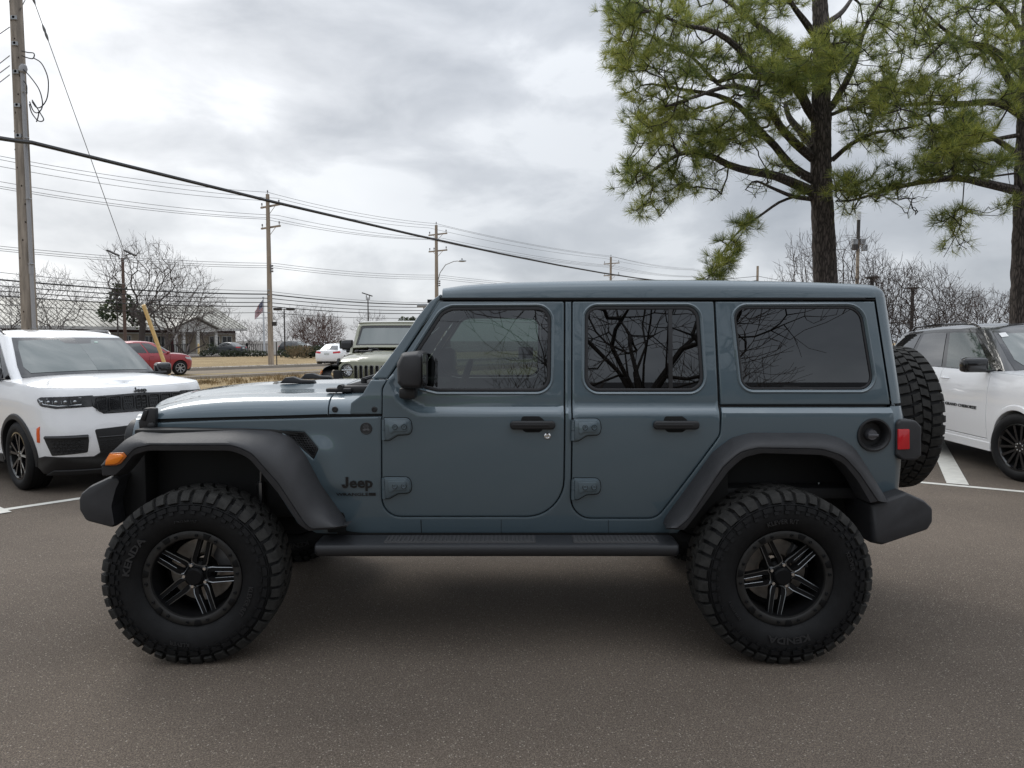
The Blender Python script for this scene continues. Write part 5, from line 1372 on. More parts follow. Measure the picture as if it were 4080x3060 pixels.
def suv_rest(c, roof_black=False, rim_mat=GLOSSBLK, n=5, steer=0.0, msz=(.15, .29, .18), my=.90):
    r = c.root; vA = .30
    v = c.vx
    c.arches(PLASTIC_DK if not roof_black else c.paint, .05, .014)
    # windscreen (with the dark border), side glass
    va = .285
    wso = [(0, .035), (va - .012, .03), (va, .30), (va, .70), (va, .955), (0, .965)]
    wsi = [(0, .13), (va - .055, .12), (va - .03, .26), (va - .03, .72), (va - .045, .87), (.065, .90), (.05, .80), (0, .79)]
    mb = MB(); c.gskin(mb, wso, .010, out=(1, .3, .5)); mb.mirror_y(0.0); mb.build('windscreen_border', GLOSSBLK, r, local=True, recalc=True)
    mb = MB(); c.gskin(mb, wsi, .014, out=(1, .3, .5)); mb.mirror_y(0.0); mb.build('windscreen', WINDSCREEN_BG, r, local=True, recalc=True)
    for sg, doors in ((1, c.doors_l), (-1, c.doors_r)):
        xa, xb, xc, xd = .86, -.12, -1.10, -1.98
        def win(x0, x1, tip0=0.0, tip1=0.0, h0=.05, h1=.90): return rline([(v(x0), h0, .012), (v(x1), h0, .012), (v(x1) + tip1, h1, .02), (v(x0) + tip0, h1, .02)], True)
        mb = MB(); c.gskin(mb, [(v(1.0), .02), (v(xd - .10), .02), (v(xd - .02), .93), (v(.72), .93)], .008)
        if sg < 0: mb = mb.flipped(0.0)
        mb.build('window_surround', GLOSSBLK, r, local=True, recalc=True)
        c.glassw(win(.86, -.08, .035, 0), SIDEGLASS_LT, 'window', doors[0], sg=sg, off=.012)
        c.glassw(win(-.20, -1.04), SIDEGLASS, 'window', doors[1], sg=sg, off=.012)
        c.glassw(win(-1.16, -1.95, 0, -.01), SIDEGLASS, 'quarter_window', r, sg=sg, off=.012)
        mb = MB(); z_ = 1.76   # roof rail
        mb.tube([Vector((-1.55, sg * .64, 1.725)), Vector((-1.45, sg * .64, 1.775)), Vector((-.4, sg * .65, 1.80)), Vector((.02, sg * .635, 1.785)), Vector((.14, sg * .62, 1.735))], [.02, .018, .018, .018, .012], 6); mb.build('roof_rail', GLOSSBLK, r, local=True)
    c.mirror(.86, my, 1.19, GLOSSBLK, sz=msz)
    for y in (-.45, .22):
        mb = MB(); p = [c.gpos(.0, .0)]
        mb.tube([Vector((1.33, y - .02, 1.225)), Vector((1.29, y + .3, 1.245)), Vector((1.24, y + .62, 1.25))], .012, 5); mb.build('wiper', PLASTIC_DK, r, local=True)
    c.wheels(rim_mat, .262, n, True, .265, steer=steer)
    for sg in (1, -1):
     mb = MB(); c.skin(mb, [(c.uv_x(.98), .255), (c.uv_x(-.98), .255), (c.uv_x(-.98), .36), (c.uv_x(.98), .36)], .008, .03, .1, .006)
     if sg < 0: mb = mb.flipped(0.0)
     mb.build('sill_trim', PLASTIC_DK if not roof_black else c.paint, r, local=True, recalc=True)
     rl = MB(); c.skin(rl, rline([(c.U - .85, .99, .03), (c.U - .25, 1.01, .03), (c.U - .25, 1.10, .03), (c.U - .85, 1.10, .03)], True), .006, .01, .07, .004); rl = rl.flipped(0.0) if sg < 0 else rl; rl.build('tail_lamp', REDLENS, r, local=True, recalc=True)
SIDEGLASS = mat('privacy_window', (.010, .012, .013), .02, spec=1.0, coat=.8)
SIDEGLASS_LT = mat('side_window', (.055, .075, .068), .02, spec=.9, coat=.5)
WINDSCREEN_BG = mat('grey_green_windscreen', (.065, .085, .078), .03, spec=.9, coat=.6)

# the white SUV at the left, nose towards the lot
hd = Vector((.789, -.614)).normalized()
c1 = Car('white_suv', 'white family SUV with white roof and orange side marker, parked nose-out beside the utility pole', 'car', (-6.06, 9.46, 0), hd, SUV, PAINT_WHITE).base()
suv_front(c1); suv_rest(c1, msz=(.15, .20, .17), my=.83)
mb = MB(); c1.gskin(mb, [(.07, .815), (.085, .815), (.085, .835), (.07, .835)], .018, out=(1, .3, .5)); mb.build('sticker', mat('pale_sticker', (.55, .75, .66), .5), c1.root, local=True, recalc=True)
# the white SUV with black roof at the right
hd2 = Vector((-.061, -.998)).normalized()
c2 = Car('white_suv', 'white SUV with gloss black roof and window sticker, behind the spare tyre', 'car', (7.05, 9.815, 0), hd2, SUV, PAINT_WHITE, PAINT_BLACK, PAINT_BLACK).base()
c2.root.scale = (1.055,) * 3
suv_front(c2, False); suv_rest(c2, True, n=7, steer=R(14))
mb = MB(); c2.gskin(mb, [(.205, .80), (.25, .78), (.25, .88), (.205, .90)], .018, out=(1, .5, .5)); mb = mb.flipped(0.0); mb.build('sticker', mat('white_sticker', (.8, .8, .78), .6), c2.root, local=True, recalc=True)
mb = MB(); u0 = c2.uv_x(.40)
put_text(mb, 'GRAND CHEROKEE', lambda x, y, o: c2.pos(u0 - x, .735 + y) + Vector((0, .003 + o, 0)), .052, .004, .012, 0, 1.5)
e_ = c2.pos(u0 + .40, .735); mb.rbox(e_ + Vector((-.02, .001, 0)), e_ + Vector((.03, .007, .034)), .001, 1)
mb = mb.flipped(0.0); mb.build('lettering', EMBLEM, c2.root, local=True, recalc=True)

# ---- the smaller cars across the road
SED = dict(plan=[(2.35, 0), (2.33, .3), (2.24, .58), (2.06, .78), (1.8, .87), (1.4, .90), (.5, .91), (-.9, .91), (-1.8, .885), (-2.15, .80), (-2.30, .60), (-2.37, .3), (-2.38, 0)],
    wz=[(.15, .93), (.35, .98), (.6, 1.0), (.75, .99), (.88, .96), (1.0, .90)], fz=[(.15, -.12), (.3, -.02), (.45, 0), (.6, -.02), (.75, -.09), (.9, -.25)], rz=[(.15, -.12), (.35, 0), (.7, 0), (.95, -.05), (1.05, -.1)],
    ax=(1.42, -1.36), arch=.35, R=.325, zs=.22, zd=.30, doors=(.85, -.2, -1.05), top=[(-2.4, 1.0), (-1.6, .98), (0, .93), (1.0, .92), (1.8, .84), (2.35, .70)], crown=[(-2.4, .05), (-1.8, .05), (.8, .05), (1.6, .08), (2.35, .06)],
    gbase=[(1.05, 0), (1.0, .35), (.88, .66), (.66, .77), (.1, .81), (-.8, .81), (-1.45, .76), (-1.75, .62), (-1.85, .3), (-1.88, 0)], gtop=[(.22, 0), (.2, .25), (.13, .46), (.0, .53), (-.3, .56), (-.75, .56), (-1.0, .52), (-1.12, .42), (-1.17, .2), (-1.18, 0)],
    gz0=[(-1.9, 1.0), (0, .92), (1.05, .95)], gz1=[(-1.2, 1.34), (-.5, 1.39), (.25, 1.36)], roofc=.06)
XOV = dict(SED, plan=[(2.15, 0), (2.13, .3), (2.05, .58), (1.9, .76), (1.65, .86), (1.35, .89), (.5, .90), (-.9, .90), (-1.7, .88), (-2.0, .80), (-2.12, .6), (-2.17, .3), (-2.18, 0)],
    wz=[(.2, .93), (.45, .98), (.7, 1.0), (.9, .99), (1.0, .96), (1.1, .92)], ax=(1.33, -1.33), arch=.385, R=.345, zs=.28, zd=.38, doors=(.85, -.12, -.98), fz=[(.2, -.12), (.4, -.02), (.55, 0), (.75, -.02), (.9, -.1), (1.0, -.22)],
    top=[(-2.2, 1.10), (0, 1.05), (.9, 1.03), (1.6, .97), (2.15, .88)], gbase=[(1.15, 0), (1.1, .35), (.98, .66), (.76, .78), (.1, .82), (-1.0, .82), (-1.7, .78), (-1.95, .6), (-2.05, 0)],
    gtop=[(.36, 0), (.33, .28), (.26, .5), (.1, .57), (-.3, .60), (-1.0, .59), (-1.5, .55), (-1.68, .4), (-1.74, 0)], gz0=[(-2.1, 1.10), (0, 1.04), (1.15, 1.06)], gz1=[(-1.75, 1.50), (-.5, 1.58), (.4, 1.53)], roofc=.06)
def small_car(name, label, loc, heading, sp, paint, rim=None, rear_plate=False, group=None, glassm=None, glassf=None):
    c = Car(name, label, 'car', loc, heading, sp, paint, group=group).base(); r = c.root; v = c.vx
    rim = rim or mat('silver_alloy', (.42, .43, .44), .3, metal=.9); gm = glassm or SIDEGLASS
    xa, xb, xc = sp['doors'][0] - .12, sp['doors'][1], sp['doors'][2]; xd = sp['gbase'][-4][0] + .06
    va = v(sp['gbase'][3][0]) - .03
    mb = MB(); c.gskin(mb, [(0, .06), (va, .05), (va + .006, .5), (va, .92), (0, .93)], .010, out=(1, .3, .5)); mb.mirror_y(0.0); mb.build('windscreen', glassf or WINDSCREEN_BG, r, local=True, recalc=True)
    vr = v(sp['gbase'][-3][0]) + .02
    mb = MB(); c.gskin(mb, [(vr, .08), (1, .08), (1, .88), (vr, .86)], .010, out=(-1, .2, .4)); mb.mirror_y(0.0); mb.build('rear_window', gm, r, local=True, recalc=True)
    for sg, doors in ((1, c.doors_l), (-1, c.doors_r)):
        def win(x0, x1, t0=0, t1=0): return rline([(v(x0), .06, .01), (v(x1), .06, .01), (v(x1) + t1, .9, .015), (v(x0) + t0, .9, .015)], True)
        c.glassw(win(xa, xb + .04, .06, 0), gm, 'window', doors[0], sg=sg, off=.010); c.glassw(win(xb - .05, xc + .02), gm, 'window', doors[1], sg=sg, off=.010); c.glassw(win(xc - .05, xd, 0, -.03), gm, 'quarter_window', r, sg=sg, off=.010)
        zt = sinterp(sp['top'], sp['plan'][0][0]); zr = sinterp(sp['top'], sp['plan'][-1][0])
        for nm, poly, m in (('headlight', [(.52, zt - .17), (1.10, zt - .11), (1.22, zt + .0), (.95, zt - .03), (.52, zt - .08)], mat('headlamp_glass', (.5, .52, .53), .1, coat=.5)), ('tail_lamp', [(c.U - .98, zr - .16), (c.U - .42, zr - .20), (c.U - .42, zr - .08), (c.U - .98, zr - .03)], REDLENS)):
            mb = MB(); c.skin(mb, rline([(a, b, .03) for a, b in poly], True), .006, .01, .06, .003)
            if sg < 0: mb = mb.flipped(0.0)
            mb.build(nm, m, r, local=True, recalc=True)
    mb = c.both(lambda m: c.skin(m, [(0, zt - .28), (.44, zt - .26), (.48, zt - .12), (0, zt - .11)], .005, .01, .06, .003)); mb.build('grille', PLASTIC_DK, r, local=True, recalc=True)
    mb = c.both(lambda m: c.skin(m, [(0, .2), (.9, .22), (.85, .34), (0, .34)], .006, .01, .06, .003)); mb.build('lower_grille', PLASTIC_DK, r, local=True, recalc=True)
    if rear_plate:
        mb = MB(); c.skin(mb, rline([(c.U - .17, zr - .28, .01), (c.U, zr - .28, .01), (c.U, zr - .13, .01), (c.U - .17, zr - .13, .01)], True), .010, .01, .06, .002); mb.mirror_y(0.0); mb.build('number_plate', mat('plate', (.55, .57, .56), .5), r, local=True, recalc=True)
        mb = c.both(lambda m: c.skin(m, [(c.U - .8, .18), (c.U, .18), (c.U, .30), (c.U - .7, .30)], .006, .01, .08, .003)); mb.build('rear_skirt', PLASTIC_DK, r, local=True, recalc=True)
    c.mirror(sp['doors'][0] - .1, sp['gbase'][3][1] + .02, sinterp(sp['top'], .7) + .0, paint, sz=(.10, .17, .12))
    c.wheels(rim, .215 if sp is SED else .23, 7, False, .21, spoke_w=.03)
    return c
RD = Vector((.6, .8, 0)); RN = Vector((.8, -.6, 0))
def RW(a, b, z=0.0): p = RD * a + RN * b; return Vector((p.x, p.y, z))
small_car('red_crossover', 'red crossover driving along the road behind the yellow guy wire guard', (-17.35, 33.4, 0), (.62, .78), XOV, PAINT_RED)
small_car('white_sedan', 'white sedan seen from behind, red tail lamps, on the road beside the green off-road vehicle', (-11.9, 48.4, 0), (.05, 1.0), SED, PAINT_WHITE, rear_plate=True)
small_car('black_sedan', 'black sedan parked by the porch railing of the long building', (-32.3, 80.5, 0), (-.93, .36), SED, PAINT_NAVY, rear_plate=True)
small_car('black_suv', 'black SUV parked beyond the hedge to the right of the nearest roadside utility pole', (-24.3, 80.5, 0), (.95, -.30), XOV, PAINT_BLACK)
small_car('white_car', 'white car mostly hidden behind the dark clipped hedge', (-20.6, 78, 0), (.95, -.30), XOV, PAINT_WHITE)
# ---- the green off-road vehicle behind the bonnet
green = copy_tree(jeep, None, {PAINT: PAINT_GREEN, GLASS_WS: WINDSCREEN_BG})
green.name = 'off_road_vehicle'; tag(green, 'sage green off-road vehicle facing the camera behind the blue-grey bonnet', 'car')
green.scale = (1.04,) * 3; green.location = (-2.32, 14.5, 0); green.rotation_euler = (0, 0, math.pi / 2 - R(3))
# ================================================================ poles, wires, lamps, building
WOOD = mat('weathered_pole_wood', (.285, .245, .205), .85, var=.40, var_scale=5, bump=.6, bump_scale=14, stretch=(3, 3, .35))
WOOD2 = mat('pale_pole_wood', (.31, .255, .20), .85, var=.3, var_scale=3, stretch=(3, 3, .3))
GALV = mat('galvanised_steel', (.33, .34, .35), .45, metal=.6, var=.15, var_scale=20)
PVC = mat('grey_conduit', (.34, .34, .35), .5)
WIRE = mat('wire', (.02, .02, .022), .6); WIRE_G = mat('aluminium_wire', (.20, .205, .21), .5)
YELLOW = mat('yellow_guard', (.78, .56, .26), .5, var=.12, var_scale=12)
LAMPDK = mat('bronze_lamp_metal', (.03, .026, .024), .5); BROWNPOLE = mat('brown_painted_pole', (.085, .055, .045), .6)
CERAMIC = mat('insulator', (.16, .15, .15), .3)
def vpole(px, py_, Y): p = P(px, py_, Y); return p
# ---- the near utility pole
b0 = P(118, 1300, 14.6); PX, PY = b0.x, b0.y
pole = thing('utility_pole', 'big weathered wooden utility pole with grey conduit, rising behind the white-roofed SUV', 'utility pole', (PX, PY, 0))
mb = MB(); rows = [(0, .150), (2, .143), (4, .134), (6, .124), (8.5, .112), (11, .10)]
n = 24; pts = []
for z, r_ in [(zz_, interp(rows, zz_)) for zz_ in np.linspace(0, 11, 40)]:
    pts.append([Vector((PX + math.cos(a) * r_ * (1 + .02 * math.sin(5 * a + z)), PY + math.sin(a) * r_, z)) for a in np.linspace(0, 2 * math.pi, n, endpoint=False)])
mb.grid(pts, 0, True)
for k in range(26):       # knots and checks
    z = .8 + k * .36; a = -math.pi / 2 + math.sin(k * 7.1) * .7; r_ = interp(rows, z); c = Vector((PX + math.cos(a) * (r_ - .004), PY + math.sin(a) * (r_ - .004), z)); mb.ball(c, .016, .012, .022, 8, 6, mi=1)
mb.build('pole', [WOOD, mat('dark_knot', (.05, .035, .027), .9)], pole)
q1 = P(146, 1300, 14.45); q0 = P(113, 400, 14.45); cx_ = PX + .175
mb = MB(); mb.tube([(PX + .160, PY - .10, .0), (PX + .156, PY - .10, 2), (PX + .132, PY - .10, 7.0)], .038, 12); mb.tube([(PX + .151, PY - .10, 3.0), (PX + .150, PY - .10, 3.22)], .046, 12)
mb.lathe([(.0, .16), (.05, .14), (.075, .08), (.07, .0), (.045, -.02)], (PX + .137, PY - .10, 7.0), (.25, 0, 1), 16)
mb.build('conduit', PVC, pole)
mb = MB()
for z in (1.9, 3.2, 4.5, 5.7, 6.6): mb.tube([(PX + .10, PY - .12, z), (PX + .20, PY - .155, z), (PX + .215, PY - .10, z)], .012, 5)
mb.tube([(PX + .115, PY - .10, 6.9), (PX + .122, PY - .10, 0)], .008, 5)
mb.build('strap', GALV, pole)
mb = MB()
def loop(pts): mb.tube([P(x, y, 14.45) for x, y in [tuple(v) for v in curve_half([Vector(p) for p in pts], 40)]], .011, 5)
loop([(86, 203), (110, 209), (134, 212), (136, 225), (128, 234), (105, 229), (88, 222)]); loop([(134, 231), (165, 252), (188, 300), (193, 345), (186, 395), (165, 425), (145, 428), (128, 405)])
loop([(92, 276), (120, 305), (155, 355), (169, 405), (165, 435), (148, 450), (132, 440), (118, 405)]); loop([(128, 398), (145, 425), (160, 450), (174, 475), (165, 484), (148, 478), (126, 448), (117, 415)]); loop([(94, 322), (106, 340), (107, 375)])
loop([(156, 440), (152, 465), (145, 486)])
mb.build('cable_loop', WIRE, pole)
mb = MB()
for z, s_ in ((8.05, 1), (7.55, 1), (7.0, -1), (6.35, -1), (5.75, 1)): mb.tube([(PX + .02, PY - interp(rows, z) - .02, z), (PX + .02, PY, z)], .028, 8); mb.rbox((PX - .04, PY - interp(rows, z) - .02, z - .05), (PX + .08, PY - interp(rows, z) + .01, z + .03), .006, 1)
mb.build('pole_bracket', GALV, pole)
# guy wire with its yellow guard
top = P(44, -250, 14.5); anc = G(716, 1616)
def on(t): return top.lerp(anc, t)
mb = MB(); mb.tube([top, anc], .008, 5); 
for t0, t1 in ((.085, .115), (.15, .18)): mb.tube([on(t0 + (t1 - t0) * k / 6) for k in range(7)], [.010, .022, .028, .02, .028, .022, .010], 6)
gw = mb.build('guy_wire', WIRE_G); tag(gw, 'thin steel guy wire slanting down from the big wooden pole to a yellow guard', 'guy wire')
mb = MB(); d = (anc - top); L_ = d.length; t1 = 1 - 2.7 / L_; mb.tube([on(t1), on(.995)], .046, 8); mb.build('guard', YELLOW, gw)
# ---- the roadside line of poles
LINE_B = -41.8
def line_pt(sx, sy):     # point on the vertical plane of the pole line seen at this photograph position
    t = (sx - CX) / FPX
    b_ = -(sy - CY) / FPX
    f = Vector((t, math.cos(PITCH) + b_ * math.sin(PITCH), -math.sin(PITCH) + b_ * math.cos(PITCH)))
    k = LINE_B / f.dot(RN); return Vector((0, 0, CAM_H)) + f * k
def roadside_pole(sx, sy_top, label, lamp=False, arms=True):
    t_ = line_pt(sx, sy_top); r = thing('utility_pole', label, 'utility pole', (t_.x, t_.y, 0), 0, 'roadside utility poles')
    mb = MB(); mb.tube([(t_.x, t_.y, 0), (t_.x, t_.y, 5), (t_.x, t_.y, t_.z)], [.19, .165, .12], 12); mb.build('pole', WOOD2, r)
    if arms:
        for dz in (.75, 2.15):
            c = Vector((t_.x, t_.y, t_.z - dz)); w = RN * 1.05; s_ = .055
            mb = MB(); mb.prism([c - w + RD * .14 + Vector((0, 0, -s_)), c + w + RD * .14 + Vector((0, 0, -s_)), c + w + RD * .14 + Vector((0, 0, s_)), c - w + RD * .14 + Vector((0, 0, s_))], RD * .1, 0)
            mb.tube([c + RN * .6 + RD * .2, c + Vector((0, 0, -.5)) + RD * .14], .018, 5); mb.tube([c - RN * .6 + RD * .2, c + Vector((0, 0, -.5)) + RD * .14], .018, 5)
            ar = mb.build('crossarm', WOOD2, r)
            mb = MB()
            for k in (-.95, .95) + ((-.45,) if dz > 1 else ()):
                p = c + RN * k + RD * .19 + Vector((0, 0, s_)); mb.lathe([(.02, 0), (.02, .10), (.06, .11), (.03, .16), (.06, .17), (.04, .25), (0, .26)], p, (0, 0, 1), 8)
            mb.build('insulator', CERAMIC, ar)
        mb = MB(); mb.lathe([(.02, 0), (.02, .12), (.06, .13), (.03, .19), (.06, .2), (.0, .3)], t_, (0, 0, 1), 8); mb.build('insulator', CERAMIC, r)
    mb = MB()
    zc = t_.z - 4.75
    for k in range(3): mb.lathe([(.02, 0), (.02, .22), (.07, .24), (.05, .32), (.07, .34), (0, .38)], Vector((t_.x, t_.y, zc - k * .18)) + RN * .05, RN, 8)
    mb.rbox(Vector((t_.x, t_.y, zc - .45)) + RN * .17 - Vector((.03, .03, 0)), Vector((t_.x, t_.y, zc + .10)) + RN * .17 + Vector((.03, .03, 0)), .005, 1)
    mb.build('insulator_bracket', CERAMIC, r)
    mb = MB()
    for z in (7.9, 7.0, 5.0, 4.7, 4.3, 3.8, 3.5): 
        if z < 5.5: mb.rbox((t_.x - .04, t_.y - .21, z - .04), (t_.x + .06, t_.y - .14, z + .04), .008, 1)
    mb.build('cable_clamp', GALV, r)
    if lamp:
        mb = MB(); c = Vector((t_.x, t_.y, 6.3)); d = Vector((.9, -.43, 0)).normalized()
        mb.tube([c, c + d * .35 + Vector((0, 0, 1.1)), c + d * .9 + Vector((0, 0, 1.75)), c + d * 1.7 + Vector((0, 0, 2.0)), c + d * 2.2 + Vector((0, 0, 2.02))], .034, 8)
        h = mb.build('lamp_arm', GALV, r); mb = MB(); mb.ball(c + d * 2.5 + Vector((0, 0, 2.0)), .38, .2, .09, 12, 6); mb.tube([c + d * 2.5 + Vector((0, 0, 2.05)), c + d * 2.5 + Vector((0, 0, 2.22))], .05, 8); mb.build('lamp_head', GALV, h)
    return r, t_
p2, t2 = roadside_pole(1066, 774, 'wooden utility pole with two crossarms, standing in the tan verge left of the white sedan')
p3, t3 = roadside_pole(1738, 897, 'utility pole with two crossarms and a curved street lamp arm above the windscreen post', True)
p4, t4 = roadside_pole(2434, 1024, 'distant utility pole with two crossarms showing just over the vehicle roof')
mb = MB(); c = Vector((t2.x, t2.y, 2.75)); mb.rbox(c + Vector((.12, -.1, -.12)), c + Vector((.42, .1, .16)), .01, 1); mb.build('utility_box', LAMPDK, p2)
# stub pole at the far end of the black cable
e_ = P(3019, 1060, 95); sp_ = thing('utility_pole', 'bare topped wooden pole with no crossarms, just above the vehicle roof beside the pine branch', 'utility pole', (e_.x, e_.y, 0), 0, 'roadside utility poles')
mb = MB(); mb.tube([(e_.x, e_.y, 0), (e_.x, e_.y, e_.z)], [.2, .15], 10); mb.build('pole', WOOD2, sp_)
# small-cell pole
e_ = P(3427, 843, 60); cp = thing('utility_pole', 'tall slim pole with white antenna canister on top and equipment boxes, behind the bare trees', 'utility pole', (e_.x, e_.y, 0))
mb = MB(); mb.tube([(e_.x, e_.y, 0), (e_.x - .1, e_.y, e_.z - 2.4)], [.17, .13], 12); mb.build('pole', WOOD2, cp)
mb = MB(); mb.tube([(e_.x - .1, e_.y, e_.z - 2.4), (e_.x - .1, e_.y, e_.z - .7)], .14, 12); mb.build('mast', LAMPDK, cp)
mb = MB(); mb.lathe([(0, 0), (.18, 0), (.18, .68), (.16, .70), (0, .70)], (e_.x - .1, e_.y, e_.z - .7), (0, 0, 1), 16); mb.build('antenna', mat('antenna_white', (.62, .64, .66), .4), cp)
for dx, dz, m_ in ((-.42, -2.5, GALV), (.22, -2.5, GALV), (.40, -3.0, GALV), (-.40, -2.95, LAMPDK)):
    mb = MB(); mb.rbox((e_.x + dx - .22, e_.y - .3, e_.z + dz - .25), (e_.x + dx + .20, e_.y + .05, e_.z + dz + .22), .02, 1); mb.build('equipment_box', m_, cp)
# ---- wires
def wire(name, label, spans, rad, m, cat='power line', group=None):
    pts = []
    for a, b, sag in spans:
        for k in range(15 if pts else 0, 15) if False else range(15):
            t = k / 14; p = a.lerp(b, t); p.z -= 4 * sag * t * (1 - t)
            if not pts or (pts[-1] - p).length > 1e-4: pts.append(p)
    mb = MB(); mb.tube(pts, rad, 5); return tag(mb.build(name, m), label, cat, group)
def run(px, rad, m, label, sag=.45):
    pts = [line_pt(*p) for p in px]; pts = [pts[0] - RD * 26 + Vector((0, 0, .2))] + pts + [pts[-1] + RD * 90]
    spans = [(a, b, sag * min(1.0, (b - a).length / 16)) for a, b in zip(pts, pts[1:])]
    return wire('power_line', label, spans, rad, m, group='power lines along the road')
TP = 'thin grey power line crossing the sky between the roadside poles'
def ext(p, q, sx): k = (sx - p[0]) / (q[0] - p[0]); return (sx, p[1] + (q[1] - p[1]) * k)
for name_, px in (('highest thin power line, carried on the pole tops', [(-120, 598), (1066, 766), (1738, 891), (2434, 1020), (2760, 1070)]),
        ('power line on the right end of the upper crossarms', [(-120, 612), (1106, 790), (1765, 902), (2460, 1027), (2760, 1074)]),
        ('power line on the left end of the upper crossarms', [(-120, 640), (1054, 799), (1710, 908), (2412, 1030), (2760, 1076)]),
        ('power line on the right end of the lower crossarms', [(-120, 702), (1107, 858), (1762, 949), (2460, 1060), (2760, 1100)]),
        ('middle power line of the lower crossarms', [(-120, 721), (1080, 868), (1724, 953), (2440, 1062), (2760, 1102)]),
        ('power line on the left end of the lower crossarms', [(-120, 729), (1054, 873), (1709, 955), (2412, 1064), (2760, 1104)])):
    run(px, .014, WIRE_G, name_, .30)
for name_, px in (('top wire of the three below the crossarms', [(-120, 968), (1092, 1049), (1750, 1096), (2440, 1150)]), ('middle wire of the three below the crossarms', [(-120, 978), (1092, 1059), (1750, 1104), (2440, 1156)]), ('bottom wire of the three below the crossarms', [(-120, 986), (1092, 1067), (1750, 1112), (2440, 1162)])):
    run(px, .014, WIRE_G, name_, .22)
for name_, px, r_, m in (('thin top cable of the low bundle across the long building', [(-120, 1072), (1066, 1160), (1738, 1206), (2440, 1252)], .016, WIRE_G),
        ('thickest black cable of the low bundle across the long building', [(-120, 1103), (1066, 1172), (1738, 1213), (2440, 1256)], .040, WIRE),
        ('second black cable of the low bundle across the long building', [(-120, 1128), (1066, 1188), (1738, 1224), (2440, 1262)], .026, WIRE),
        ('third black cable of the low bundle across the long building', [(-120, 1149), (1066, 1205), (1738, 1236), (2440, 1270)], .026, WIRE),
        ('fourth black cable of the low bundle across the long building', [(-120, 1169), (1066, 1220), (1738, 1248), (2440, 1278)], .030, WIRE),
        ('lowest thin cable of the bundle, near the flag', [(-120, 1205), (1066, 1245), (1738, 1265), (2440, 1290)], .018, WIRE)):
    run(px, r_, m, name_, .2)
mb = MB()
A = P(125, 568, 14.5); B = P(3019, 1116, 95)
wire('overhead_cable', 'thick black overhead cable sweeping from the big wooden pole down to the right', [(A + Vector((-13, -9.5, .3)), P(-160, 520, 12.5), .0), (P(-160, 520, 12.5), A, .02), (A, B, 1.45)], .043, WIRE, 'cable')
cb = P(3019, 1100, 95)
wire('overhead_cable', 'thin cable meeting the bare topped pole just above the vehicle roof', [(P(2500, 1112, 70), cb, .3), (cb, P(3200, 1128, 110), .1)], .03, WIRE, 'cable')
for i_, (y0, y1) in enumerate(((40, -60), (108, 155), (222, 275), (262, 312), (298, 350))):
    wire('service_wire', ('uppermost', 'second', 'third', 'fourth', 'lowest')[i_] + ' of five thin wires leaving the big wooden pole at the upper left', [(P(80 if i_ == 0 else 38, y0, 14.5), P(-30 if i_ else 130, y1, 13.5 if i_ else 15.5), .0)], .009, WIRE, 'wire', 'service wires on the big pole')
for y0, y1 in ((1103, 1094), (1186, 1181), (1232, 1230)):
    pass
# ---- parking-lot lamps
def lamp_post(sx, sy, D, label, heads, m=LAMPDK, mp=None, r_=.07):
    t_ = P(sx, sy, D); o = thing('lamp_post', label, 'lamp post', (t_.x, t_.y, 0), 0, None)
    mb = MB(); mb.tube([(t_.x, t_.y, 0), (t_.x, t_.y, t_.z)], [r_ * 1.1, r_ * .85], 10); mb.build('pole', mp or m, o)
    for kind, dx in heads:
        mb = MB()
        if kind == 'shoe':
            mb.rbox((t_.x + dx - .38, t_.y - .28, t_.z - .12), (t_.x + dx + .38, t_.y + .28, t_.z + .14), .05, 2); mb.tube([(t_.x, t_.y, t_.z), (t_.x + dx, t_.y, t_.z)], .04, 6)
        elif kind == 'disc':
            mb.lathe([(0, .10), (.35, .06), (.42, .0), (.30, -.05), (.12, -.10), (.10, -.3)], (t_.x + dx, t_.y, t_.z), (0, 0, 1), 16)
        elif kind == 'tilt':
            s_ = 1 if dx > 0 else -1
            mb.tube([(t_.x, t_.y, t_.z - .1), (t_.x + s_ * .28, t_.y, t_.z - .05), (t_.x + s_ * .35, t_.y, t_.z + .25), (t_.x + dx, t_.y, t_.z + .38)], .05, 6)
            m_ = Matrix.Translation((t_.x + dx, t_.y, t_.z + .42)) @ Matrix.Rotation(R(26), 4, 'Y'); mb.rbox((-.55, -.25, -.07), (.45, .25, .07), .03, 1, mtx=m_)
        elif kind == 'flat':
            m_ = Matrix.Translation((t_.x, t_.y, t_.z + .25)) @ Matrix.Rotation(R(18), 4, 'Y'); mb.rbox((-.55, -.2, -.05), (.42, .2, .05), .02, 1, mtx=m_); mb.tube([(t_.x - .15, t_.y, t_.z + .2), (t_.x - .15, t_.y, t_.z - .2), (t_.x + .15, t_.y, t_.z - .2), (t_.x + .15, t_.y, t_.z + .15)], .04, 6)
        mb.build('lamp_head', m, o)
    return o
lamp_post(488, 1028, 62, 'brown lamp post with two tilted floodlights, in front of the tall bare tree', [('tilt', -.75), ('tilt', .7)], LAMPDK, BROWNPOLE, .14)
lamp_post(1132, 1232, 72, 'lamp post with twin shoebox heads to the right of the flagpole', [('shoe', -.65), ('shoe', .65)])
lamp_post(1466, 1185, 66, 'slim dark lamp post with one small tilted head above the green off-road vehicle', [('flat', 0)], r_=.06)
lamp_post(1689, 1218, 52, 'lamp head just left of the blue-grey windscreen post', [('shoe', -.1)], GALV, r_=.06)
lamp_post(3475, 1106, 42, 'lamp post with a flat disc head beside the slim antenna pole', [('disc', 0)], r_=.13)
lamp_post(3637, 1148, 46, 'lamp post half hidden among the bare trees right of the spare tyre', [('disc', 0)], r_=.12)
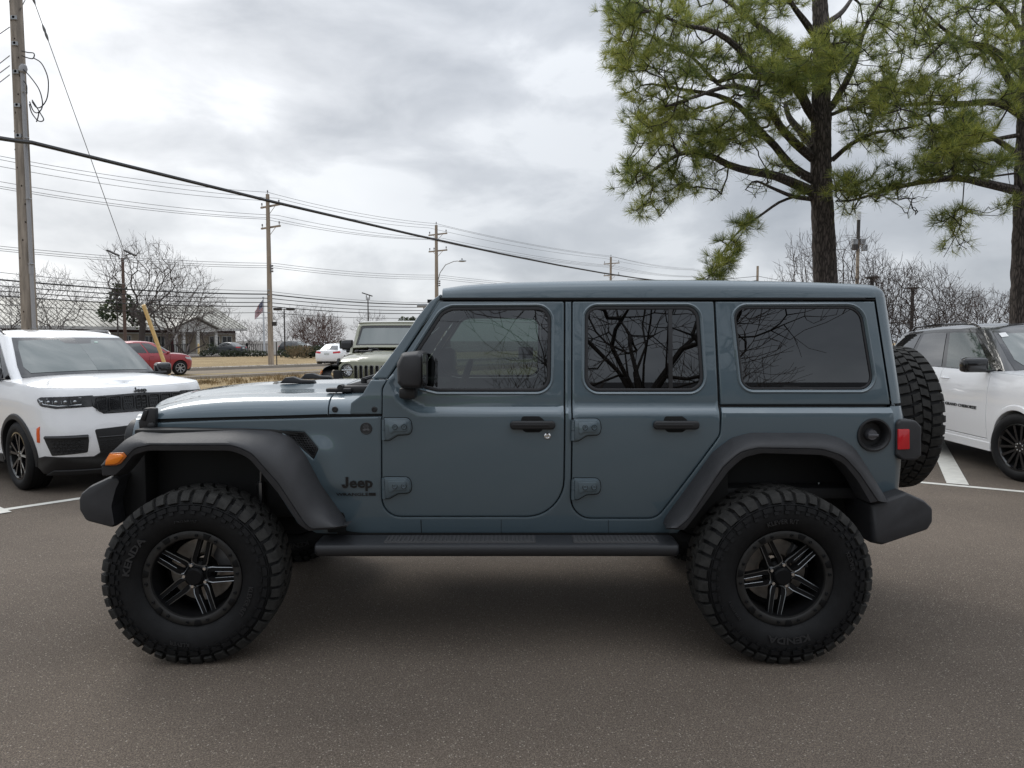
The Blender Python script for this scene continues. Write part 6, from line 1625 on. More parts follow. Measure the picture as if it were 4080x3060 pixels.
mb = MB(); c = P(1101, 1362, 47); mb.tube([(c.x, c.y, 0), (c.x, c.y, c.z)], .035, 6); o = mb.build('sign_post', LAMPDK); tag(o, 'thin dark metal post standing beside the wooden roadside pole', 'post')
# ---- flagpole with flag
f0 = P(1049, 1188, 82); o = thing('flagpole', 'white flagpole with a crossbar, flying a drooping striped flag', 'flagpole', (f0.x, f0.y, 0))
mb = MB(); mb.tube([(f0.x, f0.y, 0), (f0.x, f0.y, f0.z)], [.13, .07], 8); mb.ball((f0.x, f0.y, f0.z + .1), .12, u=8, v=6); mb.build('pole', mat('white_pole', (.6, .62, .64), .4), o)
mb = MB(); mb.tube([(f0.x - .9, f0.y, f0.z - 2.3), (f0.x + .8, f0.y, f0.z - 2.2)], .05, 6); mb.tube([(f0.x - .9, f0.y, f0.z - 2.3), (f0.x - .5, f0.y, f0.z - 5)], .015, 4); mb.build('crossbar', mat('white_bar', (.6, .62, .64), .4), o)
mb = MB(); nu, nv = 24, 13
RED_, WHT, BLU = mat('flag_red', (.32, .03, .04), .8), mat('flag_white', (.55, .54, .56), .8), mat('flag_blue', (.03, .04, .12), .8)
W_, H_ = 2.3, 1.45
def fl(u, v):
    dr = 1.25 * u ** 1.1; return Vector((f0.x - u * W_ * .42 - .04, f0.y + .10 * math.sin(u * 9 + v * 2) * (1 - .3 * v), f0.z - .1 - (v * H_ * (1 - .35 * u)) - dr * .85 - u * .35))
for i in range(nu):
    for j in range(nv):
        a, b, c, d = fl(i / nu, j / nv), fl((i + 1) / nu, j / nv), fl((i + 1) / nu, (j + 1) / nv), fl(i / nu, (j + 1) / nv)
        can = i < nu * .42 and j < 7; star = can and (i % 2 == 1) and (j % 2 == 1)
        mb.add([a, b, c, d], [(0, 1, 2, 3)], (1 if star else 2) if can else (0 if j % 2 == 0 else 1))
mb.build('flag', [RED_, WHT, BLU], o)
# ---- the long pale building across the road
def on_facade(sx, b):
    t = (sx - CX) / FPX; return -b * (.8 + .6 * t) / (.6 - .8 * t)
BB = -89.0
a1 = on_facade(972, BB); a0 = 18.0
bd = thing('long_building', 'long low beige building with standing seam metal roof, porch and white columns', 'building', RW((a0 + a1) / 2, BB - 6))
SIDING = mat('beige_siding', (.42, .36, .28), .8, var=.08, var_scale=2); WHITE = mat('white_trim', (.62, .61, .58), .6); ROOFM = mat('standing_seam_roof', (.36, .35, .31), .5, metal=.1, var=.12, var_scale=1.5); DKRED = mat('dark_red_fascia', (.06, .022, .02), .6); WINM = mat('dark_pane', (.02, .023, .026), .08, coat=.5)
def bx(mb, aa, ab, ba, bb_, za, zb, mi=0): mb.prism([RW(aa, ba, za), RW(ab, ba, za), RW(ab, bb_, za), RW(aa, bb_, za)], (0, 0, zb - za), 0, mi=mi)
mb = MB(); bx(mb, a0, a1 - .8, BB - 15, BB - .6, 0, 3.0); mb.prism([RW(a1 - .8, BB - 15, 3.0), RW(a1 - .8, BB - .6, 3.0), RW(a1 - .8, BB - 7.8, 6.0)], RD * -.2); mb.build('wall', SIDING, bd)
mb = MB(); zr = 6.5; ze = 3.15
for sgn in (1, -1):
    e0, e1 = (BB + .9, BB - 7.8) if sgn > 0 else (BB - 16.4, BB - 7.8)
    mb.prism([RW(a0, e0, ze), RW(a1, e0, ze), RW(a1, e1, zr), RW(a0, e1, zr)], (0, 0, .12), 0)
    k = int((a1 - a0) / .62)
    for i in range(k + 1):
        a_ = a1 - .06 - i * .62; mb.prism([RW(a_ - .04, e0, ze + .12), RW(a_ + .04, e0, ze + .12), RW(a_ + .04, e1, zr + .12), RW(a_ - .04, e1, zr + .12)], (0, 0, .08), 0)
mb.build('roof', ROOFM, bd)
mb = MB(); bx(mb, a0, a1, BB + .9, BB + .98, ze - .22, ze + .12); bx(mb, a0, a1 - .8, BB - .58, BB - .50, 2.45, 2.62); mb.build('fascia', WHITE, bd)
mb = MB(); bx(mb, a0, a1 - .85, BB - .59, BB - .53, 2.62, 3.0); mb.build('frieze', DKRED, bd)
for x0, x1 in ((833, 863), (882, 926)):
    pass
def fwin(sx0, sx1, z0=.75, z1=2.25):
    aa, ab = on_facade(sx0, BB - .55), on_facade(sx1, BB - .55); mb = MB(); bx(mb, aa, ab, BB - .60, BB - .50, z0, z1); w = mb.build('window', WHITE, bd)
    am = (aa + ab) / 2
    for u, v in ((aa + .12, am - .06), (am + .06, ab - .12)): mb = MB(); bx(mb, u, v, BB - .52, BB - .47, z0 + .12, z1 - .1); mb.build('pane', WINM, w)
for x0, x1 in ((835, 877), (885, 926), (500, 526), (578, 612), (626, 660), (440, 470), (350, 380), (260, 290), (170, 200), (80, 112)): fwin(x0, x1)
aa, ab = on_facade(683, BB - .55), on_facade(699, BB - .55); mb = MB(); bx(mb, aa, ab, BB - .6, BB - .49, .1, 2.2); mb.build('door', mat('dark_red_door', (.10, .02, .022), .5), bd)
# porch gable and columns
ap0, ap1 = on_facade(690, BB + 2.4), on_facade(866, BB + 2.4); am = (ap0 + ap1) / 2
mb = MB()
for s_ in (0, 1):
    e, m_ = (ap0 - .3, am) if s_ == 0 else (ap1 + .3, am)
    mb.prism([RW(e, BB + 3.0, 3.05), RW(e, BB - 4, 3.05), RW(m_, BB - 4, 4.6), RW(m_, BB + 3.0, 4.6)], (0, 0, .14), 0)
mb.build('porch_roof', ROOFM, bd)
mb = MB(); mb.prism([RW(ap0, BB + 2.6, 3.0), RW(ap1, BB + 2.6, 3.0), RW(am, BB + 2.6, 4.35)], RN * -.2); bx(mb, ap0, ap1, BB + 2.4, BB + 2.65, 2.7, 3.0); mb.build('porch_gable', WHITE, bd)
for sx in (702, 733, 790, 862):
    a_ = on_facade(sx, BB + 2.4); mb = MB(); bx(mb, a_ - .17, a_ + .17, BB + 2.25, BB + 2.58, .1, 2.7); mb.build('column', WHITE, bd)
mb = MB(); bx(mb, ap0 - 1, ap1 + 1, BB - .5, BB + 2.7, 0, .14); mb.build('porch_floor', CONC, bd)
BLACKM = mat('black_railing_paint', (.010, .010, .011), .5)
def railing(label, aa, ab, b, z0, z1, step=.28):
    o = thing('railing', label, 'railing', RW((aa + ab) / 2, b)); mb = MB()
    bx(mb, aa, ab, b - .03, b + .03, z1 - .07, z1); bx(mb, aa, ab, b - .03, b + .03, z0, z0 + .06); mb.build('rail', BLACKM, o)
    mb = MB(); k = int((ab - aa) / step)
    for i in range(k): bx(mb, aa + i * step, aa + i * step + .07, b - .02, b + .02, z0 + .06, z1 - .07)
    o2 = mb.build('baluster', BLACKM, o); tag(o2, kind='stuff')
    k = max(1, int((ab - aa) / 3.2))
    for i in range(k + 1): mb = MB(); a_ = aa + (ab - aa) * i / k; bx(mb, a_ - .1, a_ + .1, b - .09, b + .09, 0, z1 + .12); mb.build('post', BLACKM, o)
railing('black railing along the front of the porch', on_facade(640, BB + 2.8), on_facade(752, BB + 2.8), BB + 2.8, .15, 1.15); railing('black railing behind the black sedan by the building corner', on_facade(880, BB + 3.5), on_facade(1085, BB + 3.5), BB + 3.5, .12, 1.2)
mb = MB(); c = G(792, 1412); mb.lathe([(.12, 0), (.12, 1.15), (.09, 1.25), (0, 1.28)], c, (0, 0, 1), 12); tag(mb.build('bollard', YELLOW), 'short yellow bollard in front of the porch', 'bollard')
# ================================================================ trees and shrubs
def bark_mat():
    m, t, b = new_mat('pine_bark'); L = t.links.new; N = t.nodes.new
    tcn = N('ShaderNodeTexCoord'); mp = N('ShaderNodeMapping'); mp.inputs['Scale'].default_value = (24, 24, 5.0); L(tcn.outputs['Object'], mp.inputs[0])
    ns = N('ShaderNodeTexNoise'); ns.inputs['Scale'].default_value = 1.2; L(mp.outputs[0], ns.inputs['Vector'])
    ad = N('ShaderNodeVectorMath'); ad.operation = 'ADD'; L(mp.outputs[0], ad.inputs[0]); L(ns.outputs['Color'], ad.inputs[1])
    v = N('ShaderNodeTexVoronoi'); v.feature = 'DISTANCE_TO_EDGE'; v.inputs['Scale'].default_value = 1.0; L(ad.outputs[0], v.inputs['Vector'])
    r = N('ShaderNodeValToRGB'); e = r.color_ramp.elements; e[0].position = .02; e[0].color = (.026, .021, .018, 1); e[1].position = .30; e[1].color = (.115, .094, .084, 1); L(v.outputs['Distance'], r.inputs[0])
    n2 = N('ShaderNodeTexNoise'); n2.inputs['Scale'].default_value = 2.5; n2.inputs['Detail'].default_value = 6; L(mp.outputs[0], n2.inputs['Vector'])
    mr = N('ShaderNodeMapRange'); mr.inputs['To Min'].default_value = .5; mr.inputs['To Max'].default_value = 1.5; L(n2.outputs['Fac'], mr.inputs['Value'])
    mx = N('ShaderNodeMix'); mx.data_type = 'RGBA'; mx.blend_type = 'MULTIPLY'; mx.inputs['Factor'].default_value = 1; L(r.outputs[0], mx.inputs['A']); L(mr.outputs[0], mx.inputs['B']); L(mx.outputs['Result'], b.inputs['Base Color']); b.inputs['Roughness'].default_value = .95
    bp = N('ShaderNodeBump'); bp.inputs['Strength'].default_value = 1; bp.inputs['Distance'].default_value = .03; L(r.outputs[0], bp.inputs['Height']); L(bp.outputs[0], b.inputs['Normal']); return m
BARK = bark_mat()
BARKG = mat('grey_bark', (.125, .105, .095), .95, var=.3, var_scale=6)
TWIG = mat('bare_twigs', (.092, .074, .066), .95); TWIG_D = mat('brown_twigs', (.066, .050, .043), .95); TWIG_R = mat('reddish_twigs', (.10, .062, .055), .95); TWIG_P = mat('dark_pine_twigs', (.035, .028, .024), .95)
def needle_mat(name, a, b_, c_):
    m, t, b = new_mat(name); L = t.links.new; N = t.nodes.new
    g = N('ShaderNodeNewGeometry'); tcn = N('ShaderNodeTexCoord')
    n = N('ShaderNodeTexNoise'); n.inputs['Scale'].default_value = 1.1; n.inputs['Detail'].default_value = 4; L(tcn.outputs['Object'], n.inputs['Vector'])
    ad = N('ShaderNodeMath'); ad.operation = 'MULTIPLY_ADD'; ad.inputs[1].default_value = .35; L(g.outputs['Random Per Island'], ad.inputs[0])
    ml = N('ShaderNodeMath'); ml.operation = 'MULTIPLY'; ml.inputs[1].default_value = .75; L(n.outputs['Fac'], ml.inputs[0]); L(ml.outputs[0], ad.inputs[2])
    r = N('ShaderNodeValToRGB'); L(ad.outputs[0], r.inputs[0]); e = r.color_ramp.elements
    e[0].position = .32; e[0].color = (*a, 1); e[1].position = .72; e[1].color = (*c_, 1); k = e.new(.52); k.color = (*b_, 1)
    L(r.outputs[0], b.inputs['Base Color']); b.inputs['Roughness'].default_value = .55
    o = t.nodes['Material Output']; tl = N('ShaderNodeBsdfTranslucent'); L(r.outputs[0], tl.inputs[0]); mx = N('ShaderNodeMixShader'); mx.inputs[0].default_value = .5; L(b.outputs[0], mx.inputs[1]); L(tl.outputs[0], mx.inputs[2]); L(mx.outputs[0], o.inputs[0])
    return m
NEEDLE = needle_mat('pine_needles', (.055, .090, .030), (.165, .21, .050), (.42, .42, .085))
LEAF = needle_mat('evergreen_leaves', (.018, .030, .013), (.035, .052, .022), (.07, .085, .035))
LEAF_H = needle_mat('hedge_leaves', (.016, .024, .012), (.03, .042, .02), (.055, .07, .03))
class Skeleton:
    """branch graph grown towards targets; radii follow how much each branch carries"""
    def __init__(s, cap=40000): s.p = np.zeros((cap, 3)); s.par = np.full(cap, -1, int); s.n = 0; s.fix = {}
    def add(s, q, par, r=None):
        s.p[s.n] = q; s.par[s.n] = par
        if r is not None: s.fix[s.n] = r
        s.n += 1; return s.n - 1
    def limb(s, pts, par=-1, r=None):
        ids = []
        for i, q in enumerate(pts):
            par = s.add(q, par, r[i] if r else None); ids.append(par)
        return ids
    def grow(s, targets, rng, step=.5, jit=.08, lo=0, up=0.0, root_pull=0.0, turn=1.0, bend=.55):
        """join each target to the branch that can reach it with the least turning, along a smooth curve"""
        if not hasattr(s, 'd'):
            s.d = np.zeros_like(s.p)
            for i in range(s.n):
                if s.par[i] >= 0:
                    v = s.p[i] - s.p[s.par[i]]; s.d[i] = v / (np.linalg.norm(v) + 1e-9)
        for q in targets:
            v = q - s.p[lo:s.n]; L_ = np.linalg.norm(v, axis=1) + 1e-9; cs = (v * s.d[lo:s.n]).sum(1) / L_
            cost = L_ * (1 + turn * (1 - cs)) + root_pull * np.linalg.norm(s.p[lo:s.n] - s.p[lo], axis=1)
            i = lo + int(cost.argmin()); a = s.p[i].copy(); D = np.linalg.norm(q - a); k = max(1, int(round(D / step))); par = i; dr = s.d[i].copy(); w0 = a
            for j in range(1, k + 1):
                t = j / k; w = a + (q - a) * t + dr * D * bend * t * (1 - t) * (1 - t)
                if j < k: w = w + rng.normal(0, jit * min(1, D), 3)
                w[2] -= up * D * t * (1 - t)
                par = s.add(w, par); e = w - w0; s.d[par] = e / (np.linalg.norm(e) + 1e-9); w0 = w
    def radii(s, tip, exp=2.3):
        load = np.zeros(s.n); ch = np.bincount(s.par[1:s.n][s.par[1:s.n] >= 0], minlength=s.n)
        r = np.zeros(s.n)
        for i in range(s.n - 1, -1, -1):
            if load[i] == 0: load[i] = 1.0
            r[i] = tip * load[i] ** (1 / exp)
            if s.par[i] >= 0: load[s.par[i]] += load[i]
        for i, v in s.fix.items(): r[i] = max(v, r[i] if False else v)
        return r
    def tubes(s, r, thick, mb_thick, mb_thin, rmax=9.0):
        for i in range(s.n):
            j = s.par[i]
            if j < 0: continue
            a, b = s.p[j], s.p[i]; d = b - a; L_ = np.linalg.norm(d)
            if L_ < 1e-5: continue
            d = d / L_; u = np.cross(d, (0, 0, 1.0) if abs(d[2]) < .9 else (1.0, 0, 0)); u /= np.linalg.norm(u); v = np.cross(d, u)
            ra, rb = min(r[j], r[i] * 1.6 + .001, rmax), min(r[i], rmax); big_ = ra > thick; n = 10 if ra > .12 else (6 if big_ else 3); mb = mb_thick if big_ else mb_thin
            o = len(mb.v)
            for k in range(n):
                c_, s_ = math.cos(6.2832 * k / n), math.sin(6.2832 * k / n); w = u * c_ + v * s_
                mb.v.append(Vector(a + w * ra)); mb.v.append(Vector(b + w * rb))
            for k in range(n):
                k2 = (k + 1) % n; mb.f.append((o + 2 * k, o + 2 * k2, o + 2 * k2 + 1, o + 2 * k + 1)); mb.m.append(0)
def bare_tree(name, label, base, height, width, n_t, seed, trunk_r=.18, tip=.012, fork=.22, stems=1, spread=.5, mt=BARKG, mc=TWIG, lean=(0, 0), step=.5, shape=1.0, group=None, cat_='tree', centre=.62, flat=1.0, exp=1.7):
    rng = np.random.default_rng(seed); base = np.array(base, float); o = thing(name, label, cat_, tuple(base), 0, group); sk = Skeleton()
    root = sk.add(base + (0, 0, -.05), -1); W = width / 2
    for k in range(stems):
        a = rng.uniform(0, 6.28) if stems == 1 else 6.28 * k / stems + rng.uniform(-.4, .4)
        off = np.array([math.cos(a), math.sin(a), 0]) * spread * (0 if stems == 1 else 1); par = root; m = 5
        for j in range(1, m + 1):
            t = j / m; q = base + np.array([lean[0] * t, lean[1] * t, height * fork * t]) + off * (t ** 1.4) * W * .35 + rng.normal(0, .03, 3) * height * .08; par = sk.add(q, par)
        for b in range(4 if stems > 1 else 7):   # main limbs
            a2 = rng.uniform(0, 6.28); rr = rng.uniform(.25, .72); h_ = rng.uniform(.55, .95)
            q = base + np.array([lean[0], lean[1], 0]) + np.array([math.cos(a2) * W * rr, math.sin(a2) * W * rr * flat, height * h_]); p0 = sk.p[par].copy(); pp = par
            for j in range(1, 7):
                t = j / 6; w = p0 + (q - p0) * t; w[2] += math.sin(t * 3.14) * height * .03; w += rng.normal(0, .012 * height, 3) * (t < 1); pp = sk.add(w, pp)
    T = []
    while len(T) < n_t:
        v = rng.normal(0, 1, 3); v /= np.linalg.norm(v); v *= rng.uniform(.35, 1) ** .55
        z = height * (centre + v[2] * (1 - centre if v[2] > 0 else centre * .62) * shape)
        T.append(base + np.array([lean[0] + v[0] * W, lean[1] + v[1] * W * flat, z]))
    T.sort(key=lambda q: np.linalg.norm(q - base - np.array([0, 0, height * fork])))
    sk.grow(T, rng, step, .022, 1, .22, .12, 1.3)
    # fine twiglets at the ends
    ends = list(set(range(1, sk.n)) - set(sk.par[:sk.n].tolist()))
    for i in ends:
        d = sk.p[i] - sk.p[sk.par[i]]; d = d / (np.linalg.norm(d) + 1e-6)
        for _ in range(3):
            e = d + rng.normal(0, .38, 3) + (0, 0, .22); j = sk.add(sk.p[i] + e * step * rng.uniform(.45, .9), i)
            sk.add(sk.p[j] + (e + rng.normal(0, .25, 3) + (0, 0, .1)) * step * .55, j)
    tip *= .62; trunk_r *= .75; r = sk.radii(tip, exp); f = trunk_r / max(r[0], 1e-6)
    r = tip + (r - tip) * (trunk_r - tip) / max(1e-6, r[0] - tip)
    a, b = MB(), MB(); sk.tubes(r, tip * 2.2, a, b, trunk_r)
    a.build('trunk', mt, o); b.build('crown', mc, o); return o
def leaf_blob(mb, c, rx, ry, rz, n, size, rng):
    for _ in range(n):
        v = rng.normal(0, 1, 3); v /= np.linalg.norm(v); k = rng.uniform(.45, 1.0); p = Vector((c[0] + v[0] * rx * k, c[1] + v[1] * ry * k, c[2] + v[2] * rz * k))
        d = Vector(rng.normal(0, 1, 3)).normalized(); e = d.orthogonal().normalized() * size * rng.uniform(.5, 1.1); d = d * size * rng.uniform(.7, 1.3)
        mb.add([p - e * .5, p + d * .5, p + e * .5, p - d * .5], [(0, 1, 2, 3)])
def evergreen(name, label, base, blobs, size, seed, trunk=.12, m=LEAF, cat_='tree', group=None):
    rng = np.random.default_rng(seed); o = thing(name, label, cat_, base, 0, group); mb = MB(); top = 0
    for (dx, dy, z, rx, rz, n) in blobs: leaf_blob(mb, (base[0] + dx, base[1] + dy, z), rx, rx, rz, n, size, rng); top = max(top, z)
    mb.build('crown', m, o); t = MB(); t.tube([base, (base[0], base[1], top)], [trunk, trunk * .4], 8); t.build('trunk', BARKG, o); return o
def gp(sx, D): return ((sx - CX) / FPX * D, D, 0.0)
def hz(sy, D): return CAM_H + (HOR - sy) / FPX * D
# ---- bare trees in front of the long building
bare_tree('bare_tree', 'spreading low-forked bare tree left of the brown lamp post, before the metal roof', gp(205, 72), hz(1078, 72), 8.6, 620, 11, .20, .013, .20, 3, .9, group='bare trees by the long building')
bare_tree('bare_tree', 'bare tree partly behind the big wooden utility pole', gp(20, 70), hz(1125, 70), 7.0, 420, 12, .18, .013, .22, 2, .8, group='bare trees by the long building')
bare_tree('bare_tree', 'tallest bare tree rising over the metal roof behind the guy wire', gp(560, 78), hz(955, 78), 10.0, 760, 13, .42, .016, .28, 1, .5, lean=(.4, 0), group='bare trees by the long building', mt=mat('dark_bark', (.085, .07, .062), .95))
bare_tree('bare_tree', 'wide bare tree leaning right, beside the tallest bare tree', gp(640, 80), hz(1050, 80), 9.0, 560, 14, .28, .015, .30, 1, .5, lean=(2.2, 0), group='bare trees by the long building')
bare_tree('bare_tree', 'low wide bare tree in front of the porch columns', gp(738, 74), hz(1185, 74), 11.0, 640, 15, .22, .013, .20, 3, .9, lean=(.3, 0), group='bare trees by the long building', flat=.7)
bare_tree('bare_tree', 'small grey bare tree between the building corner and the flagpole', gp(1003, 95), hz(1290, 95), 5.2, 260, 16, .08, .013, .12, 4, .8, group='small bare trees by the flagpole')
bare_tree('bare_tree', 'small pale bare tree under the twin headed lamp post', gp(1150, 88), hz(1240, 88), 6.2, 260, 17, .09, .012, .12, 3, .8, group='small bare trees by the flagpole')
bare_tree('bare_tree', 'pale bare tree rising behind the rounded dark shrub', gp(1245, 100), hz(1222, 100), 7.5, 280, 18, .10, .012, .2, 2, .7, group='small bare trees by the flagpole')
bare_tree('bare_shrub', 'rounded dark reddish bare shrub between the roadside pole and the green off-road vehicle', gp(1272, 72), hz(1264, 72), 5.2, 1150, 19, .10, .017, .10, 7, 1.0, TWIG_R, TWIG_R, step=.35, cat_='shrub', centre=.58)
bare_tree('bare_tree', 'faint bare tree showing over the roof of the green off-road vehicle', gp(1470, 130), hz(1245, 130), 7.0, 200, 20, .12, .016, .3, 1, .5)
o_ = gp(474, 84); evergreen('evergreen_tree', 'dark evergreen tree behind the tallest bare tree', o_, [(0, 0, 6.4, 1.2, 1.5, 260), (-1.1, 0, 4.9, 1.2, 1.2, 230), (1.1, 0, 5.6, 1.2, 1.5, 260), (.3, 0, 7.7, .8, .9, 150), (2.0, .5, 4.4, 1.1, 1.4, 200)], .34, 21)
o_ = gp(1614, 120); evergreen('evergreen_tree', 'dark evergreen crown above the green off-road vehicle roof', o_, [(0, 0, 4.6, 1.2, 1.2, 200), (-.9, 0, 4.0, .9, .7, 130), (.9, 0, 4.6, .8, .9, 140), (1.4, 0, 5.2, .5, .5, 70)], .36, 22)
rng = np.random.default_rng(3)
for i_, (x0, x1, D, y0, lab) in enumerate(((1150, 1320, 66, 1376, 'dark clipped hedge in front of the parked white car'),)):
    mb = MB(); o = thing('hedge', lab, 'hedge', gp((x0 + x1) / 2, D))
    for k in range(26): c = gp(lerp(x0, x1, k / 25), D + rng.uniform(-.5, .5)); leaf_blob(mb, (c[0], c[1], .62), .42, .7, .62, 110, .16, rng)
    mb.build('foliage', LEAF_H, o)
shr = []
for i_, (sx, D, h) in enumerate(((812, 71, .75), (836, 74, 1.6), (846, 73, 1.5), (892, 70, .75), (914, 70, .72), (936, 70, .78), (957, 70, .7), (980, 70, .75), (1003, 70, .72), (1026, 70, .75), (1050, 70, .7), (1120, 69, .8), (1140, 68, .7))):
    g_ = gp(sx, D); mb = MB(); leaf_blob(mb, (g_[0], g_[1], h * .5), .48 if h < 1 else .75, .5, h * .5, 130, .15, rng)
    lab = 'tall rounded evergreen shrub at the left end of the black sedan' if h > 1 else ('low clipped green shrub in the row below the black sedan' if 880 < sx < 1060 else ('lone low green shrub in the mulch before the porch' if sx < 830 else 'low green shrub right of the wooden roadside pole'))
    tag(mb.build('shrub', LEAF_H), lab, 'shrub', 'low shrubs along the verge')
for i_, (sx, sy, lab) in enumerate(((1170, 1392, 'straggly leafless tan bush in front of the hedge'), (1210, 1395, 'brown twiggy bush at the foot of the hedge'))):
    bare_tree('bare_shrub', lab, gp(sx, 63), 1.15, 1.6, 130, 60 + i_, .02, .008, .08, 6, 1.0, mat('tan_twigs', (.20, .15, .09), .95), mat('tan_twigs_2', (.20, .15, .09), .95), step=.15, cat_='shrub')
# ---- bare trees behind the right-hand cars
for i_, (sx, D, sy, w, n_t, lab) in enumerate(((3215, 44, 935, 3.8, 460, 'bare tree just left of the nearer pine trunk, above the vehicle roof'), (3370, 42, 930, 4.4, 520, 'tall vase shaped bare tree between the nearer pine trunk and the antenna pole'), (3520, 40, 1040, 4.4, 640, 'bushy bare tree beside the disc headed lamp post'), (3660, 40, 1070, 5.6, 900, 'densest bare tree, right behind the spare tyre'), (3810, 43, 1160, 4.0, 560, 'low bare tree above the black roof of the white SUV'), (3945, 46, 1165, 4.4, 520, 'bare tree at the left of the farther pine trunk'), (4090, 50, 1180, 4.0, 300, 'bare tree behind the farther pine trunk'))):
    bare_tree('bare_tree', lab, gp(sx, D), hz(sy, D), w, n_t, 30 + i_, .13, .0105, .08, 6, .9, TWIG_D, TWIG_D, step=.34, exp=1.9, group='bare trees behind the lot', centre=.60)
bare_tree('bare_tree', 'wispy bare tree just above the vehicle roof by the bare topped pole', gp(3085, 70), hz(1105, 70), 5.0, 160, 38, .1, .01, .3, 1, .5, group='bare trees behind the lot')
# ---- the two pines
def pine(label, Y, trunk, limbs, regions, seed, name='pine_tree', top_ext=None):
    """trunk / limb outlines give where each limb runs; needle tufts gather on twigs around them"""
    rng = np.random.default_rng(seed); b = P(trunk[0][0], 1660, Y); o = thing(name, label, 'tree', (b.x, Y, 0)); sk = Skeleton(120000)
    def w(x, y, dy=0.0): p = P(x, y, Y + dy); return np.array(p)
    pts = [np.array((P(trunk[0][0], trunk[0][1], Y).x, Y, -.05))] + [w(x, y) for x, y, _ in trunk]; rr = [trunk[0][2] * 1.12] + [t[2] for t in trunk]
    # refine the trunk
    fp, fr = [], []
    for (a, ra), (c, rc) in zip(zip(pts, rr), zip(pts[1:], rr[1:])):
        for k in range(4): fp.append(a + (c - a) * k / 4); fr.append(ra + (rc - ra) * k / 4)
    fp.append(pts[-1]); fr.append(rr[-1]); tid = sk.limb(fp, -1, fr)
    lo = sk.n
    mbk = MB(); rows = []     # the trunk itself, with ridged bark
    fine_p = [fp[0] + (fp[-1] - fp[0]) * 0]; 
    for i in range(len(fp) - 1):
        for k in range(8):
            t = k / 8; c = fp[i] + (fp[i + 1] - fp[i]) * t; r_ = fr[i] + (fr[i + 1] - fr[i]) * t; row = []
            for a in np.linspace(0, 2 * math.pi, 40, endpoint=False):
                q = Vector((c[0] + math.cos(a) * r_, c[1] + math.sin(a) * r_, c[2])); nn = noise.noise(Vector((math.cos(a) * r_ * 17, math.sin(a) * r_ * 17, c[2] * 3.5))) + .6 * noise.noise(Vector((math.cos(a) * r_ * 34, math.sin(a) * r_ * 34, c[2] * 9)))
                q += Vector((math.cos(a), math.sin(a), 0)) * nn * .022; row.append(q)
            rows.append(row)
    mbk.grid(rows, 0, True); mbk.build('trunk', BARK, o, ang=60)
    for lm in limbs:
        P0 = lm['p']; dy = lm.get('dy', 0.0); n = 16; c = curve_half([Vector(p) for p in P0], n); ids = []; start = w(c[0].x, c[0].y)
        j = tid[int(np.argmin([np.linalg.norm(sk.p[i] - start) for i in tid]))]; par = j
        for k in range(n):
            t = k / (n - 1); q = w(c[k].x, c[k].y, dy * t); par = sk.add(q, par, lerp(lm['r'][0], lm['r'][1], t))
    # targets
    T, G_ = [], []
    for rg in regions:
        poly = ccw([Vector(p) for p in rg['poly']]); xs = [p.x for p in poly]; ys = [p.y for p in poly]; made = 0; cl = []
        while len(cl) < int(rg['n'] * (1.22 if rg.get('needles', 1) > .5 else 1.2)):
            q = np.array([[rng.uniform(min(xs), max(xs)), rng.uniform(min(ys), max(ys))]])
            if inside(poly, q)[0]: cl.append((q[0][0], q[0][1], rng.uniform(*rg.get('dy', (-1.6, 1.6)))))
        for (x, y, d) in cl:
            for _ in range(max(3, rg.get('k', 4) - 1)): T.append(w(x + rng.normal(0, rg.get('s', 20) * 1.35), y + rng.normal(0, rg.get('s', 20) * 1.0), d + rng.normal(0, .25))); G_.append(rg.get('needles', 1.0))
    order = np.argsort([min(np.linalg.norm(sk.p[lo:sk.n] - t, axis=1)) for t in T])
    first = sk.n; tips = []
    for i in order:
        n0 = sk.n; sk.grow([T[i]], rng, .16, .05, lo, .35, 0.0, .6); tips.append((sk.n - 1, G_[i]))
    r = sk.radii(.006, 2.6)
    for i in range(first): r[i] = sk.fix.get(i, r[i])
    a, tw = MB(), MB()
    sub = Skeleton(1); keep = sk.par.copy()
    for i in tid: keep[i] = -1
    sk.par = keep; sk.tubes(r, .02, a, tw, .5)
    a.build('limb', BARK, o); tw.build('twig', TWIG_P, o)
    V = []; Fc = []
    for i, gsc in tips:
        if gsc <= 0: continue
        p0 = sk.p[i]; d = sk.p[i] - sk.p[sk.par[i]] if sk.par[i] >= 0 else np.array((0, 0, 1.0)); d = d / (np.linalg.norm(d) + 1e-6); d = d + np.array((0, 0, .50)); d /= np.linalg.norm(d)
        u = np.cross(d, rng.normal(0, 1, 3)); u /= np.linalg.norm(u); v = np.cross(d, u); n = int(50 * gsc)
        if rng.random() > .93: n = n // 3
        ph = rng.uniform(0, 6.283, n); th = np.abs(rng.normal(.80, .34, n)); ln = rng.uniform(.14, .215, n); back = rng.uniform(-.06, .02, n)
        for k in range(n):
            e = d * math.cos(th[k]) + (u * math.cos(ph[k]) + v * math.sin(ph[k])) * math.sin(th[k]); s_ = p0 + d * back[k]; e = e * ln[k]; e[2] -= ln[k] * .03
            sd = np.cross(e, (rng.normal(), rng.normal(), rng.normal())); sd = sd / (np.linalg.norm(sd) + 1e-9) * .0027; o_ = len(V)
            V += [s_ - sd, s_ + sd, s_ + e + sd * .5, s_ + e - sd * .5]; Fc.append((o_, o_ + 1, o_ + 2, o_ + 3))
    me = MB(); me.v = [Vector(q) for q in V]; me.f = Fc; me.m = [0] * len(Fc); me.build('crown', NEEDLE, o); return o
def c8(pts): return [(2400 + x / 1.3167, y / 1.3167) for x, y in pts]
Y1, Y2 = 14.0, 13.2
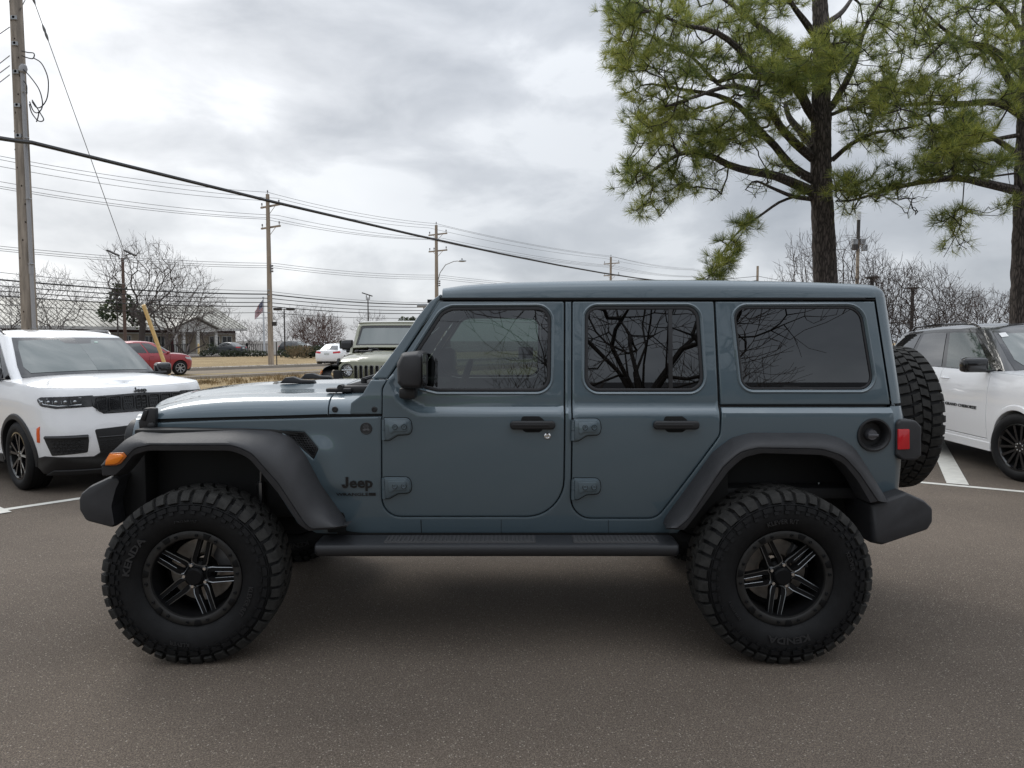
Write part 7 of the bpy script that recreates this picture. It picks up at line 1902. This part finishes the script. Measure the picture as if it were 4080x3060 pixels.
pine('tall pine with a straight trunk rising behind the roof of the blue-grey vehicle', Y1,
    [(3296, 1690, .265), (3289, 1132, .222), (3270, 684, .190), (3272, 456, .176), (3274, 152, .150), (3262, -60, .13), (3250, -320, .09)],
    [dict(p=c8([(1105, 1045), (1000, 1030), (900, 990), (800, 950), (750, 995)]), r=(.05, .012), dy=-.5), dict(p=c8([(1010, 1032), (930, 1060), (830, 1130), (720, 1210), (640, 1310), (580, 1420), (540, 1475)]), r=(.03, .01), dy=-1.2),
     dict(p=c8([(1100, 1005), (1000, 960), (900, 920), (760, 895), (650, 860), (560, 815), (430, 800), (300, 870), (180, 960)]), r=(.10, .02), dy=-1.0), dict(p=c8([(1110, 945), (1000, 880), (900, 760), (830, 690), (720, 560), (600, 500), (420, 470), (260, 440)]), r=(.095, .02), dy=.8),
     dict(p=c8([(1105, 830), (1000, 740), (900, 620), (870, 540), (700, 450), (480, 510), (330, 560)]), r=(.09, .018), dy=-1.5), dict(p=c8([(1110, 775), (1040, 690), (980, 615), (960, 540)]), r=(.085, .05), dy=1.0),
     dict(p=c8([(1115, 620), (1080, 570), (1000, 440), (800, 370), (740, 280), (600, 170), (430, 130), (260, 60)]), r=(.10, .02), dy=-1.0), dict(p=c8([(960, 420), (700, 400), (600, 430), (470, 300), (300, 210), (150, 130)]), r=(.06, .015), dy=1.2),
     dict(p=c8([(1130, 400), (1000, 300), (900, 200), (800, 120), (700, 40), (600, -30)]), r=(.10, .03), dy=.6), dict(p=c8([(1140, 220), (1060, 110), (1000, 30), (950, -60)]), r=(.085, .03), dy=-.6),
     dict(p=c8([(1205, 560), (1250, 480), (1300, 390), (1330, 310), (1370, 170), (1440, 40), (1500, -40)]), r=(.07, .02), dy=-.8), dict(p=c8([(1205, 600), (1300, 560), (1450, 480), (1530, 420), (1580, 300)]), r=(.04, .012), dy=.8),
     dict(p=c8([(1205, 840), (1300, 760), (1420, 700), (1550, 680), (1680, 650)]), r=(.05, .015), dy=-.9), dict(p=c8([(1180, 120), (1260, 60), (1330, -40)]), r=(.06, .03), dy=1.0), dict(p=c8([(1150, 330), (1120, 250), (1200, 230), (1300, 220)]), r=(.03, .01), dy=-1.8)],
    [dict(poly=c8([(20, -60), (55, 110), (70, 300), (130, 480), (140, 600), (360, 620), (640, 560), (860, 520), (900, 330), (880, 180), (700, -60)]), n=150, s=22, k=5),
     dict(poly=c8([(30, 0), (60, 90), (160, 130), (260, 60), (160, -40)]), n=16, s=16, k=5), dict(poly=c8([(50, 280), (90, 360), (220, 380), (240, 260), (120, 240)]), n=16, s=18, k=5),
     dict(poly=c8([(130, 580), (150, 700), (250, 790), (420, 800), (560, 790), (600, 700), (520, 610), (330, 560)]), n=42, s=20, k=5), dict(poly=c8([(110, 960), (140, 860), (260, 830), (420, 860), (540, 900), (520, 980), (440, 1040), (330, 1060), (230, 1140), (180, 1020)]), n=40, s=18, k=5),
     dict(poly=c8([(440, 820), (560, 860), (680, 790), (860, 690), (930, 570), (880, 470), (700, 520), (560, 640)]), n=44, s=20, k=5), dict(poly=c8([(600, 940), (640, 860), (560, 900), (540, 1000), (600, 1060)]), n=8, s=14, k=3, needles=.35),
     dict(poly=c8([(830, 560), (1010, 500), (1130, 430), (1330, 300), (1320, 170), (1180, 170), (960, 240), (840, 370)]), n=62, s=20, k=5, dy=(-2.2, -.3)), dict(poly=c8([(900, 200), (1000, 180), (960, 250), (880, 260)]), n=5, s=10, k=4, dy=(-1.5, -.5)),
     dict(poly=c8([(860, 330), (940, 560), (1100, 560), (1110, 420)]), n=22, s=20, k=4), dict(poly=c8([(840, 900), (880, 850), (960, 860), (960, 930)]), n=7, s=12, k=3, needles=.7), dict(poly=c8([(930, 690), (1080, 760), (1060, 690), (960, 640)]), n=8, s=14, k=3),
     dict(poly=c8([(1230, 250), (1330, 120), (1480, -20), (1600, -60), (1640, 180), (1560, 380), (1400, 420), (1250, 420)]), n=48, s=22, k=4, needles=.8), dict(poly=c8([(1220, 430), (1240, 560), (1400, 560), (1600, 500), (1660, 420), (1500, 400)]), n=30, s=20, k=4, needles=.8),
     dict(poly=c8([(1215, 650), (1260, 760), (1450, 760), (1640, 720), (1660, 600), (1450, 620)]), n=26, s=20, k=4, needles=.85), dict(poly=c8([(470, 1480), (560, 1400), (600, 1320), (650, 1210), (700, 1170), (790, 1085), (830, 1110), (760, 1230), (700, 1330), (660, 1420), (600, 1480)]), n=30, s=12, k=4, dy=(-1.4, -.6)),
     dict(poly=c8([(700, -60), (860, 120), (1000, 90), (1100, -60)]), n=22, s=20, k=4), dict(poly=c8([(1000, 960), (1090, 990), (1060, 1020), (1010, 1010)]), n=4, s=10, k=3), dict(poly=c8([(700, 950), (880, 960), (860, 1010), (740, 1000)]), n=8, s=12, k=3, needles=.1)], 5)
pine('pine at the right edge whose long limbs reach towards the nearer pine', Y2,
    [(4082, 1640, .235), (4078, 1246, .212), (4088, 760, .190), (4098, 456, .175), (4104, 228, .155), (4108, -100, .12), (4110, -320, .09)],
    [dict(p=c8([(2180, 1000), (2000, 960), (1880, 935), (1750, 945), (1600, 970), (1450, 1010), (1320, 1050), (1225, 1056)]), r=(.085, .015), dy=-.4), dict(p=c8([(2185, 595), (2100, 545), (2000, 535), (1900, 545), (1750, 540), (1600, 550), (1450, 545), (1330, 550)]), r=(.075, .012), dy=.4),
     dict(p=c8([(2190, 820), (2080, 740), (2000, 700), (1900, 660), (1800, 650), (1700, 690)]), r=(.06, .014), dy=-1.0), dict(p=c8([(2205, 550), (2120, 400), (2050, 280), (1950, 240), (1800, 160), (1650, 20)]), r=(.07, .015), dy=.6), dict(p=c8([(2215, 370), (2060, 260), (1940, 225), (1780, 225), (1680, 250)]), r=(.05, .012), dy=-.8),
     dict(p=c8([(1900, 945), (1890, 1080), (1880, 1180), (1830, 1280), (1790, 1350)]), r=(.014, .006), dy=-.2), dict(p=c8([(2220, 200), (2120, 60), (2020, -20), (1940, -60)]), r=(.06, .02), dy=-.6), dict(p=c8([(2000, 740), (1900, 770), (1850, 850), (1840, 900)]), r=(.03, .012), dy=-1.0), dict(p=c8([(2190, 1010), (2130, 1050), (2090, 1090)]), r=(.014, .006), dy=.0)],
    [dict(poly=c8([(1640, -60), (2212, -60), (2212, 300), (2160, 420), (2060, 350), (1900, 320), (1700, 330), (1610, 220)]), n=110, s=22, k=4, needles=.85), dict(poly=c8([(1300, 540), (1450, 430), (1640, 400), (1900, 420), (2080, 470), (2160, 560), (1900, 600), (1600, 620), (1350, 600)]), n=62, s=20, k=4),
     dict(poly=c8([(1700, 700), (1750, 620), (1900, 600), (2010, 690), (1960, 760), (1880, 860), (1760, 860)]), n=44, s=20, k=5, dy=(-2.0, -.5)), dict(poly=c8([(1225, 930), (1400, 880), (1600, 860), (1700, 900), (1600, 980), (1400, 1030), (1230, 1060)]), n=36, s=20, k=4, dy=(-.9, .4)),
     dict(poly=c8([(1700, 800), (1860, 850), (2130, 780), (2190, 830), (2130, 900), (1800, 930), (1640, 900)]), n=44, s=20, k=4), dict(poly=c8([(1730, 1170), (1860, 1060), (1960, 1090), (1930, 1160), (1960, 1240), (1900, 1310), (1780, 1360), (1760, 1300), (1850, 1220)]), n=26, s=14, k=4, needles=.45, dy=(-.5, .3)),
     dict(poly=c8([(1540, 1000), (1720, 970), (1700, 1060), (1620, 1120), (1560, 1090)]), n=9, s=14, k=3, needles=.06), dict(poly=c8([(2070, 1080), (2130, 1010), (2170, 1050), (2120, 1120)]), n=7, s=10, k=3, needles=.4), dict(poly=c8([(1220, 1060), (1380, 1070), (1340, 1140), (1240, 1110)]), n=6, s=12, k=3, needles=.3),
     dict(poly=c8([(2060, 480), (2200, 450), (2200, 560), (2100, 600)]), n=14, s=18, k=4)], 6)
# ---- what stands behind the camera (it shows in the paint and the windows)
bare_tree('bare_tree', 'bare tree with a forked trunk, mirrored in the rear door window', (4.1, -10.5, 0), 9.5, 11.0, 800, 71, .24, .010, .20, 1, .5, lean=(-.8, 0), step=.5, exp=1.6, mt=mat('mirror_tree_bark', (.04, .034, .03), .95), mc=TWIG)
bare_tree('bare_tree', 'small bare tree mirrored low in the rear side windows', (1.6, -24, 0), 5.0, 5.0, 220, 72, .12, .012, .25, 1, .5)
bare_tree('bare_tree', 'small bare tree mirrored at the corner of the rear quarter window', (9.0, -22, 0), 5.0, 5.0, 220, 73, .12, .012, .25, 1, .5)
ob = thing('low_building', 'low dark roofed building mirrored in the side windows', 'building', (15, -34, 0))
mb = MB(); mb.rbox((3, -42, 0), (28, -34, 2.9), .02, 1); mb.build('wall', mat('grey_wall', (.16, .145, .13), .8), ob)
mb = MB(); mb.prism([Vector((2, -33, 2.9)), Vector((29, -33, 2.9)), Vector((29, -38, 4.6)), Vector((2, -38, 4.6))], (0, 0, .2)); mb.prism([Vector((2, -43, 2.9)), Vector((29, -43, 2.9)), Vector((29, -38, 4.6)), Vector((2, -38, 4.6))], (0, 0, .2)); mb.build('roof', mat('dark_shingle', (.03, .03, .032), .9), ob)
for k in range(9): mb = MB(); mb.rbox((4 + k * 2.6, -33.98, .8), (5.4 + k * 2.6, -33.9, 2.2), .01, 1); mb.build('window', WINM, ob)
mb = MB()
for k in range(41): pass
rows = [[Vector((x, y, (2.6 * smooth((-y - 30) / 40)) * (1 - .3 * math.sin(x * .03)))) for x in np.linspace(-160, 3, 24)] for y in np.linspace(-30, -130, 12)]
mb.grid([r_[::-1] for r_ in rows]); tag(mb.build('field', FIELD), kind='structure')
